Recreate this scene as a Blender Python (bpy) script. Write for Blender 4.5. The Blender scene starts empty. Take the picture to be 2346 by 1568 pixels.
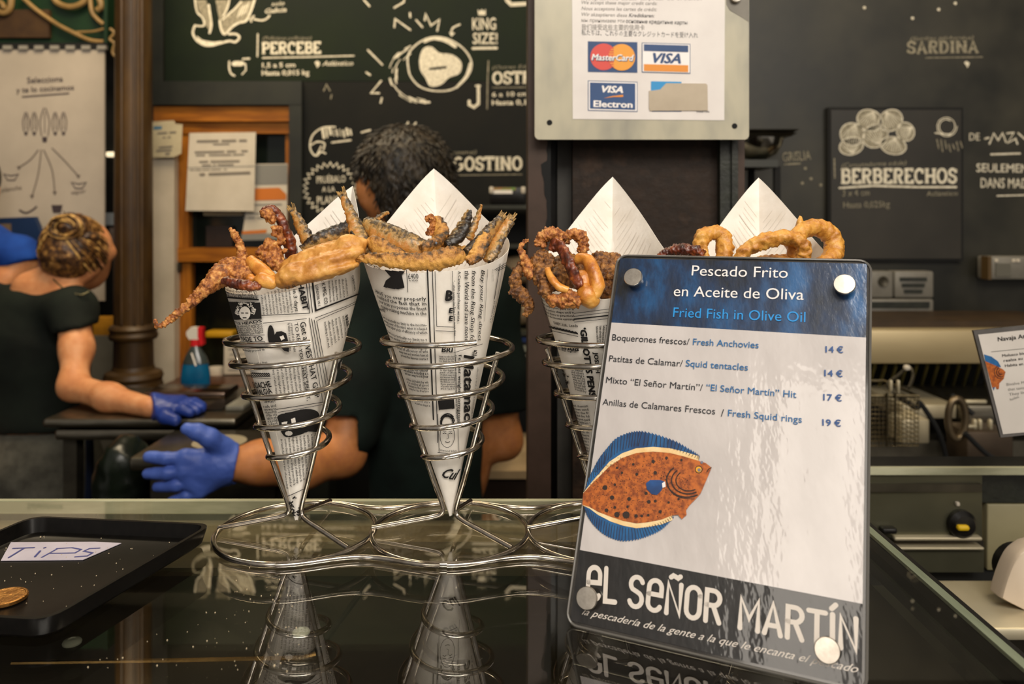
import bpy, math, random
import numpy as np
from mathutils import Vector, Matrix, noise
random.seed(7)
S = bpy.context.scene
COL = S.collection
R = math.radians
PI = math.pi

# ------------------------------------------------------------------ camera
GZ = 1.20                      # height of the glass counter above the floor
EYE = 0.2365                   # the lens stands this far above the glass
F, CX, HY = 1825.0, 1173.0, 500.0
cam = bpy.data.cameras.new('camera')
cam.sensor_width = 36.0
cam.lens = 36.0 * F / 2346.0
cam.shift_y = -(784.0 - HY) / 2346.0
cam.clip_start = 0.02
cam.dof.use_dof = True
cam.dof.focus_distance = 0.56
cam.dof.aperture_fstop = 8.5
camo = bpy.data.objects.new('camera', cam)
camo.location = (0, 0, GZ + EYE)
camo.rotation_euler = (R(90), 0, 0)
COL.objects.link(camo)
S.camera = camo

# ------------------------------------------------------------------ street daylight and unseen area lights
S.view_settings.view_transform = 'Standard'
S.view_settings.look = 'None'
S.view_settings.gamma = 1.0
S.view_settings.use_curve_mapping = False
S.view_settings.exposure = 0.0
W = bpy.data.worlds.new('World'); S.world = W
W.use_nodes = True
nt = W.node_tree; nt.nodes.clear()
wo = nt.nodes.new('ShaderNodeOutputWorld'); wb = nt.nodes.new('ShaderNodeBackground')
tc = nt.nodes.new('ShaderNodeTexCoord'); sx = nt.nodes.new('ShaderNodeSeparateXYZ')
cr = nt.nodes.new('ShaderNodeValToRGB')
mr = nt.nodes.new('ShaderNodeMapRange')
mr.inputs['From Min'].default_value = -1; mr.inputs['From Max'].default_value = 1
nt.links.new(tc.outputs['Generated'], sx.inputs[0])
nt.links.new(sx.outputs['Y'], mr.inputs['Value'])       # street side bright, depth of the hall dim
nt.links.new(mr.outputs[0], cr.inputs[0])
cr.color_ramp.elements[0].position = 0.1; cr.color_ramp.elements[0].color = (0.60, 0.55, 0.50, 1)
cr.color_ramp.elements[1].position = 0.85; cr.color_ramp.elements[1].color = (0.17, 0.14, 0.105, 1)
nt.links.new(cr.outputs[0], wb.inputs[0]); wb.inputs[1].default_value = 0.52
nt.links.new(wb.outputs[0], wo.inputs[0])

def area(name, loc, target, sx_, sy_, power, col):
    l = bpy.data.lights.new(name, 'AREA'); l.shape = 'RECTANGLE'
    l.size = sx_; l.size_y = sy_; l.energy = power; l.color = col
    o = bpy.data.objects.new(name, l); o.location = loc
    d = Vector(target) - Vector(loc)
    o.rotation_euler = d.to_track_quat('-Z', 'Y').to_euler()
    COL.objects.link(o)
    return o
area('unseen_front_light', (.30, -0.9, GZ + 1.55), (0, 0.6, GZ + .1), 1.3, .8, 43, (1.0, 0.93, 0.83))  # unseen key light from the front, kept clear of the sign's reflection
area('unseen_front_light', (-0.86, -1.30, GZ + 1.15), (.17, .45, GZ + .1), .34, 1.0, 5.5, (1.0, 0.90, 0.78))  # unseen light added to lay a glare on the price sign
area('unseen_front_light', (1.7, -1.5, GZ + 1.3), (0.1, 0.7, GZ), 0.7, 1.5, 20, (1.0, 0.91, 0.80))  # unseen front fill, placed where the sign does not mirror it
area('unseen_stall_light', (-0.5, 1.55, GZ + 1.75), (-0.4, 1.7, GZ - 0.4), 1.6, 0.5, 20, (1.0, 0.82, 0.55))
area('unseen_stall_light', (-1.0, 1.75, GZ + 1.5), (-1.0, 2.5, GZ + .1), .6, .4, 13, (1.0, 0.80, 0.52))  # unseen light added to brighten the wooden window
area('unseen_stall_light', (1.1, 1.2, GZ + 1.75), (1.0, 1.7, GZ - 0.2), 0.9, 0.4, 11, (1.0, 0.82, 0.55))

# ------------------------------------------------------------------ helpers
def U(px, py, d):
    """the point at distance d into the stall that the photograph shows at px, py"""
    return Vector(((px - CX) / F * d, d, GZ + EYE - (py - HY) / F * d))

def lin(c):
    if isinstance(c, str):
        c = [int(c[i:i + 2], 16) / 255 for i in (0, 2, 4)]
    return tuple((x / 12.92 if x <= .04045 else ((x + .055) / 1.055) ** 2.4) for x in c[:3]) + (1,)

def nset(n, **kw):
    for k, v in kw.items():
        n.inputs[k].default_value = v

def mat(name, c1, c2=None, scale=20, rough=.5, metal=0, bump=0, bscale=None, detail=4, stretch=(1, 1, 1), lo=.35, hi=.65,
        spec=.5, coat=0, crough=.05, trans=0, ior=1.45, emit=None, estr=0, c3=None, rvar=0, sub=0):
    m = bpy.data.materials.new(name); m.use_nodes = True
    t = m.node_tree; b = t.nodes['Principled BSDF']
    b.inputs['Base Color'].default_value = lin(c1)
    b.inputs['Roughness'].default_value = rough
    b.inputs['Metallic'].default_value = metal
    b.inputs['Specular IOR Level'].default_value = spec
    b.inputs['Coat Weight'].default_value = coat
    b.inputs['Coat Roughness'].default_value = crough
    b.inputs['Transmission Weight'].default_value = trans
    b.inputs['IOR'].default_value = ior
    if sub:
        b.inputs['Subsurface Weight'].default_value = sub
        b.inputs['Subsurface Radius'].default_value = (.008, .003, .0015)
        b.inputs['Subsurface Scale'].default_value = 1.0
    if emit:
        b.inputs['Emission Color'].default_value = lin(emit); b.inputs['Emission Strength'].default_value = estr
    if c2 or bump:
        co = t.nodes.new('ShaderNodeTexCoord'); mp = t.nodes.new('ShaderNodeMapping')
        mp.inputs['Scale'].default_value = stretch
        t.links.new(co.outputs['Object'], mp.inputs[0])
    if c2:
        nz = t.nodes.new('ShaderNodeTexNoise'); nset(nz, Scale=scale, Detail=detail, Roughness=.6)
        t.links.new(mp.outputs[0], nz.inputs['Vector'])
        rp = t.nodes.new('ShaderNodeValToRGB')
        rp.color_ramp.elements[0].position = lo; rp.color_ramp.elements[0].color = lin(c1)
        rp.color_ramp.elements[1].position = hi; rp.color_ramp.elements[1].color = lin(c2)
        if c3:
            e = rp.color_ramp.elements.new((lo + hi) / 2); e.color = lin(c3)
        t.links.new(nz.outputs['Fac'], rp.inputs[0])
        t.links.new(rp.outputs[0], b.inputs['Base Color'])
        if rvar:
            mr_ = t.nodes.new('ShaderNodeMapRange'); nset(mr_, **{'To Min': max(.02, rough - rvar), 'To Max': rough + rvar})
            t.links.new(nz.outputs['Fac'], mr_.inputs['Value']); t.links.new(mr_.outputs[0], b.inputs['Roughness'])
    if bump:
        n2 = t.nodes.new('ShaderNodeTexNoise'); nset(n2, Scale=bscale or scale, Detail=detail, Roughness=.6)
        t.links.new(mp.outputs[0], n2.inputs['Vector'])
        bp = t.nodes.new('ShaderNodeBump'); nset(bp, Strength=min(1, bump), Distance=.002 if bump <= 1 else .002 * bump)
        t.links.new(n2.outputs['Fac'], bp.inputs['Height'])
        t.links.new(bp.outputs[0], b.inputs['Normal'])
        if coat:
            t.links.new(bp.outputs[0], b.inputs['Coat Normal'])
    return m

def pane_mat(name, tint, ior=1.5, rough=.0):
    """clear sheet glass: lets light straight through, mirrors by Fresnel"""
    m = bpy.data.materials.new(name); m.use_nodes = True
    t = m.node_tree; t.nodes.clear()
    o = t.nodes.new('ShaderNodeOutputMaterial'); mx = t.nodes.new('ShaderNodeMixShader')
    tr = t.nodes.new('ShaderNodeBsdfTransparent'); gl = t.nodes.new('ShaderNodeBsdfGlossy'); fr = t.nodes.new('ShaderNodeFresnel')
    tr.inputs[0].default_value = tint; gl.inputs['Roughness'].default_value = rough; fr.inputs[0].default_value = ior
    ge = t.nodes.new('ShaderNodeNewGeometry'); mi = t.nodes.new('ShaderNodeMapRange'); nset(mi, **{'To Min': ior, 'To Max': 1 / ior})   # same mirror share on both faces of the sheet
    t.links.new(ge.outputs['Backfacing'], mi.inputs['Value']); t.links.new(mi.outputs[0], fr.inputs[0])
    t.links.new(fr.outputs[0], mx.inputs[0]); t.links.new(tr.outputs[0], mx.inputs[1]); t.links.new(gl.outputs[0], mx.inputs[2])
    t.links.new(mx.outputs[0], o.inputs[0])
    return m

WL = {}          # world position of every object built here
def place(o, parent, c):
    c = Vector(c)
    if parent is None:
        o.location = c
    else:
        o.parent = parent; o.location = c - WL[parent.name]
    WL[o.name] = c
    COL.objects.link(o)

def tag(o, label=None, cat=None, group=None, kind=None):
    if label: o['label'] = label
    if cat: o['category'] = cat
    if group: o['group'] = group
    if kind: o['kind'] = kind
    return o

def thing(name, loc, label, cat, group=None):
    o = bpy.data.objects.new(name, None); o.empty_display_size = .02
    place(o, None, loc)
    return tag(o, label, cat, group)

class MB:
    def __init__(s):
        s.v = []; s.f = []; s.m = []; s.t = []; s.ch = []
    def add(s, vs, fs, m=0, t=None):
        n = len(s.v); s.ch.append((n, n + len(vs), len(s.f), len(s.f) + len(fs)))
        s.v.extend(Vector(v) for v in vs)
        s.f.extend(tuple(i + n for i in f) for f in fs)
        s.m.extend([m] * len(fs))
        s.t.extend(t if t else [0.0] * len(vs))
        return s
    def box(s, c, d, rz=0, m=0, bev=0, mat3=None):
        c = Vector(c); x, y, z = d[0] / 2, d[1] / 2, d[2] / 2
        M = mat3 or Matrix.Rotation(rz, 3, 'Z')
        if bev <= 0:
            vs = [c + M @ Vector((i * x, j * y, k * z)) for k in (-1, 1) for j in (-1, 1) for i in (-1, 1)]
            s.add(vs, [(0, 2, 3, 1), (4, 5, 7, 6), (0, 1, 5, 4), (2, 6, 7, 3), (0, 4, 6, 2), (1, 3, 7, 5)], m)
        else:                       # rounded: stacked rounded-rectangle rings
            b = min(bev, x * .99, y * .99, z * .99)
            rings = []
            for (zz, ins) in ((-z, b), (-z + b * .3, b * .3), (-z + b, 0), (z - b, 0), (z - b * .3, b * .3), (z, b)):
                pts = []
                for (qx, qy, a0) in ((1, 1, 0), (-1, 1, 90), (-1, -1, 180), (1, -1, 270)):
                    for q in range(4):
                        a = R(a0 + q * 30)
                        rr = max(b - ins, b * .05)
                        pts.append(Vector((qx * (x - b) + rr * math.cos(a), qy * (y - b) + rr * math.sin(a), zz)))
                rings.append([c + M @ p for p in pts])
            s.loft(rings, m, True)
        return s
    def loft(s, rings, m=0, cap=True, closed=True, t=None):
        n = len(rings[0]); vs = [p for r in rings for p in r]; fs = []
        for i in range(len(rings) - 1):
            for j in range(n if closed else n - 1):
                k = (j + 1) % n
                fs.append((i * n + j, i * n + k, (i + 1) * n + k, (i + 1) * n + j))
        if cap:
            fs.append(tuple(range(n - 1, -1, -1))); fs.append(tuple((len(rings) - 1) * n + j for j in range(n)))
        return s.add(vs, fs, m, t)
    def tube(s, pts, r, n=10, closed=False, m=0, cap=True, flat=1.0, tone=None):
        pts = [Vector(p) for p in pts]; L = len(pts)
        rad = r if isinstance(r, (list, tuple)) else [r] * L
        tans = []
        for i in range(L):
            a = pts[(i - 1) % L] if (closed or i > 0) else pts[i]
            b = pts[(i + 1) % L] if (closed or i < L - 1) else pts[i]
            tans.append((b - a).normalized())
        up = Vector((0, 0, 1)) if abs(tans[0].z) < .9 else Vector((0, 1, 0))
        nrm = (up - tans[0] * up.dot(tans[0])).normalized()
        rings = []
        for i in range(L):
            nrm = (nrm - tans[i] * nrm.dot(tans[i])).normalized()
            bi = tans[i].cross(nrm)
            rings.append([pts[i] + (nrm * math.cos(2 * PI * j / n) + bi * math.sin(2 * PI * j / n) * flat) * rad[i] for j in range(n)])
        if closed:
            rings.append(rings[0]); s.loft(rings, m, False)
        else:
            s.loft(rings, m, cap)
        return s
    def lathe(s, prof, c=(0, 0, 0), n=28, m=0, axis=None, cap=True, a0=0, a1=2 * PI):
        c = Vector(c); M = (Vector((0, 0, 1)).rotation_difference(Vector(axis)).to_matrix() if axis else Matrix.Identity(3))
        full = abs(a1 - a0 - 2 * PI) < 1e-6
        k = n if full else n + 1
        rings = [[c + M @ Vector((r * math.cos(a0 + (a1 - a0) * j / n), r * math.sin(a0 + (a1 - a0) * j / n), z)) for j in range(k)] for r, z in prof]
        return s.loft(rings, m, cap, full)
    def prism(s, pts, ex, m=0):
        pts = [Vector(p) for p in pts]; ex = Vector(ex)
        return s.loft([pts, [p + ex for p in pts]], m, True)
    def build(s, name, mats, parent=None, label=None, cat=None, group=None, kind=None, smooth=True, ang=40, base=False):
        me = bpy.data.meshes.new(name)
        xs = [[v[i] for v in s.v] for i in range(3)]
        c = Vector([(min(a) + max(a)) / 2 for a in xs])
        if base or parent is None: c.z = min(xs[2])
        me.from_pydata([v - c for v in s.v], [], s.f)
        for mt in (mats if isinstance(mats, (list, tuple)) else [mats]): me.materials.append(mt)
        me.polygons.foreach_set('material_index', s.m)
        if any(s.t):
            at = me.attributes.new('tone', 'FLOAT', 'POINT'); at.data.foreach_set('value', s.t)
        me.polygons.foreach_set('use_smooth', [bool(smooth)] * len(s.f))
        me.update()
        if smooth and ang: me.set_sharp_from_angle(angle=R(ang))
        o = bpy.data.objects.new(name, me)
        place(o, parent, c)
        return tag(o, label, cat, group, kind)

def apart(mb, gap, name, mats, parent, label=None):
    """writing and drawings that stand apart become parts of their own"""
    bx = []
    for v0, v1, f0, f1 in mb.ch:
        if v1 > v0: bx.append([[min(mb.v[i][k] for i in range(v0, v1)) for k in (0, 2)], [max(mb.v[i][k] for i in range(v0, v1)) for k in (0, 2)], [(v0, v1, f0, f1)]])
    done = False
    while not done:
        done = True; i = 0
        while i < len(bx):
            j = i + 1
            while j < len(bx):
                a, c = bx[i], bx[j]
                if all(a[0][k] - gap < c[1][k] and c[0][k] - gap < a[1][k] for k in (0, 1)):
                    bx[i] = [[min(a[0][k], c[0][k]) for k in (0, 1)], [max(a[1][k], c[1][k]) for k in (0, 1)], a[2] + c[2]]; bx.pop(j); done = False
                else: j += 1
            i += 1
    for _, _, cs in bx:
        q = MB()
        for v0, v1, f0, f1 in cs: q.add(mb.v[v0:v1], [tuple(i - v0 for i in f) for f in mb.f[f0:f1]])
        q.build(name, mats, parent, label)

def arc(cx, cy, rx, ry, a0, a1, n=10):
    return [(cx + rx * math.cos(R(a0 + (a1 - a0) * i / n)), cy + ry * math.sin(R(a0 + (a1 - a0) * i / n))) for i in range(n + 1)]

def spline(pts, n=6, closed=False):
    P = [Vector(p) for p in pts]; L = len(P); out = []
    for i in range(L if closed else L - 1):
        p0 = P[(i - 1) % L] if (closed or i > 0) else P[i]
        p1 = P[i]; p2 = P[(i + 1) % L]
        p3 = P[(i + 2) % L] if (closed or i < L - 2) else p2
        for k in range(n):
            t = k / n
            out.append(.5 * ((2 * p1) + (-p0 + p2) * t + (2 * p0 - 5 * p1 + 4 * p2 - p3) * t * t + (-p0 + 3 * p1 - 3 * p2 + p3) * t ** 3))
    if not closed: out.append(P[-1])
    return out

def lerp1(a, n):
    """resample a list of numbers to n values"""
    out = []
    for i in range(n):
        t = i / (n - 1) * (len(a) - 1); k = min(int(t), len(a) - 2)
        out.append(a[k] + (a[k + 1] - a[k]) * (t - k))
    return out

# ---------------- lettering
_tc = {}
def text2d(s, bold=0, shear=0, res=2):
    key = (s, bold, shear, res)
    if key in _tc: return _tc[key]
    cu = bpy.data.curves.new('t', 'FONT'); cu.body = s; cu.size = 1.0; cu.shear = shear
    cu.resolution_u = res; cu.dimensions = '2D'; cu.fill_mode = 'FRONT'
    ob = bpy.data.objects.new('t', cu)
    me = ob.to_mesh()
    vs = [(v.co.x, v.co.y) for v in me.vertices]; fs = [tuple(p.vertices) for p in me.polygons]
    ob.to_mesh_clear(); bpy.data.objects.remove(ob); bpy.data.curves.remove(cu)
    if bold > .004:          # heavier letters: overprinted copies a little apart
        v0, f0, n = vs, fs, len(vs); vs, fs = [], []
        for dx, dy in ((-bold, 0), (bold, 0), (0, bold * .7), (0, -bold * .7)):
            k = len(vs); vs = vs + [(x + dx, y + dy, k // n + 1) for x, y in v0]; fs = fs + [tuple(i + k for i in f) for f in f0]
    _tc[key] = (vs, fs)
    return _tc[key]

def ribbon(pts, w, closed=False, cap=True):
    """flat stroke of width w along 2D points"""
    P = [Vector((p[0], p[1])) for p in pts]
    Q = [P[0]]
    for p in P[1:]:
        if (p - Q[-1]).length > 1e-6: Q.append(p)
    P = Q; L = len(P); vs = []; fs = []
    if L < 2: return vs, fs
    h = w / 2
    for i in range(L):
        a = P[i] - P[i - 1] if (i > 0 or closed) else P[1] - P[0]
        b = P[(i + 1) % L] - P[i] if (i < L - 1 or closed) else P[-1] - P[-2]
        a = a.normalized(); b = b.normalized()
        na = Vector((-a.y, a.x)); nb = Vector((-b.y, b.x)); n = na + nb
        if n.length < .3: n = na
        n = n.normalized(); k = min(1.6, 1 / max(.3, n.dot(na)))
        vs += [tuple(P[i] + n * h * k), tuple(P[i] - n * h * k)]
    for i in range(L if closed else L - 1):
        j = (i + 1) % L
        fs.append((2 * i, 2 * i + 1, 2 * j + 1, 2 * j))
    if cap and not closed:
        for e, q in ((0, P[0] - P[1]), (L - 1, P[-1] - P[-2])):
            a0 = math.atan2(q.y, q.x); n0 = len(vs)
            for k in range(7):
                a = a0 - PI / 2 + PI * k / 6
                vs.append((P[e].x + h * math.cos(a), P[e].y + h * math.sin(a)))
            fs.append(tuple(range(n0, n0 + 7)))
    return vs, fs

ROUND = {   # narrow rounded capitals: (advance, strokes)
 'e': (.5, [[(.03, .53), (.47, .53)] + arc(.25, .76, .22, .24, 0, 180) + arc(.25, .24, .22, .24, 180, 335)]),
 'L': (.42, [[(.03, 1), (.03, 0), (.4, 0)]]),
 'S': (.5, [arc(.25, .76, .21, .24, 20, 230, 12) + arc(.25, .25, .22, .25, 75, -160, 12)]),
 'N': (.5, [[(.03, 0), (.03, 1), (.47, 0), (.47, 1)]]),
 '~': (.5, [[(.1, 1.2), (.18, 1.27), (.26, 1.24), (.34, 1.2), (.42, 1.27)]]),
 'O': (.5, [arc(.25, .74, .22, .26, 0, 180) + arc(.25, .26, .22, .26, 180, 360) + [(.47, .74)]]),
 'R': (.5, [[(.03, 0), (.03, 1), (.24, 1)] + arc(.24, .76, .22, .24, 90, -90) + [(.03, .52)], [(.26, .5), (.47, 0)]]),
 'M': (.62, [[(.03, 0), (.03, 1), (.31, .35), (.59, 1), (.59, 0)]]),
 'A': (.54, [[(.02, 0), (.27, 1), (.52, 0)], [(.1, .28), (.44, .28)]]),
 'T': (.5, [[(.0, 1), (.5, 1)], [(.25, 1), (.25, 0)]]),
 'I': (.1, [[(.05, 0), (.05, 1)]]),
 "'": (.1, [[(.02, 1.18), (.14, 1.32)]]),
}
def V_(x, y0=0, y1=1): return ('V', x, y0, y1)
SLAB = {    # heavy slab-serif capitals: stems get serifs
 'P': (.62, [V_(.14)], [[(.14, .95), (.36, .95)] + arc(.36, .71, .2, .24, 90, -90) + [(.14, .47)]]),
 'E': (.62, [V_(.14)], [[(.14, .95), (.52, .95), (.52, .78)], [(.14, .5), (.42, .5)], [(.14, .05), (.54, .05), (.54, .24)]]),
 'R': (.68, [V_(.14)], [[(.14, .95), (.36, .95)] + arc(.36, .73, .2, .22, 90, -90) + [(.14, .51)], [(.34, .5), (.5, .06), (.64, .05)]]),
 'C': (.64, [], [arc(.34, .5, .26, .45, 48, 312, 16), [(.53, .66), (.53, .95)]]),
 'B': (.64, [V_(.14)], [[(.14, .95), (.36, .95)] + arc(.36, .74, .17, .21, 90, -90) + [(.14, .53)], [(.36, .53)] + arc(.37, .29, .2, .24, 90, -90) + [(.14, .05)]]),
 'O': (.7, [], [arc(.35, .5, .27, .45, 0, 360, 24)]),
 'S': (.58, [], [arc(.3, .73, .2, .22, 25, 230, 12) + arc(.29, .27, .21, .22, 75, -150, 12), [(.5, .7), (.5, .95)], [(.08, .06), (.08, .32)]]),
 'T': (.64, [V_(.32)], [[(.06, .76), (.06, .95), (.58, .95), (.58, .76)]]),
 'I': (.34, [V_(.17)], []),
 'L': (.58, [V_(.14)], [[(.14, .05), (.52, .05), (.52, .26)]]),
 'N': (.76, [V_(.14), V_(.62)], [[(.14, .95), (.62, .05)]]),
 'G': (.7, [], [arc(.35, .5, .27, .45, 48, 330, 16), [(.58, .1), (.58, .45), (.38, .45)]]),
 'A': (.72, [], [[(.12, 0), (.36, .97), (.6, 0)], [(.2, .32), (.52, .32)], [(.02, .03), (.22, .03)], [(.5, .03), (.7, .03)]]),
 'D': (.68, [V_(.14)], [[(.14, .95), (.3, .95)] + arc(.3, .5, .27, .45, 90, -90, 14) + [(.14, .05)]]),
 'H': (.74, [V_(.14), V_(.6)], [[(.14, .5), (.6, .5)]]),
 'Y': (.7, [V_(.35, 0, .5)], [[(.06, .95), (.35, .48), (.64, .95)]]),
}
def stroke_text(s, font='round', w=.16, gap=.16):
    vs, fs = [], []; x = 0; ly = [0]
    def put(a):
        ly[0] = (ly[0] + 1) % 12
        n = len(vs); vs.extend((p[0] + x, p[1], ly[0]) for p in a[0]); fs.extend(tuple(i + n for i in f) for f in a[1])
    for ch in s:
        if ch == ' ': x += .38; continue
        if font == 'round':
            adv, st = ROUND[ch]
            if ch in "~'": x -= (.5 + gap) if ch == '~' else (.1 + gap)
            for q in st: put(ribbon(q, w))
        else:
            adv, stems, st = SLAB[ch]
            for (_, sx_, y0, y1) in stems:
                put(ribbon([(sx_, y0), (sx_, y1)], w, cap=False))
                put(ribbon([(sx_ - .14, y0 + .035), (sx_ + .14, y0 + .035)], .08, cap=False))
                if y1 > .9: put(ribbon([(sx_ - .14, y1 - .035), (sx_ + .14, y1 - .035)], .08, cap=False))
            for q in st: put(ribbon(q, w * .85, cap=False))
        x += adv + gap
    return vs, fs

class Plane:
    """a flat face: origin o, unit axes ux (right) and uy (up); n looks out of it"""
    def __init__(s, o, ux, uy):
        s.o = Vector(o); s.ux = Vector(ux).normalized(); s.uy = Vector(uy).normalized(); s.n = s.ux.cross(s.uy)
    def pick(s, px, py):
        e = Vector((0, 0, GZ + EYE)); d = U(px, py, 1.0) - e
        t = (s.o - e).dot(s.n) / d.dot(s.n); p = e + d * t - s.o
        return Vector((p.dot(s.ux), p.dot(s.uy)))
    def pt(s, u, v, off=0): return s.o + s.ux * u + s.uy * v + s.n * off
    def mpp(s, px, py): return (s.pt(*s.pick(px, py)).y) / F

def wall(d): return Plane(U(CX, HY, d), (1, 0, 0), (0, 0, 1))

LAY = 2.5e-5
_ly = [0]
def lay():
    _ly[0] = (_ly[0] + 1) % 11
    return _ly[0] * LAY

def put(mb, sf, a, p0, p1, h, off=.0004, m=0, fit=True, cap=.72):
    """lays a flat drawing/lettering a on face sf, baseline from photo point p0 to p1, letter height h photo pixels"""
    vs, fs = a
    if not vs: return
    q0 = sf.pick(*p0); q1 = sf.pick(*p1); d = q1 - q0; L = d.length; ex = d / L; ey = Vector((-ex.y, ex.x))
    x0 = min(v[0] for v in vs); x1 = max(v[0] for v in vs)
    ks = sf.mpp(*p0) * h / cap
    kx = L / max(1e-6, x1 - x0) if fit else ks
    if not fit: x0 = 0
    mb.add([sf.pt(*(q0 + ex * ((v[0] - x0) * kx) + ey * (v[1] * ks)), off + (v[2] if len(v) > 2 else 0) * LAY * (1 + 2 * (ks > .02))) for v in vs], fs, m)

def ink(mb, sf, pts, w, off=.0004, m=0, closed=False, smooth=0):
    """a pen or chalk line of w photo pixels through photo points"""
    if smooth: pts = [(p.x, p.y) for p in spline([(a, b, 0) for a, b in pts], smooth, closed)]
    q = [sf.pick(*p) for p in pts]
    vs, fs = ribbon(q, w * sf.mpp(*pts[0]), closed)
    off += lay()
    mb.add([sf.pt(v[0], v[1], off) for v in vs], fs, m)

def blot(mb, sf, pts, off=.0004, m=0, smooth=0):
    """a filled shape with photo-point outline"""
    if smooth: pts = [(p.x, p.y) for p in spline([(a, b, 0) for a, b in pts], smooth, True)]
    if isinstance(sf, Cone):           # on the curved paper: thin strips that follow it
        q = [sf.pick(*p) for p in pts]; off += lay(); st = .0004
        y = min(p.y for p in q) + st / 2; y1 = max(p.y for p in q)
        while y < y1:
            xs = []
            for i in range(len(q)):
                a, c = q[i - 1], q[i]
                if (a.y > y) != (c.y > y): xs.append(a.x + (c.x - a.x) * (y - a.y) / (c.y - a.y))
            xs.sort()
            for a, c in zip(xs[::2], xs[1::2]):
                n = max(1, int((c - a) / .0015)); vs = []
                for i in range(n + 1):
                    x = a + (c - a) * i / n; vs += [sf.pt(x, y - st / 2, off), sf.pt(x, y + st / 2, off)]
                mb.add(vs, [(2 * i, 2 * i + 2, 2 * i + 3, 2 * i + 1) for i in range(n)], m)
            y += st
        return
    from mathutils.geometry import tessellate_polygon
    q = [sf.pick(*p) for p in pts]
    off += lay()
    tri = tessellate_polygon([[Vector((a.x, a.y, 0)) for a in q]])
    mb.add([sf.pt(a.x, a.y, off) for a in q], [tuple(t) for t in tri], m)

# ---------------- bodies as one smooth skin around rounded bones
class Field:
    """smooth union of rounded bones and ellipsoids, polygonised to one continuous mesh"""
    def __init__(s, k=.02): s.k = k; s.it = []
    def cone(s, a, b, ra, rb, k=None): s.it.append(('c', Vector(a), Vector(b), ra, rb, k)); return s
    def chain(s, pts, rs, k=None):
        for i in range(len(pts) - 1): s.cone(pts[i], pts[i + 1], rs[i], rs[i + 1], k)
        return s
    def ell(s, c, r, rot=None, k=None): s.it.append(('e', Vector(c), Vector(r), rot, None, k)); return s
    def bounds(s):
        lo = np.full(3, 1e9); hi = -lo
        for it in s.it:
            if it[0] == 'c':
                for p, r in ((it[1], it[3]), (it[2], it[4])):
                    lo = np.minimum(lo, np.array(p) - r); hi = np.maximum(hi, np.array(p) + r)
            else:
                r = max(it[2]); lo = np.minimum(lo, np.array(it[1]) - r); hi = np.maximum(hi, np.array(it[1]) + r)
        return lo, hi
    def ev(s, X, Y, Z):
        D = None
        for it in s.it:
            if it[0] == 'c':
                a, b, ra, rb = it[1:5]; ba = b - a; l2 = max(ba.dot(ba), 1e-9)
                t = np.clip(((X - a.x) * ba.x + (Y - a.y) * ba.y + (Z - a.z) * ba.z) / l2, 0, 1)
                d = np.sqrt((X - a.x - ba.x * t) ** 2 + (Y - a.y - ba.y * t) ** 2 + (Z - a.z - ba.z * t) ** 2) - (ra + (rb - ra) * t)
            else:
                c, r, rot = it[1:4]; x, y, z = X - c.x, Y - c.y, Z - c.z
                if rot is not None:
                    m = rot.transposed()
                    x, y, z = (m[0][0] * x + m[0][1] * y + m[0][2] * z, m[1][0] * x + m[1][1] * y + m[1][2] * z, m[2][0] * x + m[2][1] * y + m[2][2] * z)
                q = np.sqrt((x / r.x) ** 2 + (y / r.y) ** 2 + (z / r.z) ** 2)
                q2 = np.sqrt((x / r.x ** 2) ** 2 + (y / r.y ** 2) ** 2 + (z / r.z ** 2) ** 2) + 1e-9
                d = q * (q - 1) / q2
            if D is None: D = d
            else:
                k = it[5] or s.k
                h = np.maximum(k - np.abs(D - d), 0) / k
                D = np.minimum(D, d) - h * h * k / 4
        return D
    def mesh(s, step, cut=None, grow=0.0):
        """cut(X,Y,Z)->field that is positive where nothing should remain"""
        lo, hi = s.bounds(); lo = lo - 2.5 * step - grow; hi = hi + 2.5 * step + grow
        ax = [np.arange(lo[i], hi[i] + step, step) for i in range(3)]
        X, Y, Z = np.meshgrid(*ax, indexing='ij')
        D = s.ev(X, Y, Z) - grow
        if cut is not None: D = np.maximum(D, cut(X, Y, Z))
        return nets(D, lo, step)

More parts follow.
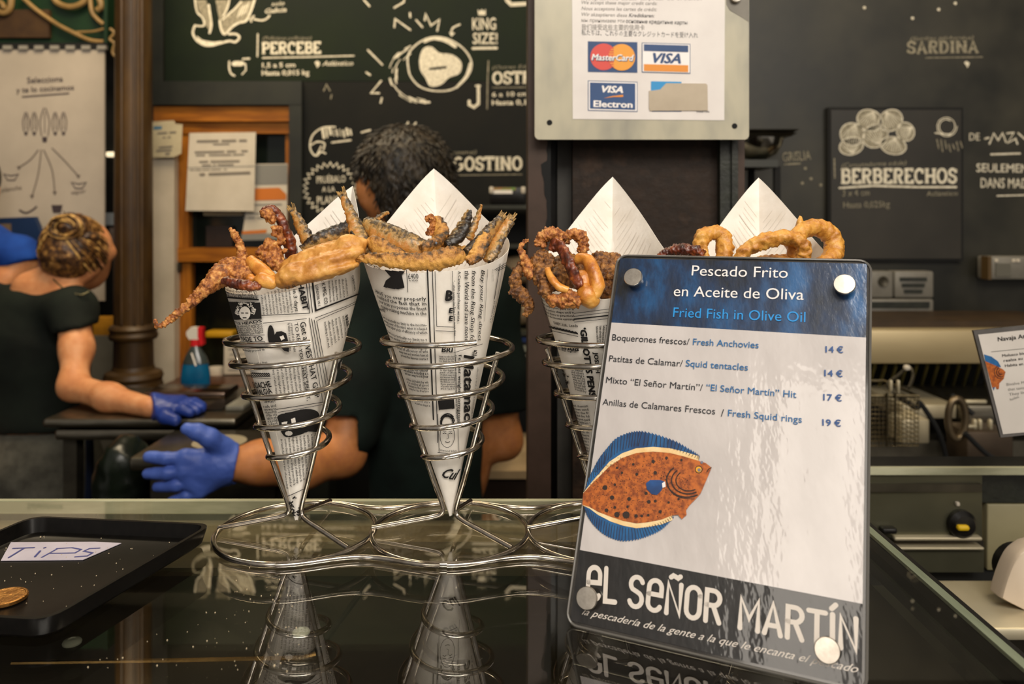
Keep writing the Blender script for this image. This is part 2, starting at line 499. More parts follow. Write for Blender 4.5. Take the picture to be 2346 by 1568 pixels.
def nets(D, lo, st):
    sg = D < 0
    nx, ny, nz = D.shape
    c = np.zeros((nx - 1, ny - 1, nz - 1), int)
    for i in (0, 1):
        for j in (0, 1):
            for k in (0, 1): c += sg[i:nx - 1 + i, j:ny - 1 + j, k:nz - 1 + k]
    act = (c > 0) & (c < 8)
    idx = -np.ones(act.shape, int); ii = np.argwhere(act); idx[act] = np.arange(len(ii))
    acc = np.zeros((len(ii), 3)); cnt = np.zeros(len(ii))
    cr_ = [(a, b) for a in range(8) for b in range(a + 1, 8) if bin(a ^ b).count('1') == 1]
    for a, b in cr_:
        oa = np.array([a & 1, a >> 1 & 1, a >> 2 & 1]); ob = np.array([b & 1, b >> 1 & 1, b >> 2 & 1])
        va = D[tuple((ii + oa).T)]; vb = D[tuple((ii + ob).T)]
        m = (va < 0) != (vb < 0)
        t = va[m] / (va[m] - vb[m])
        acc[m] += oa + (ob - oa) * t[:, None]; cnt[m] += 1
    P = lo + (ii + acc / cnt[:, None]) * st
    fs = []
    for axis in range(3):
        o1, o2 = [(1, 2), (2, 0), (0, 1)][axis]
        sl0 = [slice(None)] * 3; sl1 = [slice(None)] * 3
        sl0[axis] = slice(0, -1); sl1[axis] = slice(1, None)
        ch = sg[tuple(sl0)] != sg[tuple(sl1)]
        e = np.argwhere(ch)
        e = e[(e[:, o1] > 0) & (e[:, o2] > 0) & (e[:, o1] < D.shape[o1] - 1) & (e[:, o2] < D.shape[o2] - 1)]
        if not len(e): continue
        pos = sg[tuple(e.T)]
        d1 = np.zeros(3, int); d1[o1] = 1; d2 = np.zeros(3, int); d2[o2] = 1
        q = [idx[tuple((e - a).T)] for a in (d1 + d2, d2, 0 * d1, d1)]
        Q = np.stack(q, 1)
        Q[~pos] = Q[~pos][:, ::-1]
        fs.extend(map(tuple, Q.tolist()))
    return P.tolist(), fs

def fbm(p, sc, oc=3):
    v = 0; a = 1
    for _ in range(oc):
        v += a * noise.noise(p * sc); sc *= 2.1; a *= .5
    return v

def rough_up(mb, amp, sc, oc=3, cell=0):
    """pushes every point out along its normal by a crust of noise"""
    nr = [Vector() for _ in mb.v]
    for f in mb.f:
        a, b, c = mb.v[f[0]], mb.v[f[1]], mb.v[f[2]]
        n = (b - a).cross(c - a)
        for i in f: nr[i] += n
    out = []
    for v, n in zip(mb.v, nr):
        if n.length > 0: n.normalize()
        h = fbm(v, sc, oc) * amp
        if cell:
            d = noise.voronoi(v * cell)[0][0]; h += amp * (0.5 - d) * 1.2
        out.append(v + n * h)
    mb.v = out
    return mb

# ------------------------------------------------------------------ materials
M_chrome = mat('polished_wire', 'd9d2c8', 'a79c8c', 60, .16, 1, rvar=.06)
M_steel = mat('brushed_steel', '8b8577', '6b6557', 14, .32, 1, stretch=(1, 1, 8), rvar=.08)
M_steel_l = mat('bright_steel', 'c9bfa4', 'b3a78a', 6, .4, .55, rvar=.08)
M_steel_d = mat('dull_steel', '5b564a', '3d3930', 9, .42, .8, rvar=.08)
M_black = mat('black_plastic', '0d0c0b', '161412', 30, .32)
M_gloss = mat('black_gloss', '070706', '0e0d0b', 14, .12, spec=.5)
M_glass = pane_mat('counter_glass', (.94, .935, .89, 1), 2.6)
M_edges = mat('grey_glass_edge', '7d8470', '666d5a', 9, .25, stretch=(6, 1, 6))
M_edge = mat('green_glass_edge', 'bdbb9f', '9c9c80', 9, .22, stretch=(1, 6, 6))
M_paper = mat('newsprint_paper', 'ece6dd', 'e0d8cc', 40, .75, bump=.12, bscale=160)
M_ink = mat('black_ink', '141110', rough=.7)
M_ghost = mat('show_through_ink', 'cfc8bf', rough=.8)
M_chalk = mat('white_chalk', 'e4dcc6', 'b9b09b', 120, .9)
M_dimchalk = mat('rubbed_chalk', '9a927c', '6a6455', 130, .9)
M_white = mat('white_card', 'e9e3da', 'ded7cc', 25, .6)
M_wirewhite = mat('printed_white', 'ece7e2', rough=.4)

# ------------------------------------------------------------------ counter
t = thing('glass_counter', (-.5, .4, 0), 'long glass topped serving counter with pale green polished edges and dark interior', 'counter')
b = MB(); b.box((-.585, .394, GZ - .005), (1.716, .55, .01)); b.build('glass_top', M_glass, t, smooth=False)
b = MB(); b.box((-.585, .6675, GZ - .0052), (1.716, .005, .0112)); b.build('back_edge', M_edge, t, label='pale green polished back edge of the glass', smooth=False)
b = MB(); b.box((.2712, .39, GZ - .0008), (.006, .55, .0024)); b.build('side_edge', M_edges, t, label='grey green polished side edge of the glass', smooth=False)
M_deck = mat('dark_counter_deck', '15110a', '1f190f', 7, .38, spec=.4, stretch=(1, 4, 1), rvar=.1)
b = MB()
b.box((-.585, .394, GZ - .042), (1.70, .53, .016))
b.build('inner_shelf', M_deck, t, smooth=False)
b = MB(); b.box((.2762, .39, GZ - .006), (.004, .55, .012)); b.build('side_frame', M_black, t, label='thin black strip along the right side', smooth=False)
b = MB(); b.box((.2712, .39, GZ - .016), (.006, .55, .026)); b.build('side_frame', M_black, t, smooth=False)
M_front = mat('dark_counter_front', '17150f', '211d15', 5, .5)
b = MB(); b.box((-.585, .394, GZ / 2 - .03), (1.70, .53, GZ - .06)); b.build('body', M_front, t, smooth=False)
M_strip = mat('lit_band_pale', 'a39478', '85765a', 8, .4, .1, stretch=(1, 3, 1))
b = MB(); b.box((-.585, .643, GZ - .020), (1.69, .044, .008)); b.build('back_rail', M_strip, t, label='pale green grey rail under the back of the glass, bright end of a painted light fade', smooth=False)  # pale and olive rails put the fading light into their colours
b = MB(); b.box((-.585, .602, GZ - .0235), (1.69, .034, .006)); b.build('back_rail', mat('dim_band_olive', '4c412c', '39301d', 8, .4), t, label='olive inner rail under the back of the glass, dim end of a painted light fade', smooth=False)
M_gold = mat('brass_trim', 'c8a46a', '9a7a48', 20, .25, 1)
def deck(px, py): 
    d = (EYE + .034) * F / (py - HY); return U(px, py, d)
b = MB(); b.tube([deck(28, 1520), deck(400, 1515), deck(690, 1509), deck(722, 1500)], .0016, 8); b.build('trim', M_gold, t, label='thin brass trim under the glass')
b = MB(); b.tube([deck(727, 1494), deck(860, 1315)], .0022, 8); b.build('seam', M_black, t, label='black seam in the inner shelf')
b = MB(); b.tube([deck(880, 1286), deck(1005, 1286), deck(1024, 1296), deck(1020, 1310)], .0012, 8); b.build('trim', M_gold, t, label='short pale trim under the glass')
def disc(px, py, lab):
    c = deck(px, py); c.z = GZ - .034
    b = MB(); b.lathe([(.0005, 0), (.0056, 0), (.0058, .001), (.0050, .0022), (.0024, .0030), (.0021, .0022), (.0003, .0022)], c, 24)
    b.build('glass_bumper', mat('clear_rubber', 'c9cdbd', rough=.15, spec=.6), None, lab, 'bumper', 'clear bumpers under the counter glass')
disc(165, 1475, 'clear round bumper under the glass, just in front of the tip tray')
disc(415, 1300, 'clear round bumper under the glass, to the right of the tip tray')
disc(690, 1452, 'clear round bumper under the glass, in the reflection of the squid and fillet cone')

# ------------------------------------------------------------------ wire stand with four spirals
TX = [-.1615, -.0462, .0702, .1866]
CY = .597
st = thing('wire_cone_stand', (.012, CY, GZ), 'long shiny wire stand of four spiral holders standing on the counter glass', 'stand')
RW = .0021
def ringpts(cx, r, z, n=48, a0=0): return [(cx + r * math.cos(2 * PI * i / n), CY + r * math.sin(2 * PI * i / n), GZ + z) for i in range(n)]
for i, cx in enumerate(TX):
    b = MB(); b.tube(ringpts(cx, .0585, RW), RW, 10, True)
    b.build('base_ring', M_chrome, st)
    # spiral
    turns = 4.6; pts = []
    N = 210
    for k in range(N + 1):
        u = k / N
        a = R(-62) - 2 * PI * turns * (1 - u)
        if u < .80: z = .052 + (.138 - .052) * (u / .80)
        else: z = .138 + .012 * (u - .80) / .20
        r = .0175 + (.0478 - .0175) * min(1, u / .80) if u < .8 else .0478 + .0012 * (u - .8) / .2
        pts.append((cx + r * math.cos(a) - .002 * u, CY + r * math.sin(a), GZ + z))
    b = MB(); b.tube(pts, .0022, 10); b.build('spiral', M_chrome, st)
    for az in (188, -36, 78):
        ca, sa = math.cos(R(az)), math.sin(R(az))
        f = {188: 180, -36: -38, 78: 78}[az]; fa, fb = math.cos(R(f)), math.sin(R(f))
        P = [(cx + .0448 * ca, CY + .0448 * sa, GZ + .140), (cx + .030 * ca, CY + .030 * sa, GZ + .0945), (cx + .0150 * ca, CY + .0150 * sa, GZ + .048),
             (cx + .0065 * ca, CY + .0065 * sa, GZ + .0240), (cx + .0058 * ca, CY + .0058 * sa, GZ + .0170), (cx + .0105 * fa, CY + .0105 * fb, GZ + .0132), (cx + .030 * fa, CY + .030 * fb, GZ + .0094), (cx + .0585 * fa, CY + .0585 * fb, GZ + .0042)]
        b = MB(); b.tube(spline(P, 5), .0019, 10); b.build('leg', M_chrome, st)
for sgn in (-1, 1):
    for i in range(3):
        x0, x1 = TX[i], TX[i + 1]; pts = []
        for k in range(17):
            u = k / 16
            pts.append((x0 + (x1 - x0) * (.02 + .96 * u), CY + sgn * (.0600 - .0135 * math.sin(PI * u) ** 2), GZ + RW * 1.0 + .0001))
        b = MB(); b.tube(pts, RW * .95, 10); b.build('rail', M_chrome, st)

# ------------------------------------------------------------------ paper cones
SA = math.sin(R(15.2)); CA = math.cos(R(15.2)); PM = R(180) * SA * 1.012
class Cone:
    def __init__(s, tip, lean, az, D, sf, name='paper_cone'):
        s.A = U(tip[0], tip[1], CY); s.D = D; s.sf = sf
        s.a = Vector((lean[0], lean[1], 1)).normalized()
        e = Vector((math.sin(R(az)), math.cos(R(az)), 0)); s.e1 = (e - s.a * e.dot(s.a)).normalized(); s.e2 = s.a.cross(s.e1)
    def fold(s, ph, sl):
        """the raised corner is creased along its middle into two flat halves"""
        w = min(1, max(0, (sl - s.sf * .97) / .045)); w = w * w * (3 - 2 * w) * .75
        p1 = R(78); a = min(abs(ph), p1)
        return sl * SA * (math.cos(p1 / 2) / math.cos(a - p1 / 2) - 1) * w
    def rim(s, phi):
        ps = min(abs(phi) * SA, PM)
        return s.D * s.sf * math.sin(PM) / (s.sf * math.sin(PM - ps) + s.D * math.sin(ps))
    def P(s, phi, sl, off=0):
        rd = s.e1 * math.cos(phi) + s.e2 * math.sin(phi)
        return s.A + (s.a * CA + rd * SA) * sl + (rd * CA - s.a * SA) * off
    def pt(s, X, Y, off=0):
        sl = math.hypot(X, Y); return s.P(PI + math.atan2(X, Y) / SA, sl, off)
    def pick(s, px, py):
        e = Vector((0, 0, GZ + EYE)); d = U(px, py, 1.0) - e
        w = e - s.A; c2 = CA * CA
        da, wa = d.dot(s.a), w.dot(s.a)
        a_ = da * da - c2 * d.dot(d); b_ = da * wa - c2 * d.dot(w); c_ = wa * wa - c2 * w.dot(w)
        q = max(0, b_ * b_ - a_ * c_); r = [(-b_ - math.sqrt(q)) / a_, (-b_ + math.sqrt(q)) / a_]
        r = [t for t in r if (w + d * t).dot(s.a) > 0]
        p = w + d * min(r)
        sl = p.length; be = math.atan2(p.dot(s.e2), p.dot(s.e1)) - PI
        be = (be + PI) % (2 * PI) - PI
        return Vector((sl * math.sin(be * SA), sl * math.cos(be * SA)))
    def mpp(s, px, py): return CY / F * .96
    def inside(s):
        class I: pass
        i = I(); i.pick = None
        return i

def paper(cn, label):
    o = thing('paper_cone', cn.A, label, 'paper cone', 'newsprint cones of fried seafood')
    n = 150; rings_o = []; rings_i = []; m = 40
    phm = PI * 1.012
    vs = []; fs = []
    for side in (0, 1):
        for j in range(m + 1):
            for i in range(n + 1):
                ph = -phm + 2 * phm * i / n
                sl = .003 + (cn.rim(ph) - .003) * (j / m) ** .8
                w = .00025 * math.sin(3 * ph + 40 * sl) + .0003 * math.sin(7 * ph - 60 * sl) * (sl / .2)
                pk = max(0, sl - .21) * .08 * math.cos(ph) - cn.fold(ph, sl)
                off = w + .0004 * (ph + phm) / (2 * phm) - (.0003 if side else 0) - pk
                vs.append(cn.P(ph, sl, off))
    K = (m + 1) * (n + 1)
    for j in range(m):
        for i in range(n):
            a = j * (n + 1) + i
            fs.append((a, a + n + 1, a + n + 2, a + 1)); fs.append((K + a, K + a + 1, K + a + n + 2, K + a + n + 1))
    for i in range(n):
        a = m * (n + 1) + i; fs.append((a, K + a, K + a + 1, a + 1))
    for j in range(m):
        a = j * (n + 1); fs.append((a, K + a, K + a + n + 1, a + n + 1)); a += n; fs.append((a, a + n + 1, K + a + n + 1, K + a))
    b = MB(); b.add(vs, fs); b.build('sheet', M_paper, o, ang=60)
    return o

POFF = .0013
C1 = Cone((680, 1200), (-.01, .0), 31, .263, .182)
C2 = Cone((1033, 1190), (-.055, 0), -4, .276, .196)
C3 = Cone((1392, 1192), (-.02, 0), 15, .2685, .176)
C4 = Cone((1750, 1192), (-.005, 0), 15, .268, .178)
K1 = paper(C1, 'newsprint paper cone holding the squid and the golden fillet, leftmost in the wire stand')
K2 = paper(C2, 'newsprint paper cone holding fried anchovies, second from left in the wire stand')
K3 = paper(C3, 'newsprint paper cone holding curled squid tentacles, half behind the price sign')
K4 = paper(C4, 'paper cone holding squid rings, mostly hidden behind the price sign')

FILL = ("there is practically no limit to the income earning power of the mind when it is keyed to that higher pitch of efficiency "
        "of which many men and women have already proved the famous course these qualities of power which are in reach for officers "
        "and others including a safe and sure way to rid yourself of the old habit by which it is sold by all good chemists in the town "
        "send today for the free book and the full sample post paid to any address in perfect shape and neat to the last ").split()
_fi = [0]
def fill(n):
    out = ''
    while len(out) < n: out += FILL[_fi[0] % len(FILL)] + ' '; _fi[0] += 1
    return out[:n].strip()
def column(mb, sf, A0, A1, B0, B1, n, h, chars, texts=None, bold=.012):
    for k in range(n):
        t = k / max(1, n - 1)
        p0 = (A0[0] + (B0[0] - A0[0]) * t, A0[1] + (B0[1] - A0[1]) * t); p1 = (A1[0] + (B1[0] - A1[0]) * t, A1[1] + (B1[1] - A1[1]) * t)
        s = texts[k] if texts else fill(chars)
        put(mb, sf, text2d(s, bold, 0, 1), p0, p1, h, POFF)
def T(mb, sf, s, p0, p1, h, bold=0, shear=0, res=2, m=0, off=None): put(mb, sf, text2d(s, bold, shear, res), p0, p1, h, off or POFF, m)
def seg(p, q, n=8): return [(p[0] + (q[0] - p[0]) * i / n, p[1] + (q[1] - p[1]) * i / n) for i in range(n + 1)]
def rule(mb, sf, p, q, w=1.4): ink(mb, sf, seg(p, q, 10), w, POFF)
def block(mb, sf, pts, off=None, m=0):
    q = []
    for i in range(len(pts)): q += seg(pts[i], pts[(i + 1) % len(pts)], 4)[:-1]
    blot(mb, sf, q, off or POFF, m)

# --- cone two: the reading column on the left, turned column on the right
b = MB(); z = lambda x, y: (800 + x / 2.45, 580 + y / 2.45)
rule(b, C2, z(440, 92), z(476, 930), 3.0); rule(b, C2, z(467, 92), z(500, 1060), 1.6); rule(b, C2, z(576, 98), z(612, 1150), 1.0)
column(b, C2, z(158, 218), z(435, 262), z(190, 300), z(437, 345), 4, 9.2, 0, ['HAVE you ever properly', 'realised the fact that in', 'your brain you possess the finest', 'money-making machine in the'], .013)
T(b, C2, 'world?', z(182, 318), z(214, 330), 10, .02)
column(b, C2, z(196, 355), z(438, 407), z(216, 402), z(441, 451), 3, 7.2, 0, ['There is practically no limit to the income-', 'earning power of the mind, when it is keyed', 'to that higher pitch of efficiency of which'])
column(b, C2, z(226, 440), z(440, 490), z(232, 462), z(441, 508), 2, 7, 34)
column(b, C2, z(270, 512), z(444, 536), z(300, 575), z(446, 598), 4, 7, 26)
column(b, C2, z(300, 620), z(447, 645), z(322, 676), z(449, 696), 4, 7.5, 24, None, .025)
column(b, C2, z(330, 708), z(449, 728), z(345, 760), z(452, 778), 4, 6.5, 22)
column(b, C2, z(356, 796), z(455, 818), z(378, 842), z(458, 858), 3, 6, 18)
T(b, C2, '£400', z(336, 140), z(392, 140), 12, 0); T(b, C2, 'A YEAR', z(340, 155), z(390, 155), 4, .01)
rule(b, C2, z(326, 92), z(334, 215), 1.3); T(b, C2, 'for you.', z(118, 62), z(186, 90), 9, .01, .25)
blot(b, C2, [z(205, 90), z(320, 98), z(300, 120), z(316, 190), z(280, 200), z(200, 186), z(214, 150), z(240, 130)], POFF)
rule(b, C2, z(482, 100), z(492, 405), 1.2); rule(b, C2, z(492, 408), z(585, 412), 1.2); rule(b, C2, z(486, 432), z(588, 436), 1.2)
for (x, y, hh) in ((536, 262, 24), (556, 332, 12), (556, 376, 12)): T(b, C2, 'B' if hh > 20 else 'E', z(x, y), z(x + (40 if hh > 20 else 22), y + 2), hh, .06)
T(b, C2, 'BRI', z(518, 551), z(577, 554), 12, .03)
column(b, C2, z(506, 580), z(584, 582), z(514, 760), z(590, 762), 15, 4.6, 15)
block(b, C2, [z(498, 812), z(584, 802), z(588, 868), z(506, 876)])
face = [z(550 + 38 * math.cos(R(a)), 1020 + 66 * math.sin(R(a))) for a in range(0, 360, 20)]
ink(b, C2, face, 1.2, POFF, closed=True)
for k in range(26):
    a = random.uniform(180, 360); r_ = random.uniform(.8, 1.2)
    ink(b, C2, [z(550 + 36 * r_ * math.cos(R(a + q)), 950 + 46 * r_ * math.sin(R(a + q))) for q in (-25, -8, 8, 25)], 2.2, POFF)
for dx in (-14, 16): ink(b, C2, [z(550 + dx - 8, 1010), z(550 + dx, 1004), z(550 + dx + 8, 1010)], 1.6, POFF); ink(b, C2, [z(550 + dx - 8, 996), z(550 + dx + 8, 996)], 1.2, POFF)
ink(b, C2, [z(553, 1010), z(556, 1034), z(548, 1038)], 1, POFF); ink(b, C2, [z(540, 1054), z(552, 1058), z(562, 1054)], 1.8, POFF)
T(b, C2, 'Falwood Hats', z(505, 1103), z(600, 1112), 6); rule(b, C2, z(502, 1114), z(600, 1124)); rule(b, C2, z(499, 900), z(508, 1114), 1.2)
T(b, C2, 'Cul', z(522, 1248), z(602, 1266), 26, .03, .4)
T(b, C2, 'Buy your Ring direct', z(736, 92), z(716, 496), 11, .006, .35)
T(b, C2, 'from the Ring Shop for', z(684, 96), z(674, 512), 11, .006, .35)
T(b, C2, 'the World and save money!', z(644, 98), z(644, 524), 11, .006, .35)
T(b, C2, 'A Canadian purchaser wrote :', z(608, 100), z(604, 392), 6.5, .015)
T(b, C2, '“....after seeing the Ring, I was more than', z(580, 152), z(586, 462), 5, .01)
rule(b, C2, z(584, 556), z(740, 508), 1.2)
T(b, C2, '42/-', z(686, 545), z(686, 590), 14, .03)
T(b, C2, 'Matamac', z(640, 568), z(640, 950), 27, .03, .35)
T(b, C2, 'Feather weight Stormproof', z(610, 570), z(606, 955), 7.5, .02)
T(b, C2, 'Don’t risk disappointment with an inferior', z(588, 572), z(596, 930), 5.5)
T(b, C2, fill(34), z(712, 640), z(676, 940), 5); rule(b, C2, z(770, 90), z(752, 380), 1)
rule(b, C2, z(838, 60), z(806, 255), 3); rule(b, C2, z(854, 55), z(822, 262), 1.5); T(b, C2, fill(22), z(796, 90), z(798, 158), 4)
for k in range(3): rule(b, C2, z(808 + k * 8, 92 + k * 3), z(872 - k * 2, 52 + k * 12), 1.6)
column(b, C2, z(816, 270), z(790, 390), z(806, 268), z(780, 388), 2, 5, 16)
b.build('print', M_ink, K2, label='black newsprint on the paper')

# --- cone one
b = MB(); z = lambda x, y: (460 + x / 2.702, 640 + y / 2.702)
column(b, C1, z(165, 62), z(352, 78), z(172, 96), z(360, 112), 3, 6.5, 26)
rule(b, C1, z(172, 108), z(362, 122), 4)
block(b, C1, [z(185, 134), z(374, 140), z(384, 240), z(215, 246)])
bw = MB()
blot(bw, C1, [z(285 + 34 * math.cos(R(a)), 205 + 42 * math.sin(R(a))) for a in range(0, 360, 24)], POFF + .0003)
for k in range(40):
    a = random.uniform(150, 390); rr = random.uniform(.85, 1.35)
    cx_, cy_ = 285 + 46 * rr * math.cos(R(a)), 190 + 42 * rr * math.sin(R(a))
    if 190 < cx_ < 372 and 138 < cy_ < 238: ink(bw, C1, [z(cx_ + 5 * math.cos(q), cy_ + 5 * math.sin(q)) for q in (0, 1, 2, 3, 4)], 1.4, POFF + .0003)
for dx in (-13, 13): ink(b, C1, [z(285 + dx - 7, 203), z(285 + dx + 7, 203)], 2.2, POFF + .0006)
ink(b, C1, [z(276, 232), z(296, 232)], 2, POFF + .0006)
T(b, C1, 'LITTLE HEADS', z(216, 266), z(386, 260), 6.5, .03)
column(b, C1, z(214, 284), z(388, 276), z(232, 332), z(394, 326), 5, 5.6, 30)
T(b, C1, 'MADE TO', z(262, 374), z(394, 374), 11.5, .03); rule(b, C1, z(236, 346), z(402, 340), 1.2); rule(b, C1, z(248, 384), z(404, 382), 1.2)
column(b, C1, z(262, 398), z(410, 398), z(272, 436), z(404, 436), 3, 6, 22)
column(b, C1, z(306, 518), z(420, 514), z(322, 552), z(430, 548), 3, 5.5, 18)
for k in range(2): ink(b, C1, [z(318 + k * 2 + i * 6, 578 + k * 14 + (6 if i % 2 else 0)) for i in range(20)], 2.4, POFF)
rule(b, C1, z(316, 570), z(436, 590), 1); rule(b, C1, z(324, 604), z(440, 612), 1)
T(b, C1, 'HEADACHE', z(326, 666), z(446, 660), 15, .03); T(b, C1, 'NEURALGIA', z(344, 704), z(452, 700), 14, .03)
column(b, C1, z(384, 752), z(468, 748), z(404, 760), z(468, 757), 2, 6, 12, None, .03)
column(b, C1, z(398, 790), z(474, 784), z(440, 920), z(484, 910), 8, 7, 11)
T(b, C1, 'HABIT', z(597, 20), z(633, 192), 12.5, .045); T(b, C1, 'd in 3 days', z(566, 28), z(585, 196), 8, .015)
column(b, C1, z(540, 40), z(560, 204), z(376, 92), z(392, 216), 9, 5.4, 26)
rule(b, C1, z(384, 220), z(672, 206), 1.6); rule(b, C1, z(392, 268), z(652, 240), 1.4)
for k in range(2): rule(b, C1, z(650 + 16 * k, 10), z(672 + 16 * k, 204 - 3 * k), 1.6)
ink(b, C1, seg(z(688, 14), z(708, 190)) + seg(z(708, 190), z(1008, 72)), 4, POFF)
T(b, C1, 'LONDON, W.1', z(706, 34), z(722, 164), 6, .015); T(b, C1, '. K MFG. CO.', z(742, 10), z(762, 158), 8.5, .015)
column(b, C1, z(784, 10), z(794, 140), z(886, -8), z(898, 104), 6, 5, 22)
T(b, C1, 'CHRISTMAS', z(924, -20), z(940, 72), 7, .03)
for k in range(2): ink(b, C1, seg(z(704 + 14 * k, 236 + 14 * k), z(900, 160 + 10 * k)) + seg(z(900, 160 + 10 * k), z(1000, 108 + 14 * k)), 1.4, POFF)
T(b, C1, 'Get a WEST HAT GRIP', z(612, 264), z(702, 736), 12.5, .012); T(b, C1, 'TO KEEP YOUR HAT SMART,', z(578, 268), z(655, 750), 8, .008)
column(b, C1, z(556, 270), z(576, 446), z(540, 268), z(550, 440), 2, 5.4, 30)
block(b, C1, [z(440 + 21 * math.cos(R(a)) + 4 * math.sin(R(a)), 345 + 66 * math.sin(R(a))) for a in range(0, 360, 20)])
block(b, C1, [z(472, 322), z(500, 316), z(530, 330), z(548, 400), z(546, 446), z(520, 440), z(500, 420), z(450, 412), z(448, 360)])
block(bw, C1, [z(492, 350), z(514, 342), z(522, 362), z(502, 374)], POFF + .0003)
for k in range(4): rule(b, C1, z(668 + 15 * k, 236 + 6 * k), z(748 + 12 * k if k < 2 else 756 + 8 * k, 760 - 40 * k), 1.4)
column(b, C1, z(640, 508), z(662, 690), z(444, 520), z(476, 742), 9, 5.4, 28)
column(b, C1, z(868, 226), z(886, 350), z(758, 262), z(782, 420), 6, 5.6, 20)
T(b, C1, 'FREE GUIDE', z(884, 230), z(904, 405), 10, .04); T(b, C1, 'AWARD', z(922, 262), z(930, 350), 8, .03)
blot(b, C1, [z(866 + 30 * math.cos(R(a)), 540 + 46 * math.sin(R(a))) for a in range(0, 360, 24)], POFF)
put(bw, C1, text2d('S', .04, .2, 2), z(852, 512), z(852, 566), 16, POFF + .0004)
rule(b, C1, z(476, 800), z(752, 756), 1.5); rule(b, C1, z(484, 818), z(746, 772), 1.2)
blot(b, C1, [z(484, 838), z(560, 815), z(650, 798), z(715, 815), z(732, 880), z(718, 940), z(660, 938), z(600, 962), z(530, 970), z(500, 930), z(490, 880)], POFF, smooth=3)
block(bw, C1, [z(560, 860), z(584, 850), z(590, 890), z(566, 896)], POFF + .0003); block(bw, C1, [z(506, 880), z(540, 874), z(536, 892), z(508, 896)], POFF + .0003)
blot(bw, C1, [z(548 + 22 * math.cos(R(a)), 948 + 15 * math.sin(R(a))) for a in range(0, 360, 30)], POFF + .0003)
column(b, C1, z(720, 950), z(720, 1190), z(500, 985), z(540, 1290), 11, 5.4, 40)
column(b, C1, z(820, 640), z(800, 800), z(780, 650), z(764, 930), 4, 5.4, 26)
rule(b, C1, z(548, 1338), z(642, 1288), 1.6)
for k in range(14):
    x_, y_ = random.uniform(556, 612), random.uniform(1345, 1460)
    ink(b, C1, [z(x_ + random.uniform(-12, 12), y_ + random.uniform(-12, 12)) for _ in range(4)], 2.4, POFF)
b.build('print', M_ink, K1, label='black newsprint on the paper')
bw.build('print', M_paper, K1, label='white details of the printed pictures')

# --- cone three
b = MB(); z = lambda x, y: (1180 + x / 3.014, 600 + y / 3.014)
column(b, C3, z(196, 258), z(410, 306), z(210, 350), z(418, 400), 5, 5.6, 30, None, .016)
T(b, C3, 'DAISY, Ltd., Leeds', z(280, 426), z(440, 446), 7, .01)
for k in range(3): rule(b, C3, z(178 + 9 * k, 236), z(196 + 9 * k, 420), 1.6)
ink(b, C3, [z(205 + i * 10, 432 + i * 2.3 + (5 if i % 2 else 0)) for i in range(24)], 4.5, POFF)
for k in range(2): rule(b, C3, z(208, 444 + 16 * k), z(440, 496 + 16 * k), 1.2)
T(b, C3, 'Hinda', z(312, 584), z(452, 612), 20, .03, .4)
column(b, C3, z(248, 572), z(430, 610), z(256, 582), z(436, 622), 2, 5, 24, None, .02)
for k, (w_) in enumerate((1.2, 1.2, 3, 1.2)): rule(b, C3, z(416, 352 + 20 * k), z(660, 320 + 22 * k), w_)
T(b, C3, '‘GILLOTT’S PENS', z(452, 448), z(520, 926), 15, .06)
T(b, C3, 'JOSEPH', z(546, 620), z(562, 764), 9, .04)
column(b, C3, z(630, 432), z(610, 600), z(560, 440), z(568, 590), 4, 5.5, 22)
column(b, C3, z(388, 712), z(474, 720), z(424, 880), z(500, 900), 11, 6, 11)
for k in range(16):
    x_, y_ = random.uniform(318, 384), random.uniform(715, 850)
    ink(b, C3, [z(x_ + random.uniform(-14, 14), y_ + random.uniform(-14, 14)) for _ in range(5)], 2.4, POFF)
rule(b, C3, z(356, 905), z(470, 940), 1.6)
column(b, C3, z(392, 985), z(512, 998), z(440, 1110), z(530, 1140), 7, 6, 16, None, .02)
column(b, C3, z(448, 1165), z(520, 1180), z(468, 1300), z(520, 1310), 7, 6, 10)
T(b, C3, 'be', z(92, 216), z(128, 262), 16, .04, .3); column(b, C3, z(140, 330), z(190, 420), z(166, 450), z(205, 560), 5, 6, 8)
b.build('print', M_ink, K3, label='black newsprint on the paper')

# --- faint print showing through the inside of each raised corner
class Inner:
    def __init__(s, c): s.c = c
    def mpp(s, *a): return .00033
def ghost(cn, K, seed):
    rg = random.Random(seed); b = MB()
    for sg in (-1, 1):
        for k in range(30):
            # sheet coordinates measured along the two free edges of the raised corner
            u = .012 + .0042 * k + rg.uniform(-.0006, .0006); v0 = rg.uniform(.006, .02); v1 = v0 + rg.uniform(.015, .11)
            P = []
            for i in range(13):
                v = v0 + (v1 - v0) * i / 12
                X = (u - v) * .7071 * sg; Y = cn.D - (u + v) * .7071
                sl = math.hypot(X, Y); ph = math.atan2(X, Y) / SA
                if X * sg < .001 or sl > cn.rim(ph) - .002: continue
                P.append((ph, sl))
            if len(P) < 3: continue
            hw = .00016 if rg.random() < .75 else .0004
            vs = []
            for ph, sl in P:
                o_ = .0009 + max(0, sl - .21) * .08 * math.cos(ph) - cn.fold(ph, sl)
                vs += [cn.P(ph, sl - hw, -o_), cn.P(ph, sl + hw, -o_)]
            b.add(vs, [(2 * i, 2 * i + 1, 2 * i + 3, 2 * i + 2) for i in range(len(P) - 1)])
    b.build('faint_print', M_ghost, K, label='faint grey print showing through the raised corner')
for i, (c_, k_) in enumerate(((C1, K1), (C2, K2), (C3, K3), (C4, K4))): ghost(c_, k_, i)

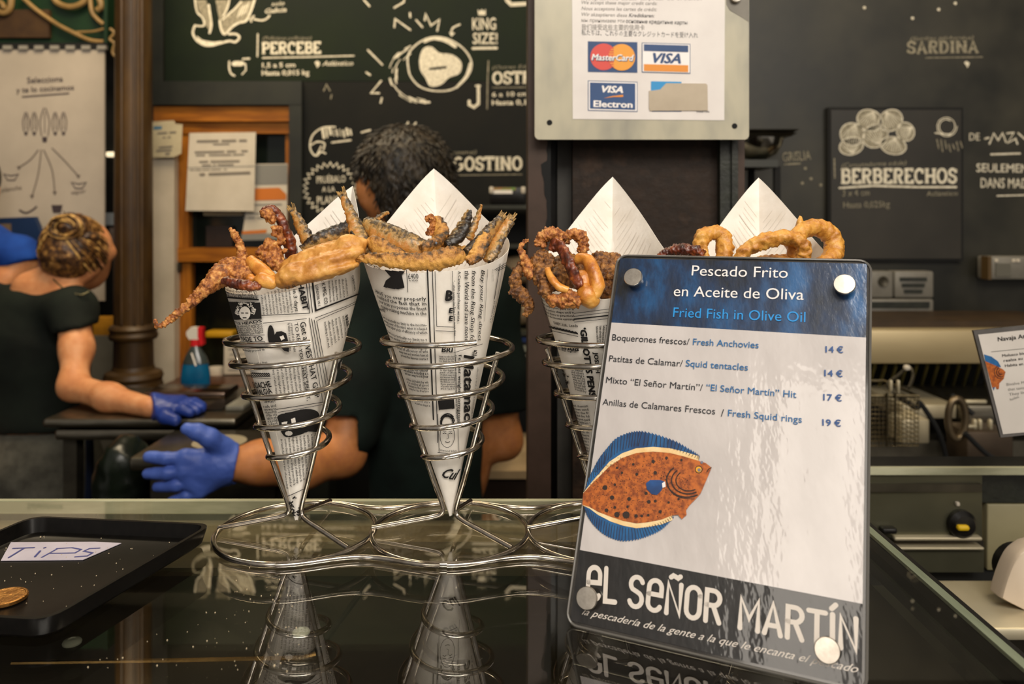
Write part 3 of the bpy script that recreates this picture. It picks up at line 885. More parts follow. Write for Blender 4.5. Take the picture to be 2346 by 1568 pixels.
# ------------------------------------------------------------------ price sign
BL = Vector((.0314, .4626, GZ)); uu = Vector((.1439, -.0686, 0)).normalized(); nn = Vector((-uu.y, uu.x, 0))
la = R(24.7); vv = nn * math.sin(la) + Vector((0, 0, 1)) * math.cos(la); no = uu.cross(vv)   # no points to the viewer
sp = Plane(BL + Vector((0, 0, .0008)), uu, vv)
SW, SH = .1594, .2312
sg_ = thing('price_sign', BL + uu * SW / 2, 'clear plastic price sign of fried fish in front of the wire stand, leaning back', 'sign')
def rrect(w, h, r, n=6, x0=0, y0=0):
    p = []
    for cx_, cy_, a0 in ((w - r, h - r, 0), (r, h - r, 90), (r, r, 180), (w - r, r, 270)):
        p += [(x0 + cx_ + r * math.cos(R(a0 + 90 * i / n)), y0 + cy_ + r * math.sin(R(a0 + 90 * i / n))) for i in range(n + 1)]
    return p
M_acr = mat('acrylic_edge', '2a2724', '45413c', 50, .12, spec=.6, coat=.5)
def glare(name, c1, c2=None, **k):
    return mat(name, c1, c2, rough=.35, coat=.9, crough=.06, bump=.3, bscale=46, stretch=(1, .45, .45), **k)
b = MB()
pts = rrect(SW, SH, .007)
b.loft([[sp.pt(x, y, -.0060) for x, y in pts], [sp.pt(x, y, -.0008) for x, y in pts]])
b.build('back_panel', M_acr, sg_, label='dark edged plastic backing panel', ang=30)
def patch(name, u0, v0, u1, v1, m, off, lab):
    n1, n2 = 24, 24; b = MB()
    vs = [sp.pt(u0 + (u1 - u0) * i / n1, v0 + (v1 - v0) * j / n2, off) for j in range(n2 + 1) for i in range(n1 + 1)]
    b.add(vs, [(j * (n1 + 1) + i, j * (n1 + 1) + i + 1, (j + 1) * (n1 + 1) + i + 1, (j + 1) * (n1 + 1) + i) for j in range(n2) for i in range(n1)])
    return b.build(name, m, sg_, lab)
# heights of the bands from the photo
hB = sp.pick(1650, 1322).y; hT = sp.pick(1700, 757).y
e_ = .0022
M_navy = glare('deep_sea_print', '04070d', '125083', scale=42, detail=8, lo=.36, hi=.68, c3='0a2748')
M_fld = glare('white_print', 'c2bbb8', 'b4adaa', scale=30)
M_foot = glare('black_print', '0c0a09', '1a1715', scale=140)
patch('header_band', e_, hT, SW - e_, SH - e_, M_navy, 0, 'dark blue sea patterned header band')
patch('white_field', e_, hB, SW - e_, hT, M_fld, 0, 'white price list field')
patch('footer_band', e_, e_, SW - e_, hB, M_foot, 0, 'black footer band')
M_clear = pane_mat('clear_edge', (.9, .92, .9, 1), 1.45)
b = MB()
for i in range(len(pts)):
    pass
b.tube([sp.pt(x, y, -.0002) for x, y in pts], .0008, 6, True); b.build('clear_rim', mat('clear_plastic_rim', '5a5752', rough=.1, spec=.7), sg_, label='thin shiny plastic rim')
M_tw = mat('sign_white', 'dcd8d6', rough=.5); M_tb = mat('sign_blue', '1a86cc', rough=.5); M_tk = mat('sign_ink', '16181f', rough=.5)
M_tbd = mat('sign_dark_blue', '1c5e92', rough=.5); M_pr = mat('price_ink', '2a4d83', rough=.5)
SO = .0005
z = lambda x, y: (1270 + x / 3.0077, 570 + y / 3.0077)
b = MB()
T(b, sp, 'Pescado Frito', z(946, 186), z(1608, 204), 26, 0, 0, 4, off=SO); T(b, sp, 'en Aceite de Oliva', z(822, 328), z(1718, 355), 26, 0, 0, 4, off=SO)
apart(b, .0015, 'lettering', M_tw, sg_, 'white title lettering')
b = MB(); T(b, sp, 'Fried Fish in Olive Oil', z(818, 472), z(1730, 508), 24, 0, 0, 4, off=SO); b.build('lettering', M_tb, sg_, label='bright blue title lettering')
b = MB(); b2 = MB(); b3 = MB()
for s1, p0, p1, s2, p2, p3, pr, q0, q1 in (
    ('Boquerones frescos/', (398, 632), (930, 665), 'Fresh Anchovies', (955, 664), (1408, 688), '14 €', (1868, 716), (1992, 720)),
    ('Patitas de Calamar/', (377, 778), (884, 815), 'Squid tentacles', (905, 812), (1334, 842), '14 €', (1860, 880), (1988, 886)),
    ('Mixto “El Señor Martín”/', (356, 926), (1022, 982), '“El Señor Martín” Hit', (1046, 978), (1668, 1030), '17 €', (1852, 1046), (1982, 1054)),
    ('Anillas de Calamares Frescos', (332, 1078), (1108, 1144), 'Fresh Squid rings', (1196, 1155), (1706, 1202), '19 €', (1846, 1220), (1976, 1228))):
    T(b, sp, s1, z(*p0), z(*p1), 15, .004, 0, 4, off=SO); T(b2, sp, s2, z(*p2), z(*p3), 15.5, .008, 0, 4, off=SO); T(b3, sp, pr, z(*q0), z(*q1), 15, .03, 0, 4, off=SO)
T(b, sp, '/', z(1148, 1158), z(1172, 1158), 17, .004, 0, 3, off=SO)
apart(b, .0015, 'lettering', M_tk, sg_, 'black dish name'); apart(b2, .0015, 'lettering', M_tbd, sg_, 'blue English dish name'); apart(b3, .0015, 'lettering', M_pr, sg_, 'blue price in euro')
b = MB(); z = lambda x, y: (1270 + x / 3.0077, 1240 + y / 3.0077)
put(b, sp, stroke_text("eL", 'round', .16), z(215, 400), z(435, 424), 68, SO, 0, True, 1)
put(b, sp, stroke_text("SeN~OR", 'round', .16), z(500, 442), z(1152, 570), 62, SO, 0, True, 1)
put(b, sp, stroke_text("MARTI'N", 'round', .16), z(1262, 596), z(2098, 762), 63, SO, 0, True, 1)
T(b, sp, 'la pescadería de la gente a la que le encanta el pescado', z(190, 506), z(2096, 912), 15, -.008, .55, 3, off=SO)
b.build('lettering', mat('sign_cream', 'c9c0b6', rough=.5), sg_, label='cream lettering in the black footer')
# printed flatfish
z = lambda x, y: (1290 + x / 3.087, 950 + y / 3.087)
M_fo = mat('fish_orange', 'b35f20', '7f3c14', 330, .5, lo=.4, hi=.62); M_fb = mat('fish_blue', '1f6298', '163a66', 90, .5, stretch=(1, 1, .2)); M_fc = mat('fish_cream', 'd9b173', 'e3cfa4', 90, .5)
M_fk = mat('fish_ink', '2a1a12', rough=.6)
top = [(160, 530), (180, 460), (215, 390), (260, 310), (320, 235), (370, 180), (440, 145), (500, 130), (560, 128), (640, 145), (720, 170), (800, 200), (870, 240), (930, 275), (965, 300)]
bt = [(145, 560), (200, 500), (260, 440), (330, 370), (420, 310), (520, 275), (640, 265), (760, 275), (860, 300), (960, 330)]
bot = [(150, 655), (170, 710), (210, 770), (270, 830), (340, 870), (420, 890), (520, 880), (600, 855), (680, 820), (740, 770), (780, 720)]
bb = [(775, 715), (700, 745), (600, 765), (520, 772), (430, 755), (340, 725), (250, 690), (190, 655), (140, 640)]
def spiky(pts, amp, sgn, n=46):
    q = [(p.x, p.y) for p in spline([(a, c, 0) for a, c in pts], 6)]; out = []
    for i in range(n + 1):
        t_ = i / n * (len(q) - 1); k = min(int(t_), len(q) - 2); f = t_ - k
        x, y = q[k][0] + (q[k + 1][0] - q[k][0]) * f, q[k][1] + (q[k + 1][1] - q[k][1]) * f
        out.append((x, y)); out.append((x + 4, y + sgn * amp))
    return out
b = MB()
blot(b, sp, [z(*p) for p in spiky(top, 12, -1)] + [z(*p) for p in bt[::-1]], SO)
blot(b, sp, [z(*p) for p in spiky(bot, 12, 1)] + [z(*p) for p in bb], SO)
b.build('fish_fins', M_fb, sg_, label='blue fins of the printed flatfish')
b = MB()
blot(b, sp, [z(x, y - 34 * min(1, max(.15, (x - 120) / 200))) for x, y in bt] + [z(*p) for p in bt[::-1]], SO + .00015)
blot(b, sp, [z(x, y + 34 * min(1, max(.15, (x - 120) / 200))) for x, y in bb] + [z(*p) for p in bb[::-1]], SO + .00015)
b.build('fish_fins', M_fc, sg_, label='cream fin roots of the printed flatfish')
b = MB()
body = bt + [(1010, 345), (1052, 378), (1035, 420), (1010, 480), (975, 560), (940, 600), (900, 640), (872, 680), (876, 712), (842, 742), (816, 712)] + bb
blot(b, sp, [z(*p) for p in body], SO + .0003); b.build('fish_body', M_fo, sg_, label='orange spotted body of the printed flatfish')
b = MB(); rg = random.Random(3)
def dot(mb, x, y, r, off, sy=1): blot(mb, sp, [z(x + r * math.cos(R(a)), y + r * sy * math.sin(R(a))) for a in range(0, 360, 40)], off)
for x, y, r in ((500, 355, 9), (525, 425, 11), (655, 415, 13), (735, 310, 10), (840, 325, 9), (640, 335, 13), (385, 380, 9), (420, 415, 9), (300, 520, 18), (590, 560, 12), (655, 615, 11), (750, 625, 9), (690, 690, 12), (520, 720, 13), (385, 710, 20), (450, 712, 26), (310, 680, 14), (605, 715, 10), (560, 720, 10), (470, 600, 14), (350, 590, 16), (610, 620, 14), (820, 600, 9), (370, 500, 9), (460, 655, 9), (370, 660, 10)):
    dot(b, x, y, r, SO + .0005)
k = 0
while k < 620:
    x, y = rg.uniform(190, 900), rg.uniform(280, 740)
    if abs(y - 520) < 235 * (1 - ((x - 560) / 440) ** 2) ** .6: 
        blot(b, sp, [z(x - 3, y), z(x, y - 3), z(x + 3, y), z(x, y + 3)], SO + .0005); k += 1
for i in range(46):
    t_ = i / 45; q = spline([(a, c, 0) for a, c in top], 3); p = q[int(t_ * (len(q) - 1))]; q2 = spline([(a, c, 0) for a, c in bt], 5); p2 = q2[int(t_ * (len(q2) - 1))]
    ink(b, sp, [z(p.x, p.y), z(p.x * .35 + p2.x * .65, p.y * .35 + p2.y * .65)], 1.1, SO + .0005)
    q = spline([(a, c, 0) for a, c in bot], 4); p = q[int(t_ * (len(q) - 1))]; q2 = spline([(a, c, 0) for a, c in bb[::-1]], 5); p2 = q2[int(t_ * (len(q2) - 1))]
    ink(b, sp, [z(p.x, p.y), z(p.x * .35 + p2.x * .65, p.y * .35 + p2.y * .65)], 1.1, SO + .0005)
for r_ in (1, .8, .62): ink(b, sp, [z(880 + 145 * r_ * math.cos(R(a)) + (1 - r_) * 30, 470 + 118 * r_ * math.sin(R(a))) for a in range(60, 236, 12)], 2.2 * r_ + 1, SO + .0005)
ink(b, sp, [z(1052, 378), z(1030, 390), z(1020, 408)], 1.6, SO + .0005); ink(b, sp, [z(730, 430), z(760, 540), z(830, 590), z(930, 600)], 1.6, SO + .0005, smooth=4)
dot(b, 962, 392, 28, SO + .0005); b.build('fish_marks', M_fk, sg_, label='dark spots, rays and gill lines of the printed flatfish')
b = MB(); dot(b, 962, 392, 22, SO + .0007); b.build('fish_eye', mat('fish_yellow', 'd99a1e', rough=.5), sg_)
b = MB(); dot(b, 966, 396, 12, SO + .0009); dot(b, 984, 342, 10, SO + .0007); b.build('fish_eye', mat('fish_grey', '6a6a78', rough=.5), sg_)
b = MB(); blot(b, sp, [z(726, 480), z(690, 466), z(620, 466), z(590, 490), z(596, 530), z(630, 566), z(668, 572), z(700, 540)], SO + .0007); b.build('fish_fins', mat('fish_fin', '1c4b86', '12305c', 60, .5), sg_, label='small blue side fin of the printed flatfish')
b = MB(); blot(b, sp, [z(726, 476), z(704, 490), z(708, 522), z(730, 514)], SO + .0009); b.build('fish_marks', M_tw, sg_, label='white patch on the printed flatfish')
M_pin = mat('brushed_pin', 'cfc7bb', 'b9b0a4', 260, .3, 1)
for px, py in ((1456, 643), (1936, 660), (1352, 1372), (1897, 1490)):
    q = sp.pick(px, py); c = sp.pt(q.x, q.y, -.001)
    b = MB(); b.lathe([(.0045, 0), (.0047, .0058), (.0060, .0058), (.0063, .0064), (.0063, .0076), (.0059, .0081), (.0001, .0082)], c, 28, axis=no); b.build('magnet_pin', M_pin, sg_, label='round steel pin', ang=50)

# ------------------------------------------------------------------ tip tray, note, coin
tb = Vector((-.3588, .5964, GZ)); tr_ = Vector((-.2175, .581, GZ)); tf = Vector((-.2572, .4415, GZ)); tl = tb + tf - tr_
M_tray = mat('black_tray', '080706', '0e0c0a', 200, .3, spec=.25)
b = MB()
cen = (tb + tf) / 2
def quadring(s, z_): return [cen + (p - cen) * s + Vector((0, 0, z_)) for p in (tl, tf, tr_, tb)]
def rq(s, z_, r=.09):
    q = quadring(s, z_); out = []
    for i in range(4):
        a, c, d = q[i - 1], q[i], q[(i + 1) % 4]
        p, e = c + (a - c) * r, c + (d - c) * r
        for k in range(6):
            t_ = k / 5; out.append(p * (1 - t_) ** 2 + c * 2 * t_ * (1 - t_) + e * t_ * t_)
    return out
b.loft([rq(.93, .0005), rq(.97, .003), rq(1.0, .012), rq(1.0, .0135), rq(.965, .0135), rq(.93, .004), rq(.90, .003)])
b.build('tip_tray', M_tray, None, 'shallow black plastic tray for tips at the left end of the counter', 'tray', ang=30)
zt = .0034
def ont(px, py, zz=zt):
    d = (EYE - zz) * F / (py - HY); return U(px, py, d)
q = [ont(2, 1286), ont(25, 1244), (ont(218, 1243)), ont(278, 1246), ont(190, 1284)]
b = MB(); n_ = thing('paper_note', (sum(q, Vector()) / 5), 'torn white paper note with blue handwriting lying in the tip tray', 'note')
b.prism(q, (0, 0, .0004)); b.build('paper_sheet', mat('note_paper', 'b9b2bd', 'aaa3b0', 30, .7), n_, smooth=False)
tp = Plane(Vector((0, 0, GZ + zt + .0004)), (q[2] - q[1]), Vector((0, 0, 1)).cross(q[2] - q[1]))
b = MB()
for pts in ([(30, 1258), (78, 1256)], [(56, 1257), (20, 1279)], [(92, 1264), (80, 1277)], [(101, 1257), (104, 1256)], [(132, 1258), (96, 1278)], [(130, 1258), (165, 1256), (186, 1260), (172, 1268), (112, 1269)], [(228, 1257), (205, 1258), (192, 1264), (212, 1268), (200, 1275), (172, 1277)]):
    ink(b, tp, pts, 4.5, .0002)
b.build('handwriting', mat('pen_blue', '3a3f7e', rough=.6), n_)
c = ont(12, 1372, .004); co = MB()
prof = [(.0001, 0), (.0116, 0), (.0121, .0003), (.0121, .0021), (.0117, .0024), (.0108, .0024), (.0105, .0021), (.0001, .0021)]
co.lathe(prof, (c.x, c.y, GZ + zt), 72)
for i in range(72):
    if i % 2: continue
    a = 2 * PI * i / 72; co.box((c.x + .01212 * math.cos(a), c.y + .01212 * math.sin(a), GZ + zt + .0012), (.0003, .0006, .0016), a)
cn_ = co.build('coin', mat('brass_coin', 'b9884a', '8c6030', 200, .38, .9, bump=.4, bscale=260), None, 'brass coloured ridged coin lying in the tip tray', 'coin')

b = MB(); rg = random.Random(11)
for k in range(260):
    if k < 90: p = cen + (tr_ - tb) * rg.uniform(-.43, .43) + (tf - tr_) * rg.uniform(-.43, .43); zz0 = GZ + .0036
    else: p = ont(rg.uniform(60, 700), rg.uniform(1240, 1540), 0); zz0 = GZ
    if k >= 90 and (p - cen).length < .125: continue
    r_ = rg.choice((.00012, .00018, .00028)) * (1.5 if rg.random() < .06 else 1); b.box((p.x, p.y, zz0 + r_), (2 * r_, 2 * r_ * rg.uniform(.6, 1), 2 * r_), rg.uniform(0, 3))
b.build('crumbs', mat('pale_crumb', 'b9a98c', rough=.7), None, 'pale salt crumbs and dust scattered over the counter glass and tip tray', 'crumbs', kind='stuff', smooth=False)

# ------------------------------------------------------------------ fried seafood
def food_mat(name, stops, scale=230, rough=.45, bump=.9, spec=.5, tone=0, bscale=420, coat=0, sub=0):
    m = bpy.data.materials.new(name); m.use_nodes = True; t = m.node_tree; b = t.nodes['Principled BSDF']
    co = t.nodes.new('ShaderNodeTexCoord')
    n1 = t.nodes.new('ShaderNodeTexNoise'); nset(n1, Scale=scale, Detail=6, Roughness=.62)
    t.links.new(co.outputs['Object'], n1.inputs['Vector'])
    fac = n1.outputs['Fac']
    if tone:
        at = t.nodes.new('ShaderNodeAttribute'); at.attribute_name = 'tone'
        m1 = t.nodes.new('ShaderNodeMath'); m1.operation = 'SUBTRACT'; m1.inputs[1].default_value = .5; t.links.new(fac, m1.inputs[0])
        m2 = t.nodes.new('ShaderNodeMath'); m2.operation = 'MULTIPLY_ADD'; m2.inputs[1].default_value = 1.7
        t.links.new(m1.outputs[0], m2.inputs[0]); t.links.new(at.outputs['Fac'], m2.inputs[2]); fac = m2.outputs[0]
    rp = t.nodes.new('ShaderNodeValToRGB'); e = rp.color_ramp.elements
    e[0].position, e[0].color = stops[0][0], lin(stops[0][1]); e[1].position, e[1].color = stops[-1][0], lin(stops[-1][1])
    for p, c in stops[1:-1]:
        q = e.new(p); q.color = lin(c)
    t.links.new(fac, rp.inputs[0]); t.links.new(rp.outputs[0], b.inputs['Base Color'])
    nset(b, Roughness=rough, **{'Specular IOR Level': spec, 'Coat Weight': coat, 'Coat Roughness': .2})
    if sub: nset(b, **{'Subsurface Weight': sub, 'Subsurface Radius': (.004, .002, .001), 'Subsurface Scale': 1.0})
    n2 = t.nodes.new('ShaderNodeTexNoise'); nset(n2, Scale=bscale, Detail=5, Roughness=.65); t.links.new(co.outputs['Object'], n2.inputs['Vector'])
    bp = t.nodes.new('ShaderNodeBump'); nset(bp, Strength=bump, Distance=.0012)
    t.links.new(n2.outputs['Fac'], bp.inputs['Height']); t.links.new(bp.outputs[0], b.inputs['Normal'])
    return m
M_crumb = food_mat('golden_crumb', [(.32, '4a220b'), (.45, '8e4f1f'), (.56, 'bf7d3c'), (.7, 'dba862')], 260)
M_crumbd = food_mat('dark_crumb', [(.3, '2a1508'), (.45, '5d3613'), (.58, '94612a'), (.74, 'c08d48')], 240)
M_smooth = food_mat('golden_squid', [(.32, '9a5518'), (.48, 'c9822f'), (.62, 'dda04a'), (.75, 'e8bb70')], 60, .36, .35, coat=.25, sub=.12)
M_red = food_mat('browned_squid', [(.34, '2b0f08'), (.48, '5c2410'), (.6, '8a4119'), (.75, 'b9742f')], 120, .3, .5, coat=.4)
M_ring = food_mat('golden_batter', [(.3, '8f5415'), (.45, 'bc7d2b'), (.6, 'd29a42'), (.75, 'e2b566')], 110, .42, .55, coat=.15, sub=.1)
M_fil = food_mat('golden_fillet', [(.3, '93591c'), (.45, 'b87b32'), (.6, 'cd9549'), (.75, 'dcb068')], 70, .42, .4, coat=.1, sub=.1)
M_fish = food_mat('anchovy_skin', [(.1, 'b57a34'), (.34, 'b08a50'), (.5, '806334'), (.64, '48341a'), (.84, '1c1208')], 250, .34, .6, tone=1, coat=.25)
M_fishg = food_mat('breaded_anchovy', [(.12, 'cf9848'), (.4, 'ab7434'), (.6, '6d4a22'), (.8, '2a1d10')], 260, .42, .8, tone=1)

def tent(name, pts, w, m, label, cat, group, amp=.0011, sc=330, cell=480, n=24, parts=None, parent=None, flat=1.0):
    """a fried strip through photo points (px, py, distance) with half widths in photo pixels"""
    P = [U(*p) for p in pts]; rr = [w_ * p[2] / F for w_, p in zip(w, pts)]
    k = 20; Q = spline(P, k); rad = lerp1(rr, len(Q))
    rad[0] *= .45; rad[-1] *= .45
    b = MB(); b.tube(Q, rad, n, flat=flat); rough_up(b, amp, sc, 3, cell)
    return b.build(name, m, parent, label, cat, group, ang=0)

def lump(name, blobs, m, label, cat, group, amp=.0011, sc=300, cell=430, step=.00085, k=.005, parent=None):
    f = Field(k)
    for px, py, d, r in blobs: f.ell(U(px, py, d), (r * d / F,) * 3)
    vs, fs = f.mesh(step); b = MB(); b.add(vs, fs); rough_up(b, amp, sc, 3, cell)
    return b.build(name, m, parent, label, cat, group, ang=0)

G1 = 'fried seafood in the first paper cone'; G2 = 'fried anchovies in the second paper cone'; G3 = 'fried squid tentacles in the third paper cone'; G4 = 'fried squid rings in the fourth paper cone'
# --- cone one
tent('squid_tentacle', [(354, 735, .545), (362, 748, .545), (380, 740, .546), (404, 720, .548), (432, 699, .55), (458, 675, .552), (483, 651, .556), (512, 632, .565), (560, 632, .58), (590, 650, .59)],
     [2.5, 5, 7, 9, 11, 14, 20, 26, 26, 20], M_crumb, 'long crumbed squid tentacle hanging out of the leftmost cone, hooked at its tip', 'squid', G1, .0013)
tent('squid_tentacle', [(527, 524, .572), (537, 536, .572), (545, 552, .572), (553, 578, .572), (556, 606, .573), (560, 640, .58)], [3, 8, 9, 11, 15, 18], M_crumb, 'thin crumbed tentacle standing upright from the leftmost cone', 'squid', G1)
lump('squid_piece', [(500, 626, .575, 20), (525, 612, .575, 22), (552, 612, .572, 24), (575, 625, .57, 22), (540, 636, .566, 20)], M_crumb, 'crumbly fried squid clump at the left rim of the leftmost cone', 'squid', G1, .0016)
tent('squid_tentacle', [(512, 642, .553), (540, 650, .548), (570, 655, .545), (598, 658, .546)], [8, 12, 13, 8], M_red, 'dark browned squid strip lying on the front rim of the leftmost cone', 'squid', G1, .0008)
lump('squid_piece', [(603, 580, .585, 15), (618, 566, .585, 18), (632, 580, .585, 17), (622, 600, .582, 18), (640, 608, .582, 14)], M_crumb, 'knobbly crumbed squid piece in the middle of the leftmost cone, under the curled tentacle', 'squid', G1, .0016)
tent('squid_piece', [(572, 596, .57), (590, 612, .565), (606, 626, .56), (625, 640, .556)], [12, 16, 17, 12], M_smooth, 'smooth orange squid piece beside the crumbly clump in the leftmost cone', 'squid', G1, .0006, 120, 0)
lump('squid_piece', [(575, 640, .556, 13), (600, 640, .55, 17), (620, 648, .549, 15)], M_smooth, 'pale golden squid lump at the front rim of the leftmost cone, left of the fillet', 'squid', G1, .0008, 150, 0)
tent('squid_tentacle', [(606, 499, .59), (607, 486, .59), (621, 481, .59), (637, 493, .592), (650, 520, .594), (662, 552, .596), (668, 585, .598), (664, 620, .6)], [10, 14, 15, 16, 18, 20, 20, 16], M_red, 'curled reddish tentacle arching up from the leftmost cone', 'squid', G1, .0012, 190, 260, flat=.7)
lump('squid_piece', [(612, 490, .583, 13), (622, 501, .583, 9), (634, 523, .583, 8), (637, 536, .584, 9), (644, 553, .585, 8), (652, 575, .585, 7)], M_crumb, 'crumb crust along the left side of the curled reddish tentacle', 'squid', G1, .0018)

# golden fillet: two soft lobes folded along a crease
f = Field(.0025)
def ee(px, py, d, rx, ry, rz, roll):
    f.ell(U(px, py, d), (rx, ry, rz), Matrix.Rotation(roll, 3, 'Y'))
ee(742, 584, .566, .033, .011, .0080, R(-17)); ee(732, 609, .5555, .033, .011, .0072, R(-19)); ee(738, 626, .552, .026, .009, .0050, R(-14)); ee(668, 630, .553, .013, .011, .0080, R(-32)); ee(800, 576, .562, .011, .009, .012, R(-14))
vs, fs = f.mesh(.0011); b = MB(); b.add(vs, fs); rough_up(b, .0009, 210, 4)
b.build('fish_fillet', M_fil, None, 'large smooth golden fried fillet at the right of the leftmost cone', 'fish', G1, ang=0)

def fish(pts, w, label, group, m=None, tail=0, tone=.25, dor=(0, 0, 1), flat=.62, amp=.0013, eye=None, spread=1.0):
    P = [U(*p) for p in pts]; rr = [w_ * 1.32 * p[2] / F for w_, p in zip(w, pts)]
    Q = spline(P, 14); rad = lerp1(rr, len(Q)); L = len(Q); n = 22; rings = []; tn = []
    dv = Vector(dor)
    for i in range(L):
        t_ = (Q[min(i + 1, L - 1)] - Q[max(i - 1, 0)]).normalized()
        u = (dv - t_ * dv.dot(t_)).normalized(); v = t_.cross(u)
        r_ = rad[i] * (.5 if i in (0, L - 1) else 1)
        rings.append([Q[i] + (u * math.cos(2 * PI * j / n) + v * flat * math.sin(2 * PI * j / n)) * r_ for j in range(n)])
        tn += [tone - .07 + .40 * math.cos(2 * PI * j / n) for j in range(n)]
    b = MB(); b.loft(rings, 0, True, True, tn); rough_up(b, amp * .75, 420, 3, 520)
    rt = thing('fried_anchovy', sum(P, Vector()) / len(P), label, 'fish', group)
    b.build('fish_body', m or M_fish, rt, ang=0)
    if tail:
        e = Q[0] if tail == 1 else Q[-1]; t_ = (e - (Q[6] if tail == 1 else Q[-7])).normalized()
        view = (Vector((0, 0, GZ + EYE)) - e).normalized(); sd = t_.cross(view).normalized()
        b = MB()
        for s_ in (-1.1, -.7, -.3, .1, .5, .9):
            o0 = e - t_ * .005; k_ = random.uniform(.8, 1.15); w_ = .00085
            q = [o0 + sd * (s_ * .0012 - w_), o0 + sd * (s_ * .0012 + w_), o0 + t_ * .006 + sd * (s_ * .0022 + w_), o0 + t_ * .0105 * k_ + sd * (s_ * .0030 + w_ * .5), o0 + t_ * .0110 * k_ + sd * (s_ * .0031 - w_ * .3), o0 + t_ * .006 + sd * (s_ * .0022 - w_)]
            pr = [p + view * .0006 for p in q]; b.loft([pr, [p - view * .0012 for p in pr]], 0, True, True, [.42 + .15 * random.random() for _ in range(12)])
        rough_up(b, .0005, 500, 2)
        b.build('tail_fin', m or M_fish, rt, ang=0)
    if eye:
        c = U(*eye); b = MB(); vw = (Vector((0, 0, GZ + EYE)) - c).normalized()
        b.lathe([(.0001, .0012), (.001, .001), (.0016, .0004), (.0019, -.0004), (.0017, -.0012)], c, 14, axis=vw); b.build('eye', mat('fish_eye', '6f7d8c', rough=.15, spec=.8), rt, label='dull silver eye')
    return rt
fish([(672, 484, .606), (686, 512, .604), (702, 545, .602), (716, 585, .6)], [6, 10, 13, 12], 'anchovy tail rising behind the curled tentacle in the leftmost cone', G1, tail=1, tone=.3)
fish([(692, 572, .597), (725, 551, .597), (765, 537, .6), (806, 522, .604), (830, 512, .606)], [7, 12, 15, 15, 8], 'dark whole anchovy lying behind the golden fillet in the leftmost cone', G1, tone=.62)
# --- cone two
fish([(787, 450, .588), (801, 485, .586), (815, 523, .582), (826, 553, .576), (840, 580, .572)], [6, 9, 13, 16, 15], 'anchovy with its tail sticking up at the left rim of the second cone', G2, tail=1, tone=.34, dor=(1, 0, .1))
fish([(834, 512, .592), (862, 528, .586), (898, 546, .58), (940, 561, .575), (982, 575, .575)], [13, 20, 23, 21, 14], 'silvery dark backed anchovy sloping down across the second cone', G2, tone=.38, dor=(.3, .3, 1))
fish([(846, 548, .57), (868, 566, .566), (900, 584, .563), (935, 592, .565)], [10, 17, 17, 10], 'golden anchovy lying under the silvery one in the second cone', G2, M_fishg, tone=.2)
fish([(792, 586, .56), (812, 590, .556), (840, 592, .553), (887, 596, .549), (940, 600, .547), (990, 598, .547), (1035, 588, .549), (1062, 590, .553)], [1.5, 4, 9, 13, 15, 17, 18, 11], 'long breaded anchovy lying along the front rim of the second cone', G2, M_fishg, tone=.25, amp=.0018)
fish([(803, 532, .578), (812, 553, .575), (822, 574, .573), (836, 590, .573)], [5, 8, 9, 7], 'small dark anchovy tucked against the left rim of the second cone', G2, tone=.66)
fish([(844, 516, .606), (866, 500, .61), (890, 485, .613)], [7, 5, 2.5], 'thin anchovy tail pointing to the right behind the second cone rim', G2, tone=.45)
fish([(1001, 496, .59), (1008, 520, .588), (1010, 543, .584), (995, 562, .576), (965, 576, .57)], [6, 13, 17, 18, 14], 'upright anchovy with a pale eye in the middle of the second cone', G2, M_fishg, tone=.3, dor=(.6, 0, .6), eye=(997, 556, .5705), amp=.0015)
tent('anchovy_piece', [(975, 503, .586), (986, 500, .586), (990, 515, .586), (984, 540, .585)], [8, 9, 7, 8], M_crumb, 'broken crumb flake left of the upright anchovy in the second cone', 'fish', G2, .0012)
fish([(1075, 481, .59), (1069, 502, .588), (1058, 526, .585), (1042, 549, .581), (1018, 563, .577)], [4, 10, 15, 17, 14], 'black backed anchovy with its head up in the second cone', G2, tone=.72, dor=(1, -.6, .3))
fish([(1103, 470, .592), (1095, 495, .592), (1085, 520, .59), (1074, 548, .587)], [2, 4.5, 7.5, 9], 'thin pointed anchovy tail in front of the raised paper of the second cone', G2, tone=.3)
fish([(1148, 500, .592), (1128, 524, .588), (1100, 560, .58), (1070, 586, .572)], [7, 12, 16, 14], 'speckled anchovy leaning right in the second cone, tail up', G2, tail=1, tone=.46, dor=(-.6, -.5, .5))
fish([(1169, 505, .588), (1151, 535, .584), (1132, 572, .576), (1116, 600, .57)], [8, 10, 12, 9], 'rightmost anchovy in the second cone, its tail above the paper rim', G2, tail=1, tone=.4, dor=(1, 0, .2))
fish([(1116, 534, .576), (1104, 560, .57), (1088, 588, .563), (1070, 600, .56)], [7, 13, 14, 10], 'golden anchovy lying in front of the speckled one in the second cone', G2, M_fishg, tone=.34, dor=(1, 0, .2))
lump('anchovy_piece', [(905, 585, .58, 20), (950, 585, .585, 22), (1000, 585, .585, 22), (1045, 580, .585, 20), (1080, 575, .588, 16), (870, 575, .585, 16)], M_fishg, 'mass of breaded anchovy pieces low in the second cone', 'fish', G2)
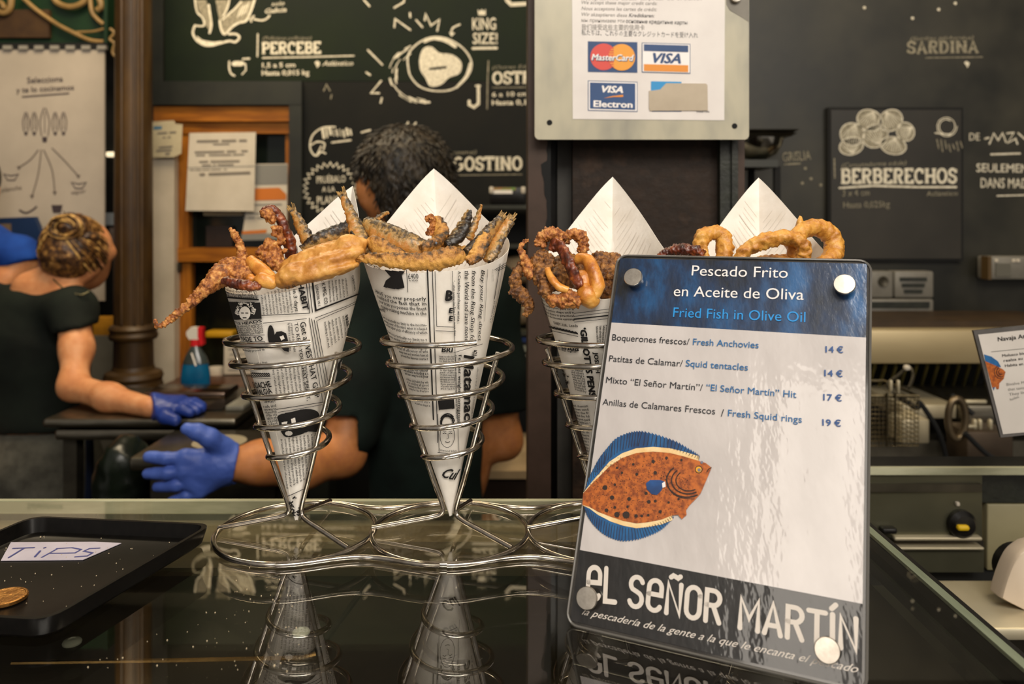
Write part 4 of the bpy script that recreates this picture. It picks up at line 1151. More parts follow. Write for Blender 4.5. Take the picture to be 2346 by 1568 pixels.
# --- cone three
tent('squid_tentacle', [(1201, 603, .572), (1186, 622, .568), (1181, 645, .566), (1188, 668, .565), (1202, 685, .565), (1212, 703, .565), (1203, 724, .565)], [8, 12, 14, 15, 15, 12, 6], M_crumbd, 'dark crumbed tentacle drooping over the left rim of the third cone', 'squid', G3, .0016)
tent('squid_tentacle', [(1164, 672, .562), (1172, 672, .563), (1184, 678, .565)], [3, 5, 8], M_crumbd, 'short dark spur on the drooping tentacle of the third cone', 'squid', G3, .001)
tent('squid_tentacle', [(1212, 552, .572), (1199, 557, .571), (1194, 574, .57), (1203, 598, .568), (1212, 618, .565), (1224, 636, .563)], [4, 5, 7, 11, 16, 14], M_crumb, 'hooked crumbed tentacle at the left of the third cone, above the drooping one', 'squid', G3, .0013)
tent('squid_tentacle', [(1238, 566, .575), (1241, 547, .575), (1258, 536, .575), (1278, 538, .575), (1288, 556, .572)], [13, 14, 15, 14, 12], M_crumb, 'golden crumbed curl at the top of the third cone', 'squid', G3, .0018)
tent('squid_tentacle', [(1262, 572, .57), (1274, 560, .568), (1288, 572, .563), (1300, 600, .556), (1315, 630, .551), (1328, 660, .548)], [10, 13, 15, 17, 18, 12], M_red, 'dark reddish squid strip running down the middle of the third cone', 'squid', G3, .0013, 190, 260, flat=.6)
tent('squid_tentacle', [(1297, 558, .585), (1299, 543, .585), (1315, 536, .585), (1332, 546, .585), (1338, 566, .584), (1330, 582, .582)], [8, 11, 13, 14, 12, 10], M_crumb, 'small round crumbed curl against the raised paper of the third cone', 'squid', G3, .0015)
tent('squid_piece', [(1322, 594, .565), (1345, 596, .56), (1359, 622, .554), (1368, 655, .55), (1356, 682, .548)], [12, 15, 17, 18, 14], M_smooth, 'smooth orange squid arm curving down the right of the third cone', 'squid', G3, .0006, 140, 0)
tent('squid_piece', [(1254, 616, .556), (1262, 636, .551), (1278, 656, .547), (1302, 666, .546)], [7, 9, 10, 8], M_smooth, 'slim orange squid arm curving left of the dark reddish strip', 'squid', G3, .0006, 140, 0)
lump('squid_piece', [(1230, 600, .568, 15), (1245, 590, .57, 17), (1236, 622, .562, 15), (1255, 604, .566, 15), (1246, 652, .556, 14), (1252, 672, .553, 15), (1238, 640, .56, 13)], M_crumbd, 'rough brown crumbed clump on the left side of the third cone', 'squid', G3, .0019)
lump('squid_piece', [(1268, 690, .549, 14), (1290, 692, .547, 13), (1316, 690, .546, 16), (1304, 676, .548, 12)], M_crumb, 'crumbed golden lumps on the front rim of the third cone', 'squid', G3, .0018)
lump('squid_piece', [(1344, 676, .549, 24), (1336, 640, .556, 22), (1356, 690, .55, 16)], M_smooth, 'yellow glossy squid body low in the front of the third cone', 'squid', G3, .0007, 120, 0)
lump('squid_piece', [(1370, 596, .574, 18), (1392, 600, .574, 18), (1410, 596, .576, 16), (1384, 628, .566, 18), (1404, 640, .564, 20), (1390, 668, .56, 18), (1410, 618, .57, 16)], M_crumbd, 'brown crumbed clump on the right side of the third cone, touching the price sign edge', 'squid', G3, .0018)
lump('squid_piece', [(1300, 620, .585, 40), (1345, 625, .59, 40), (1270, 640, .575, 26)], M_crumbd, 'dark crumbed squid heaped behind the orange arms of the third cone', 'squid', G3, .0016)
# --- cone four
def loop(pts, w, label, m, amp=.0008, spike=None, flat=1.0):
    P = [U(*p) for p in pts]; rr = [w_ * p[2] / F for w_, p in zip(w, pts)]; L = len(P); k = 14
    Q = spline(P, k, True); rad = []
    for i in range(len(Q)):
        a = i / k; j = int(a) % L; fr = a - int(a); rad.append(rr[j] * (1 - fr) + rr[(j + 1) % L] * fr)
    b = MB(); b.tube(Q, rad, 26, True, flat=flat)
    if spike: b.tube([U(*p) for p in spike[0]], [x * .58 / F for x in spike[1]], 10)
    rough_up(b, amp * 1.25, 240, 4, 330)
    b.build('squid_ring', m, None, label, 'squid', G4, ang=0)
loop([(1815, 556, .575), (1838, 530, .582), (1872, 522, .59), (1904, 542, .592), (1910, 577, .588), (1890, 604, .58), (1856, 612, .574), (1828, 598, .57)], [16, 19, 20, 22, 22, 20, 17, 14], 'large golden squid ring standing at the right of the fourth cone', M_ring, .0009, ([(1830, 522, .585), (1833, 508, .585), (1836, 496, .585)], [10, 7, 3]))
loop([(1694, 598, .562), (1720, 566, .562), (1762, 550, .562), (1805, 545, .562), (1836, 556, .562), (1842, 584, .562), (1820, 606, .566), (1770, 594, .574), (1730, 612, .574)], [14, 17, 18, 18, 17, 16, 14, 11, 12], 'long folded squid ring lying across the fourth cone in front of the large ring', M_ring, .0011)
loop([(1606, 580, .575), (1607, 548, .577), (1626, 536, .58), (1654, 540, .58), (1660, 570, .576), (1652, 606, .572), (1626, 612, .572)], [16, 18, 16, 18, 20, 18, 16], 'small thick squid ring at the left of the fourth cone', M_ring, .001)
tent('squid_tentacle', [(1508, 592, .575), (1530, 578, .575), (1560, 572, .572), (1590, 574, .57), (1612, 582, .568)], [6, 10, 13, 13, 9], M_red, 'dark browned squid strip sticking out left of the small thick ring', 'squid', G4, .0012)
lump('squid_piece', [(1750, 615, .58, 30), (1800, 612, .585, 30), (1700, 620, .58, 24)], M_ring, 'golden squid heaped low in the fourth cone under the rings', 'squid', G4, .001)

# ------------------------------------------------------------------ the stall behind: shell
M_floor = mat('stone_floor', '3b352c', '2a261f', 6, .5)
b = MB(); b.box((0, .8, -.02), (6.4, 6.4, .04)); b.build('floor', M_floor, None, kind='structure', smooth=False)
M_wallb = mat('dark_wall', '15140f', '1e1b14', 3, .7)
b = MB(); b.box((0, 3.35, 1.7), (6.4, .06, 3.4)); b.build('wall_back', M_wallb, None, kind='structure', smooth=False)
b = MB(); b.box((-3.15, 2.0, 1.7), (.06, 2.6, 3.4)); b.build('wall_left', M_wallb, None, kind='structure', smooth=False)
b = MB(); b.box((2.9, 2.0, 1.7), (.06, 2.6, 3.4)); b.build('wall_right', M_wallb, None, kind='structure', smooth=False)

def slab(mb, x0, y0, x1, y1, d, th, m=0, bev=0):
    a = U(x0, y1, d); c = U(x1, y0, d)
    mb.box(((a.x + c.x) / 2, d + th / 2, (a.z + c.z) / 2), (abs(c.x - a.x), th, abs(c.z - a.z)), 0, m, bev)
    return mb
def sl(name, x0, y0, x1, y1, d, th, m, parent=None, label=None, cat=None, group=None, kind=None, bev=0):
    b = MB(); slab(b, x0, y0, x1, y1, d, th, 0, bev)
    return b.build(name, m, parent, label, cat, group, kind, smooth=bev > 0)
def tor(name, x0, y0, x1, y1, d, th, label, cat, group=None):
    a = U((x0 + x1) / 2, y1, d + th / 2); return thing(name, a, label, cat, group)

CO = .0012
M_board = mat('blackboard', '0d0e0b', '191813', 3.2, .6, spec=.2, rvar=.1, bump=.05, bscale=60)
M_boardg = mat('green_blackboard', '08110a', '131d0c', 2.6, .6, spec=.2, rvar=.1)
M_moul = mat('dark_moulding', '10120b', '1d1e14', 9, .5)
M_wood = mat('varnished_wood', '76430f', 'a5651b', 7, .45, stretch=(8, 8, .8), c3='8c5314', spec=.3)
M_woodh = mat('varnished_wood_rail', '76430f', 'a5651b', 7, .45, stretch=(.8, 8, 8), c3='8c5314', spec=.3)

# upper chalkboard with the barnacle and the oyster
D1 = 2.42
t = tor('chalkboard', 345, -120, 1216, 232, D1, .03, 'greenish chalkboard with the percebe and oyster drawings, across the top left', 'chalkboard')
sl('board', 345, -120, 1216, 186, D1, .03, M_boardg, t); sl('bottom_moulding', 345, 186, 691, 240, D1 - .015, .045, M_moul, t)
sl('side_moulding', 347, -120, 374, 186, D1 - .012, .02, M_moul, t)
w1 = wall(D1); b = MB(); bd = MB(); z = lambda x, y: (400 + x / 5.1, y / 5.1)
put(b, w1, stroke_text('PERCEBE', 'slab', .2, .03), (600, 124), (736, 123), 27, CO, 0, True, 1)
def TT(mb, sf, s, p0, p1, h, bold=.015, shear=0): put(mb, sf, text2d(s, bold, shear, 2), p0, p1, h, CO)
TT(b, w1, '1,5 a 5 cm', (601, 155), (677, 154), 11, .03); TT(b, w1, 'Hasta 0,015 kg', (600, 173), (709, 172), 12, .03)
TT(bd, w1, '(Pollicipes pollicipes)', (602, 92), (714, 91), 9, .0, .3); TT(b, w1, 'Atlántico', (738, 151), (810, 150), 11, .02, .3)
ink(b, w1, [(602, 133), (700, 131), (811, 128)], 3, CO); ink(b, w1, [(591, 78), (590, 130)], 3, CO); blot(b, w1, [(721, 143), (727, 139), (733, 143), (733, 149), (727, 156)], CO)
TT(b, w1, 'solo', (622, 14), (652, 12), 10, .0, .3); TT(b, w1, 'Galicia', (608, 31), (657, 27), 11, .02, .3); TT(b, w1, 'de', (640, -6), (655, -6), 10)
ink(b, w1, [(618, 36), (610, 44), (598, 47), (582, 44)], 4, CO, smooth=4); ink(b, w1, [(582, 37), (574, 44), (576, 50)], 4, CO)
ink(b, w1, [z(240, 300), z(215, 380), z(250, 460), z(330, 520), z(420, 535), z(520, 510), z(640, 480), z(710, 492), z(760, 440), z(720, 400), z(640, 400)], 5, CO, smooth=4)
blot(b, w1, [z(260, 420), z(330, 470), z(450, 490), z(560, 480), z(520, 512), z(420, 530), z(330, 515), z(270, 470)], CO)
ink(b, w1, [z(240, 0), z(265, 140), z(330, 210), z(345, 300), z(240, 300)], 4, CO, smooth=4); ink(b, w1, [z(400, 60), z(420, 200), z(430, 300), z(410, 385)], 5, CO, smooth=4)
blot(bd, w1, [z(250, 0), z(370, 0), z(400, 120), z(425, 260), z(415, 370), z(355, 280), z(350, 210), z(290, 140)], CO - .0003)
blot(bd, w1, [z(480, 0), z(630, 0), z(620, 90), z(560, 200), z(530, 260), z(500, 120)], CO - .0003); ink(b, w1, [z(640, 0), z(620, 90), z(570, 190)], 4, CO, smooth=4)
blot(bd, w1, [z(560, 230), z(700, 110), z(780, 20), z(930, 0), z(900, 110), z(840, 235), z(760, 262), z(680, 310), z(600, 400), z(545, 350)], CO - .0003)
ink(b, w1, [z(530, 240), z(545, 340), z(590, 400), z(680, 310), z(760, 265), z(840, 240), z(900, 110), z(935, 0)], 5, CO, smooth=4); ink(b, w1, [z(560, 230), z(700, 110), z(780, 20)], 4, CO)
for k in range(4): ink(b, w1, [z(740 + 30 * k, 200 - 14 * k), z(780 + 30 * k, 90 - 18 * k)], 3, CO)
ink(b, w1, [z(640, 720), z(640, 800), z(660, 860), z(700, 885)], 4, CO, smooth=4); blot(b, w1, [z(660, 745), z(700, 715), z(790, 715), z(830, 745), z(790, 772), z(690, 775)], CO); ink(b, w1, [z(830, 750), z(835, 820), z(790, 870)], 3, CO); ink(b, w1, [z(800, 690), z(875, 685)], 4, CO)
z = lambda x, y: (650 + x / 2.8, y / 2.8)
blot(b, w1, [z(870, 380), z(895, 312), z(950, 300), z(1000, 340), z(1080, 350), z(1140, 400), z(1130, 470), z(1060, 500), z(1010, 545), z(940, 555), z(908, 500), z(876, 450)], CO, smooth=3)
bk = MB(); blot(bk, w1, [z(930, 438), z(985, 430), z(1045, 425), z(1046, 438), z(985, 446), z(935, 450)], CO + .0006)
bk.build('chalk_gap', M_board, t)
rim = [z(800, 440), z(800, 350), z(860, 280), z(950, 240), z(1050, 250), z(1150, 310), z(1205, 400), z(1180, 490), z(1090, 570), z(980, 585), z(880, 560), z(820, 500)]
ink(b, w1, rim, 4, CO, closed=True, smooth=4); ink(b, w1, [z(905, 265), z(960, 246), z(1040, 262), z(1100, 298)], 8, CO, smooth=4); ink(b, w1, [z(1110, 560), z(1170, 490), z(1196, 410)], 6, CO, smooth=4)
rg = random.Random(5)
for k in range(24):
    a = rg.uniform(120, 265); r0 = rg.uniform(1.06, 1.34); l_ = rg.uniform(8, 20)
    ink(b, w1, [z(960 + 215 * r0 * math.cos(R(a + q)), 455 - 175 * r0 * math.sin(R(a + q)) * .9 + 20) for q in (-l_ / 2, 0, l_ / 2)], rg.choice((2, 2, 3, 5)), CO)
for p in ([(707, 118), (720, 140)],): pass
for q in ([z(710, 175), z(715, 122), z(812, 192)], [z(905, 130), z(910, 88), z(945, 165), z(1000, 125), z(985, 198)], [z(810, 85), z(812, 110)], [z(850, 130), z(890, 175)], [z(540, 322), z(632, 415)], [z(530, 465), z(555, 482)], [z(625, 520), z(560, 598), z(612, 598)], [z(630, 630), z(622, 660)], [z(515, 0), z(550, 40)], [z(710, 50), z(770, 15), z(775, -10)]):
    ink(b, w1, q, 4, CO)
ink(b, w1, [z(1130, 158), z(1085, 180), z(1075, 215)], 4, CO, smooth=4); blot(b, w1, [z(1060, 208), z(1100, 212), z(1076, 236)], CO)
TT(b, w1, 'KING', z(1210, 192), z(1362, 190), 28, .02); TT(b, w1, 'SIZE!', z(1212, 282), z(1372, 282), 26, .02); ink(b, w1, [z(1214, 311), z(1366, 309)], 6, CO); blot(b, w1, [z(1245, 60), z(1258, 75), z(1270, 58), z(1282, 75), z(1296, 58), z(1296, 98), z(1248, 98)], CO)
ink(b, w1, [z(1430, 0), z(1460, 30), z(1550, 25)], 9, CO)
put(b, w1, stroke_text('OSTRA', 'slab', .2, .03), (1128, 193), (1245, 191), 28, CO, 0, True, 1)
TT(bd, w1, '(Ostrea Edulis)', (1128, 159), (1232, 156), 9, 0, .3); ink(bd, w1, [(1128, 201), (1215, 200)], 2, CO)
ink(bd, w1, [(1119, 140), (1117, 186)], 3, CO)
apart(b, .05, 'chalk_marks', M_chalk, t); apart(bd, .05, 'chalk_marks', M_dimchalk, t, 'greyish rubbed chalk')  # chalk lettering and drawings alike, grouped by distance

# lower chalkboard with the prawn
t = tor('chalkboard', 662, 186, 1216, 660, D1, .03, 'black chalkboard with the langostino lettering behind the man in the black shirt', 'chalkboard')
sl('board', 692, 187, 1216, 660, D1, .03, M_board, t); sl('post', 662, 241, 691, 660, D1 - .02, .05, M_moul, t)
b = MB(); bd = MB()
put(b, w1, stroke_text('LANGOSTINO', 'slab', .2, .03), (965, 392), (1197, 390), 31, CO, 0, True, 1)
TT(b, w1, '6 a 10 cm', (1127, 222), (1210, 220), 11, .02); TT(b, w1, 'Hasta 0,1', (1127, 241), (1205, 240), 12, .03); ink(bd, w1, [(1117, 186), (1116, 250)], 3, CO)
ink(b, w1, [(1096, 197), (1096, 238), (1086, 246), (1075, 240), (1075, 232)], 7, CO); ink(b, w1, [(1090, 197), (1100, 197)], 4, CO)
TT(bd, w1, '(Penaeus vannamei)', (960, 356), (1092, 353), 10, 0, .3); ink(bd, w1, [(1040, 402), (1196, 400)], 2, CO)
TT(b, w1, 'PRUÉBALO', (726, 420), (792, 417), 16, .01); TT(b, w1, 'A LA', (738, 440), (768, 439), 12, .01); TT(b, w1, 'PLANCHA', (727, 468), (806, 464), 18, .01)
zz = []
for k in range(52):
    a = 2 * PI * k / 52; r_ = 1.0 if k % 2 else .82; zz.append((757 + 64 * r_ * math.cos(a), 432 + 60 * r_ * math.sin(a)))
ink(b, w1, zz, 2.6, CO, closed=True)
z = lambda x, y: (650 + x / 2.8, y / 2.8)
for q in ([z(240, 940), z(205, 1000), z(170, 950), z(185, 870), z(250, 820), z(330, 815)], [z(255, 960), z(262, 920), z(215, 910), z(180, 930)], [z(215, 1000), z(240, 975), z(268, 985)]): ink(b, w1, q, 3.6, CO, smooth=4)
for k in range(9): ink(b, w1, [z(250 + 22 * k, 830 + rg.uniform(-8, 10)), z(258 + 22 * k, 880 + rg.uniform(-20, 10))], rg.choice((2, 4, 6)), CO)
for q in ([z(500, 850), z(555, 835)], [z(540, 880), z(640, 890)], [z(310, 915), z(430, 900)], [z(775, 835), z(798, 785)], [z(815, 835), z(848, 788)]): ink(b, w1, q, 4, CO)
for q in ([(742, 208), (748, 194), (756, 208)], [(760, 218), (758, 226)]): ink(bd, w1, q, 3, CO)
apart(b, .05, 'chalk_marks', M_chalk, t); apart(bd, .05, 'chalk_marks', M_dimchalk, t, 'greyish rubbed chalk')

# ------------------------------------------------------------------ right chalkboards
D2 = 2.06
M_boardr = mat('glare_blackboard', '181812', '3d3a2f', 2.6, .42, spec=.45, rvar=.12, lo=.4, hi=.75)  # paler blotches put the glare on the board into its colour
t = tor('chalkboard', 1706, -140, 2440, 745, D2, .03, 'large chalkboard with painted-in glare and the sardina lettering on the right', 'chalkboard')
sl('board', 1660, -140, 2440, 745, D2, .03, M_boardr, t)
w2 = wall(D2); b = MB(); bd = MB()
put(bd, w2, stroke_text('SARDINA', 'slab', .2, .03), (2077, 123), (2241, 121), 28, CO, 0, True, 1); TT(bd, w2, '(Sardina pilchardus)', (2085, 93), (2230, 90), 9, 0, .3); ink(bd, w2, [(2120, 133), (2250, 131)], 2, CO)
blot(b, w2, [(2208, 143), (2214, 140), (2221, 145), (2216, 156)], CO)
TT(bd, w2, 'GRíSLIA', (1793, 371), (1858, 366), 22, 0); ink(bd, w2, [(1797, 377), (1833, 375)], 3, CO)
for x, y in ((1845, 386), (1858, 410), (1880, 424), (1838, 420), (2090, 42), (2150, 22), (2188, 8), (1980, 18)): blot(b if x > 1880 else bd, w2, [(x + 4 * math.cos(a), y + 4 * math.sin(a)) for a in (0, 1.2, 2.5, 3.7, 5)], CO)
TT(b, w2, 'DE', (2220, 322), (2244, 322), 18, 0); ink(b, w2, [(2256, 318), (2264, 316)], 4, CO)
for q in ([(2266, 330), (2276, 306), (2286, 322), (2296, 305), (2304, 326)], [(2306, 306), (2322, 304), (2308, 328), (2326, 318), (2330, 330)], [(2332, 305), (2346, 318), (2362, 300)]): ink(b, w2, q, 3.5, CO)
ink(b, w2, [(2270, 354), (2336, 352)], 4, CO); TT(b, w2, 'SEULEMENT', (2236, 394), (2372, 396), 20, .01); TT(b, w2, 'DANS MADRID', (2246, 430), (2388, 432), 23, .01); ink(b, w2, [(2284, 449), (2360, 447)], 3, CO)
apart(b, .05, 'chalk_marks', M_chalk, t); apart(bd, .05, 'chalk_marks', M_dimchalk, t, 'greyish rubbed chalk')
t = tor('chalkboard', 1897, 246, 2206, 598, D2 - .02, .016, 'framed square chalkboard with cockles and the berberechos lettering, mounted on the right chalkboard', 'chalkboard')
M_gap = mat('black_gap', '060605', rough=.8)
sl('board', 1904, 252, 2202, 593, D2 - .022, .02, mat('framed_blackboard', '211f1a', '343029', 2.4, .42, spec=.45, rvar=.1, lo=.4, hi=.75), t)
for (x0, y0, x1, y1) in ((1897, 246, 1904, 599), (2202, 246, 2207, 599), (1904, 246, 2202, 252), (1904, 593, 2202, 599)): sl('frame', x0, y0, x1, y1, D2 - .019, .018, M_gap, t)
w3 = wall(D2 - .022); b = MB(); bd = MB()
put(b, w3, stroke_text('BERBERECHOS', 'slab', .2, .03), (1926, 421), (2192, 420), 34, CO, 0, True, 1); ink(b, w3, [(1923, 431), (2000, 426), (2100, 429), (2190, 429)], 4.5, CO)
TT(bd, w3, '(Cerastoderma edule)', (1928, 384), (2076, 378), 11, 0, .3); ink(bd, w3, [(1911, 364), (1912, 408)], 3, CO)
TT(bd, w3, '3 x 4 cm', (1930, 450), (1992, 448), 15, .0); TT(bd, w3, 'Hasta 0,025kg', (1932, 477), (2038, 475), 15, 0); TT(bd, w3, 'Atlántico', (2122, 450), (2194, 448), 12, 0)
def shell(cx_, cy_, rx, ry, rot):
    c_, s_ = math.cos(rot), math.sin(rot)
    P = lambda u, v: (cx_ + u * rx * c_ - v * ry * s_, cy_ + u * rx * s_ + v * ry * c_)
    ol = [P(math.cos(a), math.sin(a)) for a in [2 * PI * k / 18 for k in range(18)]]
    blot(bd, w3, ol, CO - .0004); ink(b, w3, ol, 2.4, CO, closed=True)
    for k in range(-4, 5): ink(b, w3, [P(.0, -.95), P(k * .12, -.2), P(k * .2, .72 - abs(k) * .06)], 1.3, CO)
for s_ in ((1992, 276, 30, 24, .4), (2040, 276, 28, 24, -.5), (1952, 308, 28, 26, .3), (2005, 312, 30, 26, 2.6), (2074, 302, 22, 20, 1.0), (1950, 335, 28, 20, 2.9), (2046, 334, 30, 20, .2)): shell(*s_)
ink(b, w3, [(2168 + 24 * math.cos(a) * (1 - a * .03), 290 + 24 * math.sin(a) * (1 - a * .03)) for a in [k * .4 for k in range(30)]], 2, CO); ink(b, w3, [(2142, 305), (2180, 309)], 3, CO)
for k in range(7): ink(bd, w3, [(2146 + k * 9, 325 + rg.uniform(-6, 6)), (2150 + k * 9, 342 + rg.uniform(-8, 8))], 2.5, CO)
apart(b, .05, 'chalk_marks', M_chalk, t); apart(bd, .05, 'chalk_marks', M_dimchalk, t, 'greyish rubbed chalk')

# ------------------------------------------------------------------ iron column with the card plate
D3 = .96
M_rust = mat('rusty_brown_iron', '2a1d13', '3b2a1d', 26, .6, spec=.3, bump=.5, bscale=90, detail=8, c3='20160e')
M_brown = mat('brown_paint', '43332a', '3a2c23', 40, .5, spec=.35)
M_greenp = mat('dark_green_paint', '1a1c17', '25271f', 60, .4, bump=.3, bscale=120)
t = tor('iron_column', 1210, -160, 1706, 1180, D3, .1, 'dark brown riveted iron column behind the counter carrying the card plate', 'column')
def colbox(name, x0, x1, d, th, m, lab=None): 
    a = U(x0, 0, d); c = U(x1, 0, d); b = MB(); b.box(((a.x + c.x) / 2, d + th / 2, 1.14), (c.x - a.x, th, 2.28)); return b.build(name, m, t, lab, smooth=False)
colbox('flange', 1210, 1262, D3 - .01, .13, M_brown, 'brown painted left flange')
colbox('channel', 1262, 1316, D3 + .05, .05, M_black)
colbox('strip', 1277, 1314, D3 + .03, .02, mat('grey_strip', '35322d', '2b2925', 30, .5), 'grey strip')
colbox('web', 1312, 1650, D3 + .01, .05, M_rust, 'rough rusty brown face')
colbox('strip', 1650, 1676, D3 - .004, .06, M_greenp, 'dark green ridged strip'); colbox('strip', 1677, 1691, D3 - .008, .06, M_greenp, 'dark green ridged strip')
colbox('flange', 1691, 1706, D3 - .002, .12, M_brown, 'brown painted right flange')
b = MB(); cw = wall(D3 - .01)
def ragged(x_in, x_out, y0, y1, seed):
    rg = random.Random(seed); pts = [(x_out, y0)]; y = y0; lv = x_in
    while y < y1:
        if rg.random() < .3: lv = x_in + (x_out - x_in) * rg.uniform(-.35, .6)
        pts.append((lv + rg.uniform(-2, 2), y)); y += rg.uniform(5, 14)
    pts += [(x_in + (x_out - x_in) * .6, y1), (x_out, y1)]
    return pts
blot(b, cw, ragged(1246, 1262, 318, 540, 2), .0006); b.build('peeled_paint', M_gap, t, label='black patch where the brown paint has peeled')
D4 = .93
sgn = tor('card_sign', 1225, -80, 1716, 322, D4, .006, 'pale acrylic plate with a notice of accepted credit cards on the brown column', 'sign')
M_plate = mat('foggy_acrylic', 'c4bca2', '8f8c80', 5, .3, coat=.4, crough=.15, stretch=(2.2, 1, 1), lo=.32, hi=.72, c3='b3ac96')
pw = wall(D4)
def rpoly(x0, y0, x1, y1, r): return [(x0 + p[0], y1 - p[1]) for p in rrect(x1 - x0, y1 - y0, r, 5)]
b = MB(); q = [pw.pt(*pw.pick(*p), 0) for p in rpoly(1225, -80, 1716, 320, 11)]; b.loft([[p + Vector((0, .005, 0)) for p in q], q]); b.build('plate', M_plate, sgn, ang=30)
b = MB(); blot(b, pw, [(1662, -80), (1715, -80), (1715, 50), (1700, 40), (1672, 24), (1664, 10)], .0003, smooth=0); b.build('plate_corner', mat('grey_mount', '7d766a', '6b6559', 20, .4), sgn, label='grey mounting patch in the upper corner')
PAP = [(1310, -80), (1661, -80), (1659, 276), (1312, 273)]
b = MB(); blot(b, pw, PAP, .0005); b.build('paper_notice', mat('notice_paper', 'e2dbd4', 'd8d0ca', 12, .5, coat=.3), sgn)
for i, (px, py) in enumerate(((1259, 281), (1683, 289))):
    c = pw.pt(*pw.pick(px, py), -.001); b = MB(); b.lathe([(.0001, .002), (.0029, .002), (.0033, .001)], c, 18, axis=(0, -1, 0)); b.build('screw_hole', M_gap, sgn, label='black screw hole')
c = pw.pt(*pw.pick(1684, -4), 0); b = MB(); b.lathe([(.006, 0), (.0062, .004), (.0055, .006), (.0001, .0065)], c, 24, axis=(0, -1, 0)); b.build('stud', M_pin, sgn, label='round steel stud')
PO = .0009
b = MB(); bg = MB(); z = lambda x, y: (1200 + x / 3.409, y / 3.409)
T(bg, pw, 'Aceptamos estas tarjetas de crédito:', z(452, 0), z(1392, 0), 8, .01, .2, off=PO)
T(bg, pw, 'We accept these major credit cards:', z(450, 33), z(1042, 41), 8.5, .004, .2, off=PO); T(bg, pw, 'Nous acceptons les cartes de crèdit:', z(450, 80), z(1040, 89), 8.5, .004, .2, off=PO)
T(bg, pw, 'Wir akzeptieren diese', z(450, 126), z(805, 134), 8.5, .004, .2, off=PO); T(b, pw, 'Kreditkaren:', z(820, 134), z(1020, 138), 8.5, .01, .2, off=PO)
T(bg, pw, 'мы принимаем эти', z(450, 174), z(785, 180), 9, .004, off=PO); T(b, pw, 'основные кредитные карты', z(796, 180), z(1276, 194), 9, .008, off=PO)
T(bg, pw, '我们接受这些主要的信用卡', z(450, 232), z(942, 236), 10.5, 0, off=PO, res=1); T(b, pw, '私たちは、これらの主要なクレジットカードを受け入れ', z(450, 274), z(1358, 296), 10.5, 0, off=PO, res=1)
T(b, pw, 'MARTÍN', z(1350, 881), z(1446, 881), 4, .02, off=PO)
apart(b, .0015, 'lettering', mat('notice_ink', '3b3a3c', rough=.6), sgn, 'dark grey notice lettering'); apart(bg, .0015, 'lettering', mat('notice_grey', '77726c', rough=.6), sgn, 'faded grey notice lettering')
M_lb = mat('card_blue', '22406b', '2b4a78', 8, .5); M_lr = mat('card_red', 'd1493f', rough=.5); M_lo = mat('card_orange', 'e59a33', rough=.5); M_lw = mat('card_white', 'ebe5e0', rough=.5); M_lg = mat('card_gold', 'dd8a2a', rough=.5)
def bl(mb, pts, off): blot(mb, pw, [z(*p) for p in pts], off)
def el(cx_, cy_, rx, ry=None, n=40): return [(cx_ + rx * math.cos(2 * PI * k / n), cy_ + (ry or rx) * math.sin(2 * PI * k / n)) for k in range(n)]
B_, R_, O_, W_, G_ = MB(), MB(), MB(), MB(), MB()
bl(B_, [(500, 324), (886, 331), (886, 570), (500, 563)], PO)
bl(R_, el(622, 446, 104), PO + .0003); bl(O_, el(764, 450, 104), PO + .0006)
for k in range(9):
    y = 376 + k * 18; dx = math.sqrt(max(0, 104 ** 2 - (y - 448) ** 2)); x0, x1 = 764 - dx, 622 + dx
    if x1 > x0: bl(R_, [(x0, y), ((x0 + x1) / 2 + 8, y), ((x0 + x1) / 2 + 8, y + 9), (x0, y + 9)], PO + .0009)
T(B_, pw, 'MasterCard', z(532, 476), z(860, 484), 14.5, .035, .2, off=PO + .0011); T(W_, pw, 'MasterCard', z(527, 472), z(856, 479), 14.5, .025, .2, off=PO + .0014)
bl(B_, [(921, 334), (1299, 345), (1299, 578), (921, 568)], PO); bl(W_, [(926, 340), (1294, 350), (1294, 572), (926, 562)], PO + .0003)
bl(B_, [(936, 348), (1282, 358), (1282, 410), (936, 400)], PO + .0006); bl(G_, [(936, 503), (1282, 512), (1282, 566), (936, 556)], PO + .0006)
T(B_, pw, 'VISA', z(1004, 492), z(1226, 498), 23, .045, .28, off=PO + .0006)
bl(B_, [(500, 630), (887, 640), (887, 876), (500, 866)], PO); bl(W_, [(506, 636), (882, 646), (882, 870), (506, 860)], PO + .0003); bl(B_, [(516, 646), (869, 655), (869, 860), (516, 850)], PO + .0006)
T(W_, pw, 'VISA', z(606, 722), z(774, 728), 15.5, .045, .25, off=PO + .0009); T(W_, pw, 'Electron', z(542, 836), z(848, 844), 15, .035, off=PO + .0009); bl(G_, [(620, 770), (690, 752), (774, 742), (774, 760), (700, 760)], PO + .0009)
bl(B_, [(1000, 866), (1230, 866), (1230, 874), (1000, 874)], PO)
b = MB(); bl(b, [(992, 636), (1230, 640), (1230, 720), (992, 716)], PO); b.build('card_logo', mat('card_sky', '2b8cc4', rough=.5), sgn, label='sky blue card logo mostly covered by beige tape')
for mb, m, l in ((B_, M_lb, 'dark blue'), (R_, M_lr, 'red'), (O_, M_lo, 'orange'), (W_, M_lw, 'white'), (G_, M_lg, 'gold')): mb.build('card_logo', m, sgn, label=l + ' areas of the printed card logos')
b = MB(); q = [pw.pt(*pw.pick(*z(*p)), .0012) for p in ((984, 868), (976, 850), (976, 712), (1062, 702), (1110, 652), (1420, 655), (1432, 668), (1435, 866))]
b.loft([q, [p + Vector((0, -.0006, 0)) for p in q]]); b.build('tape', mat('beige_tape', 'b9aa94', 'ad9e88', 20, .6), sgn, label='torn beige tape over a card logo', smooth=False)

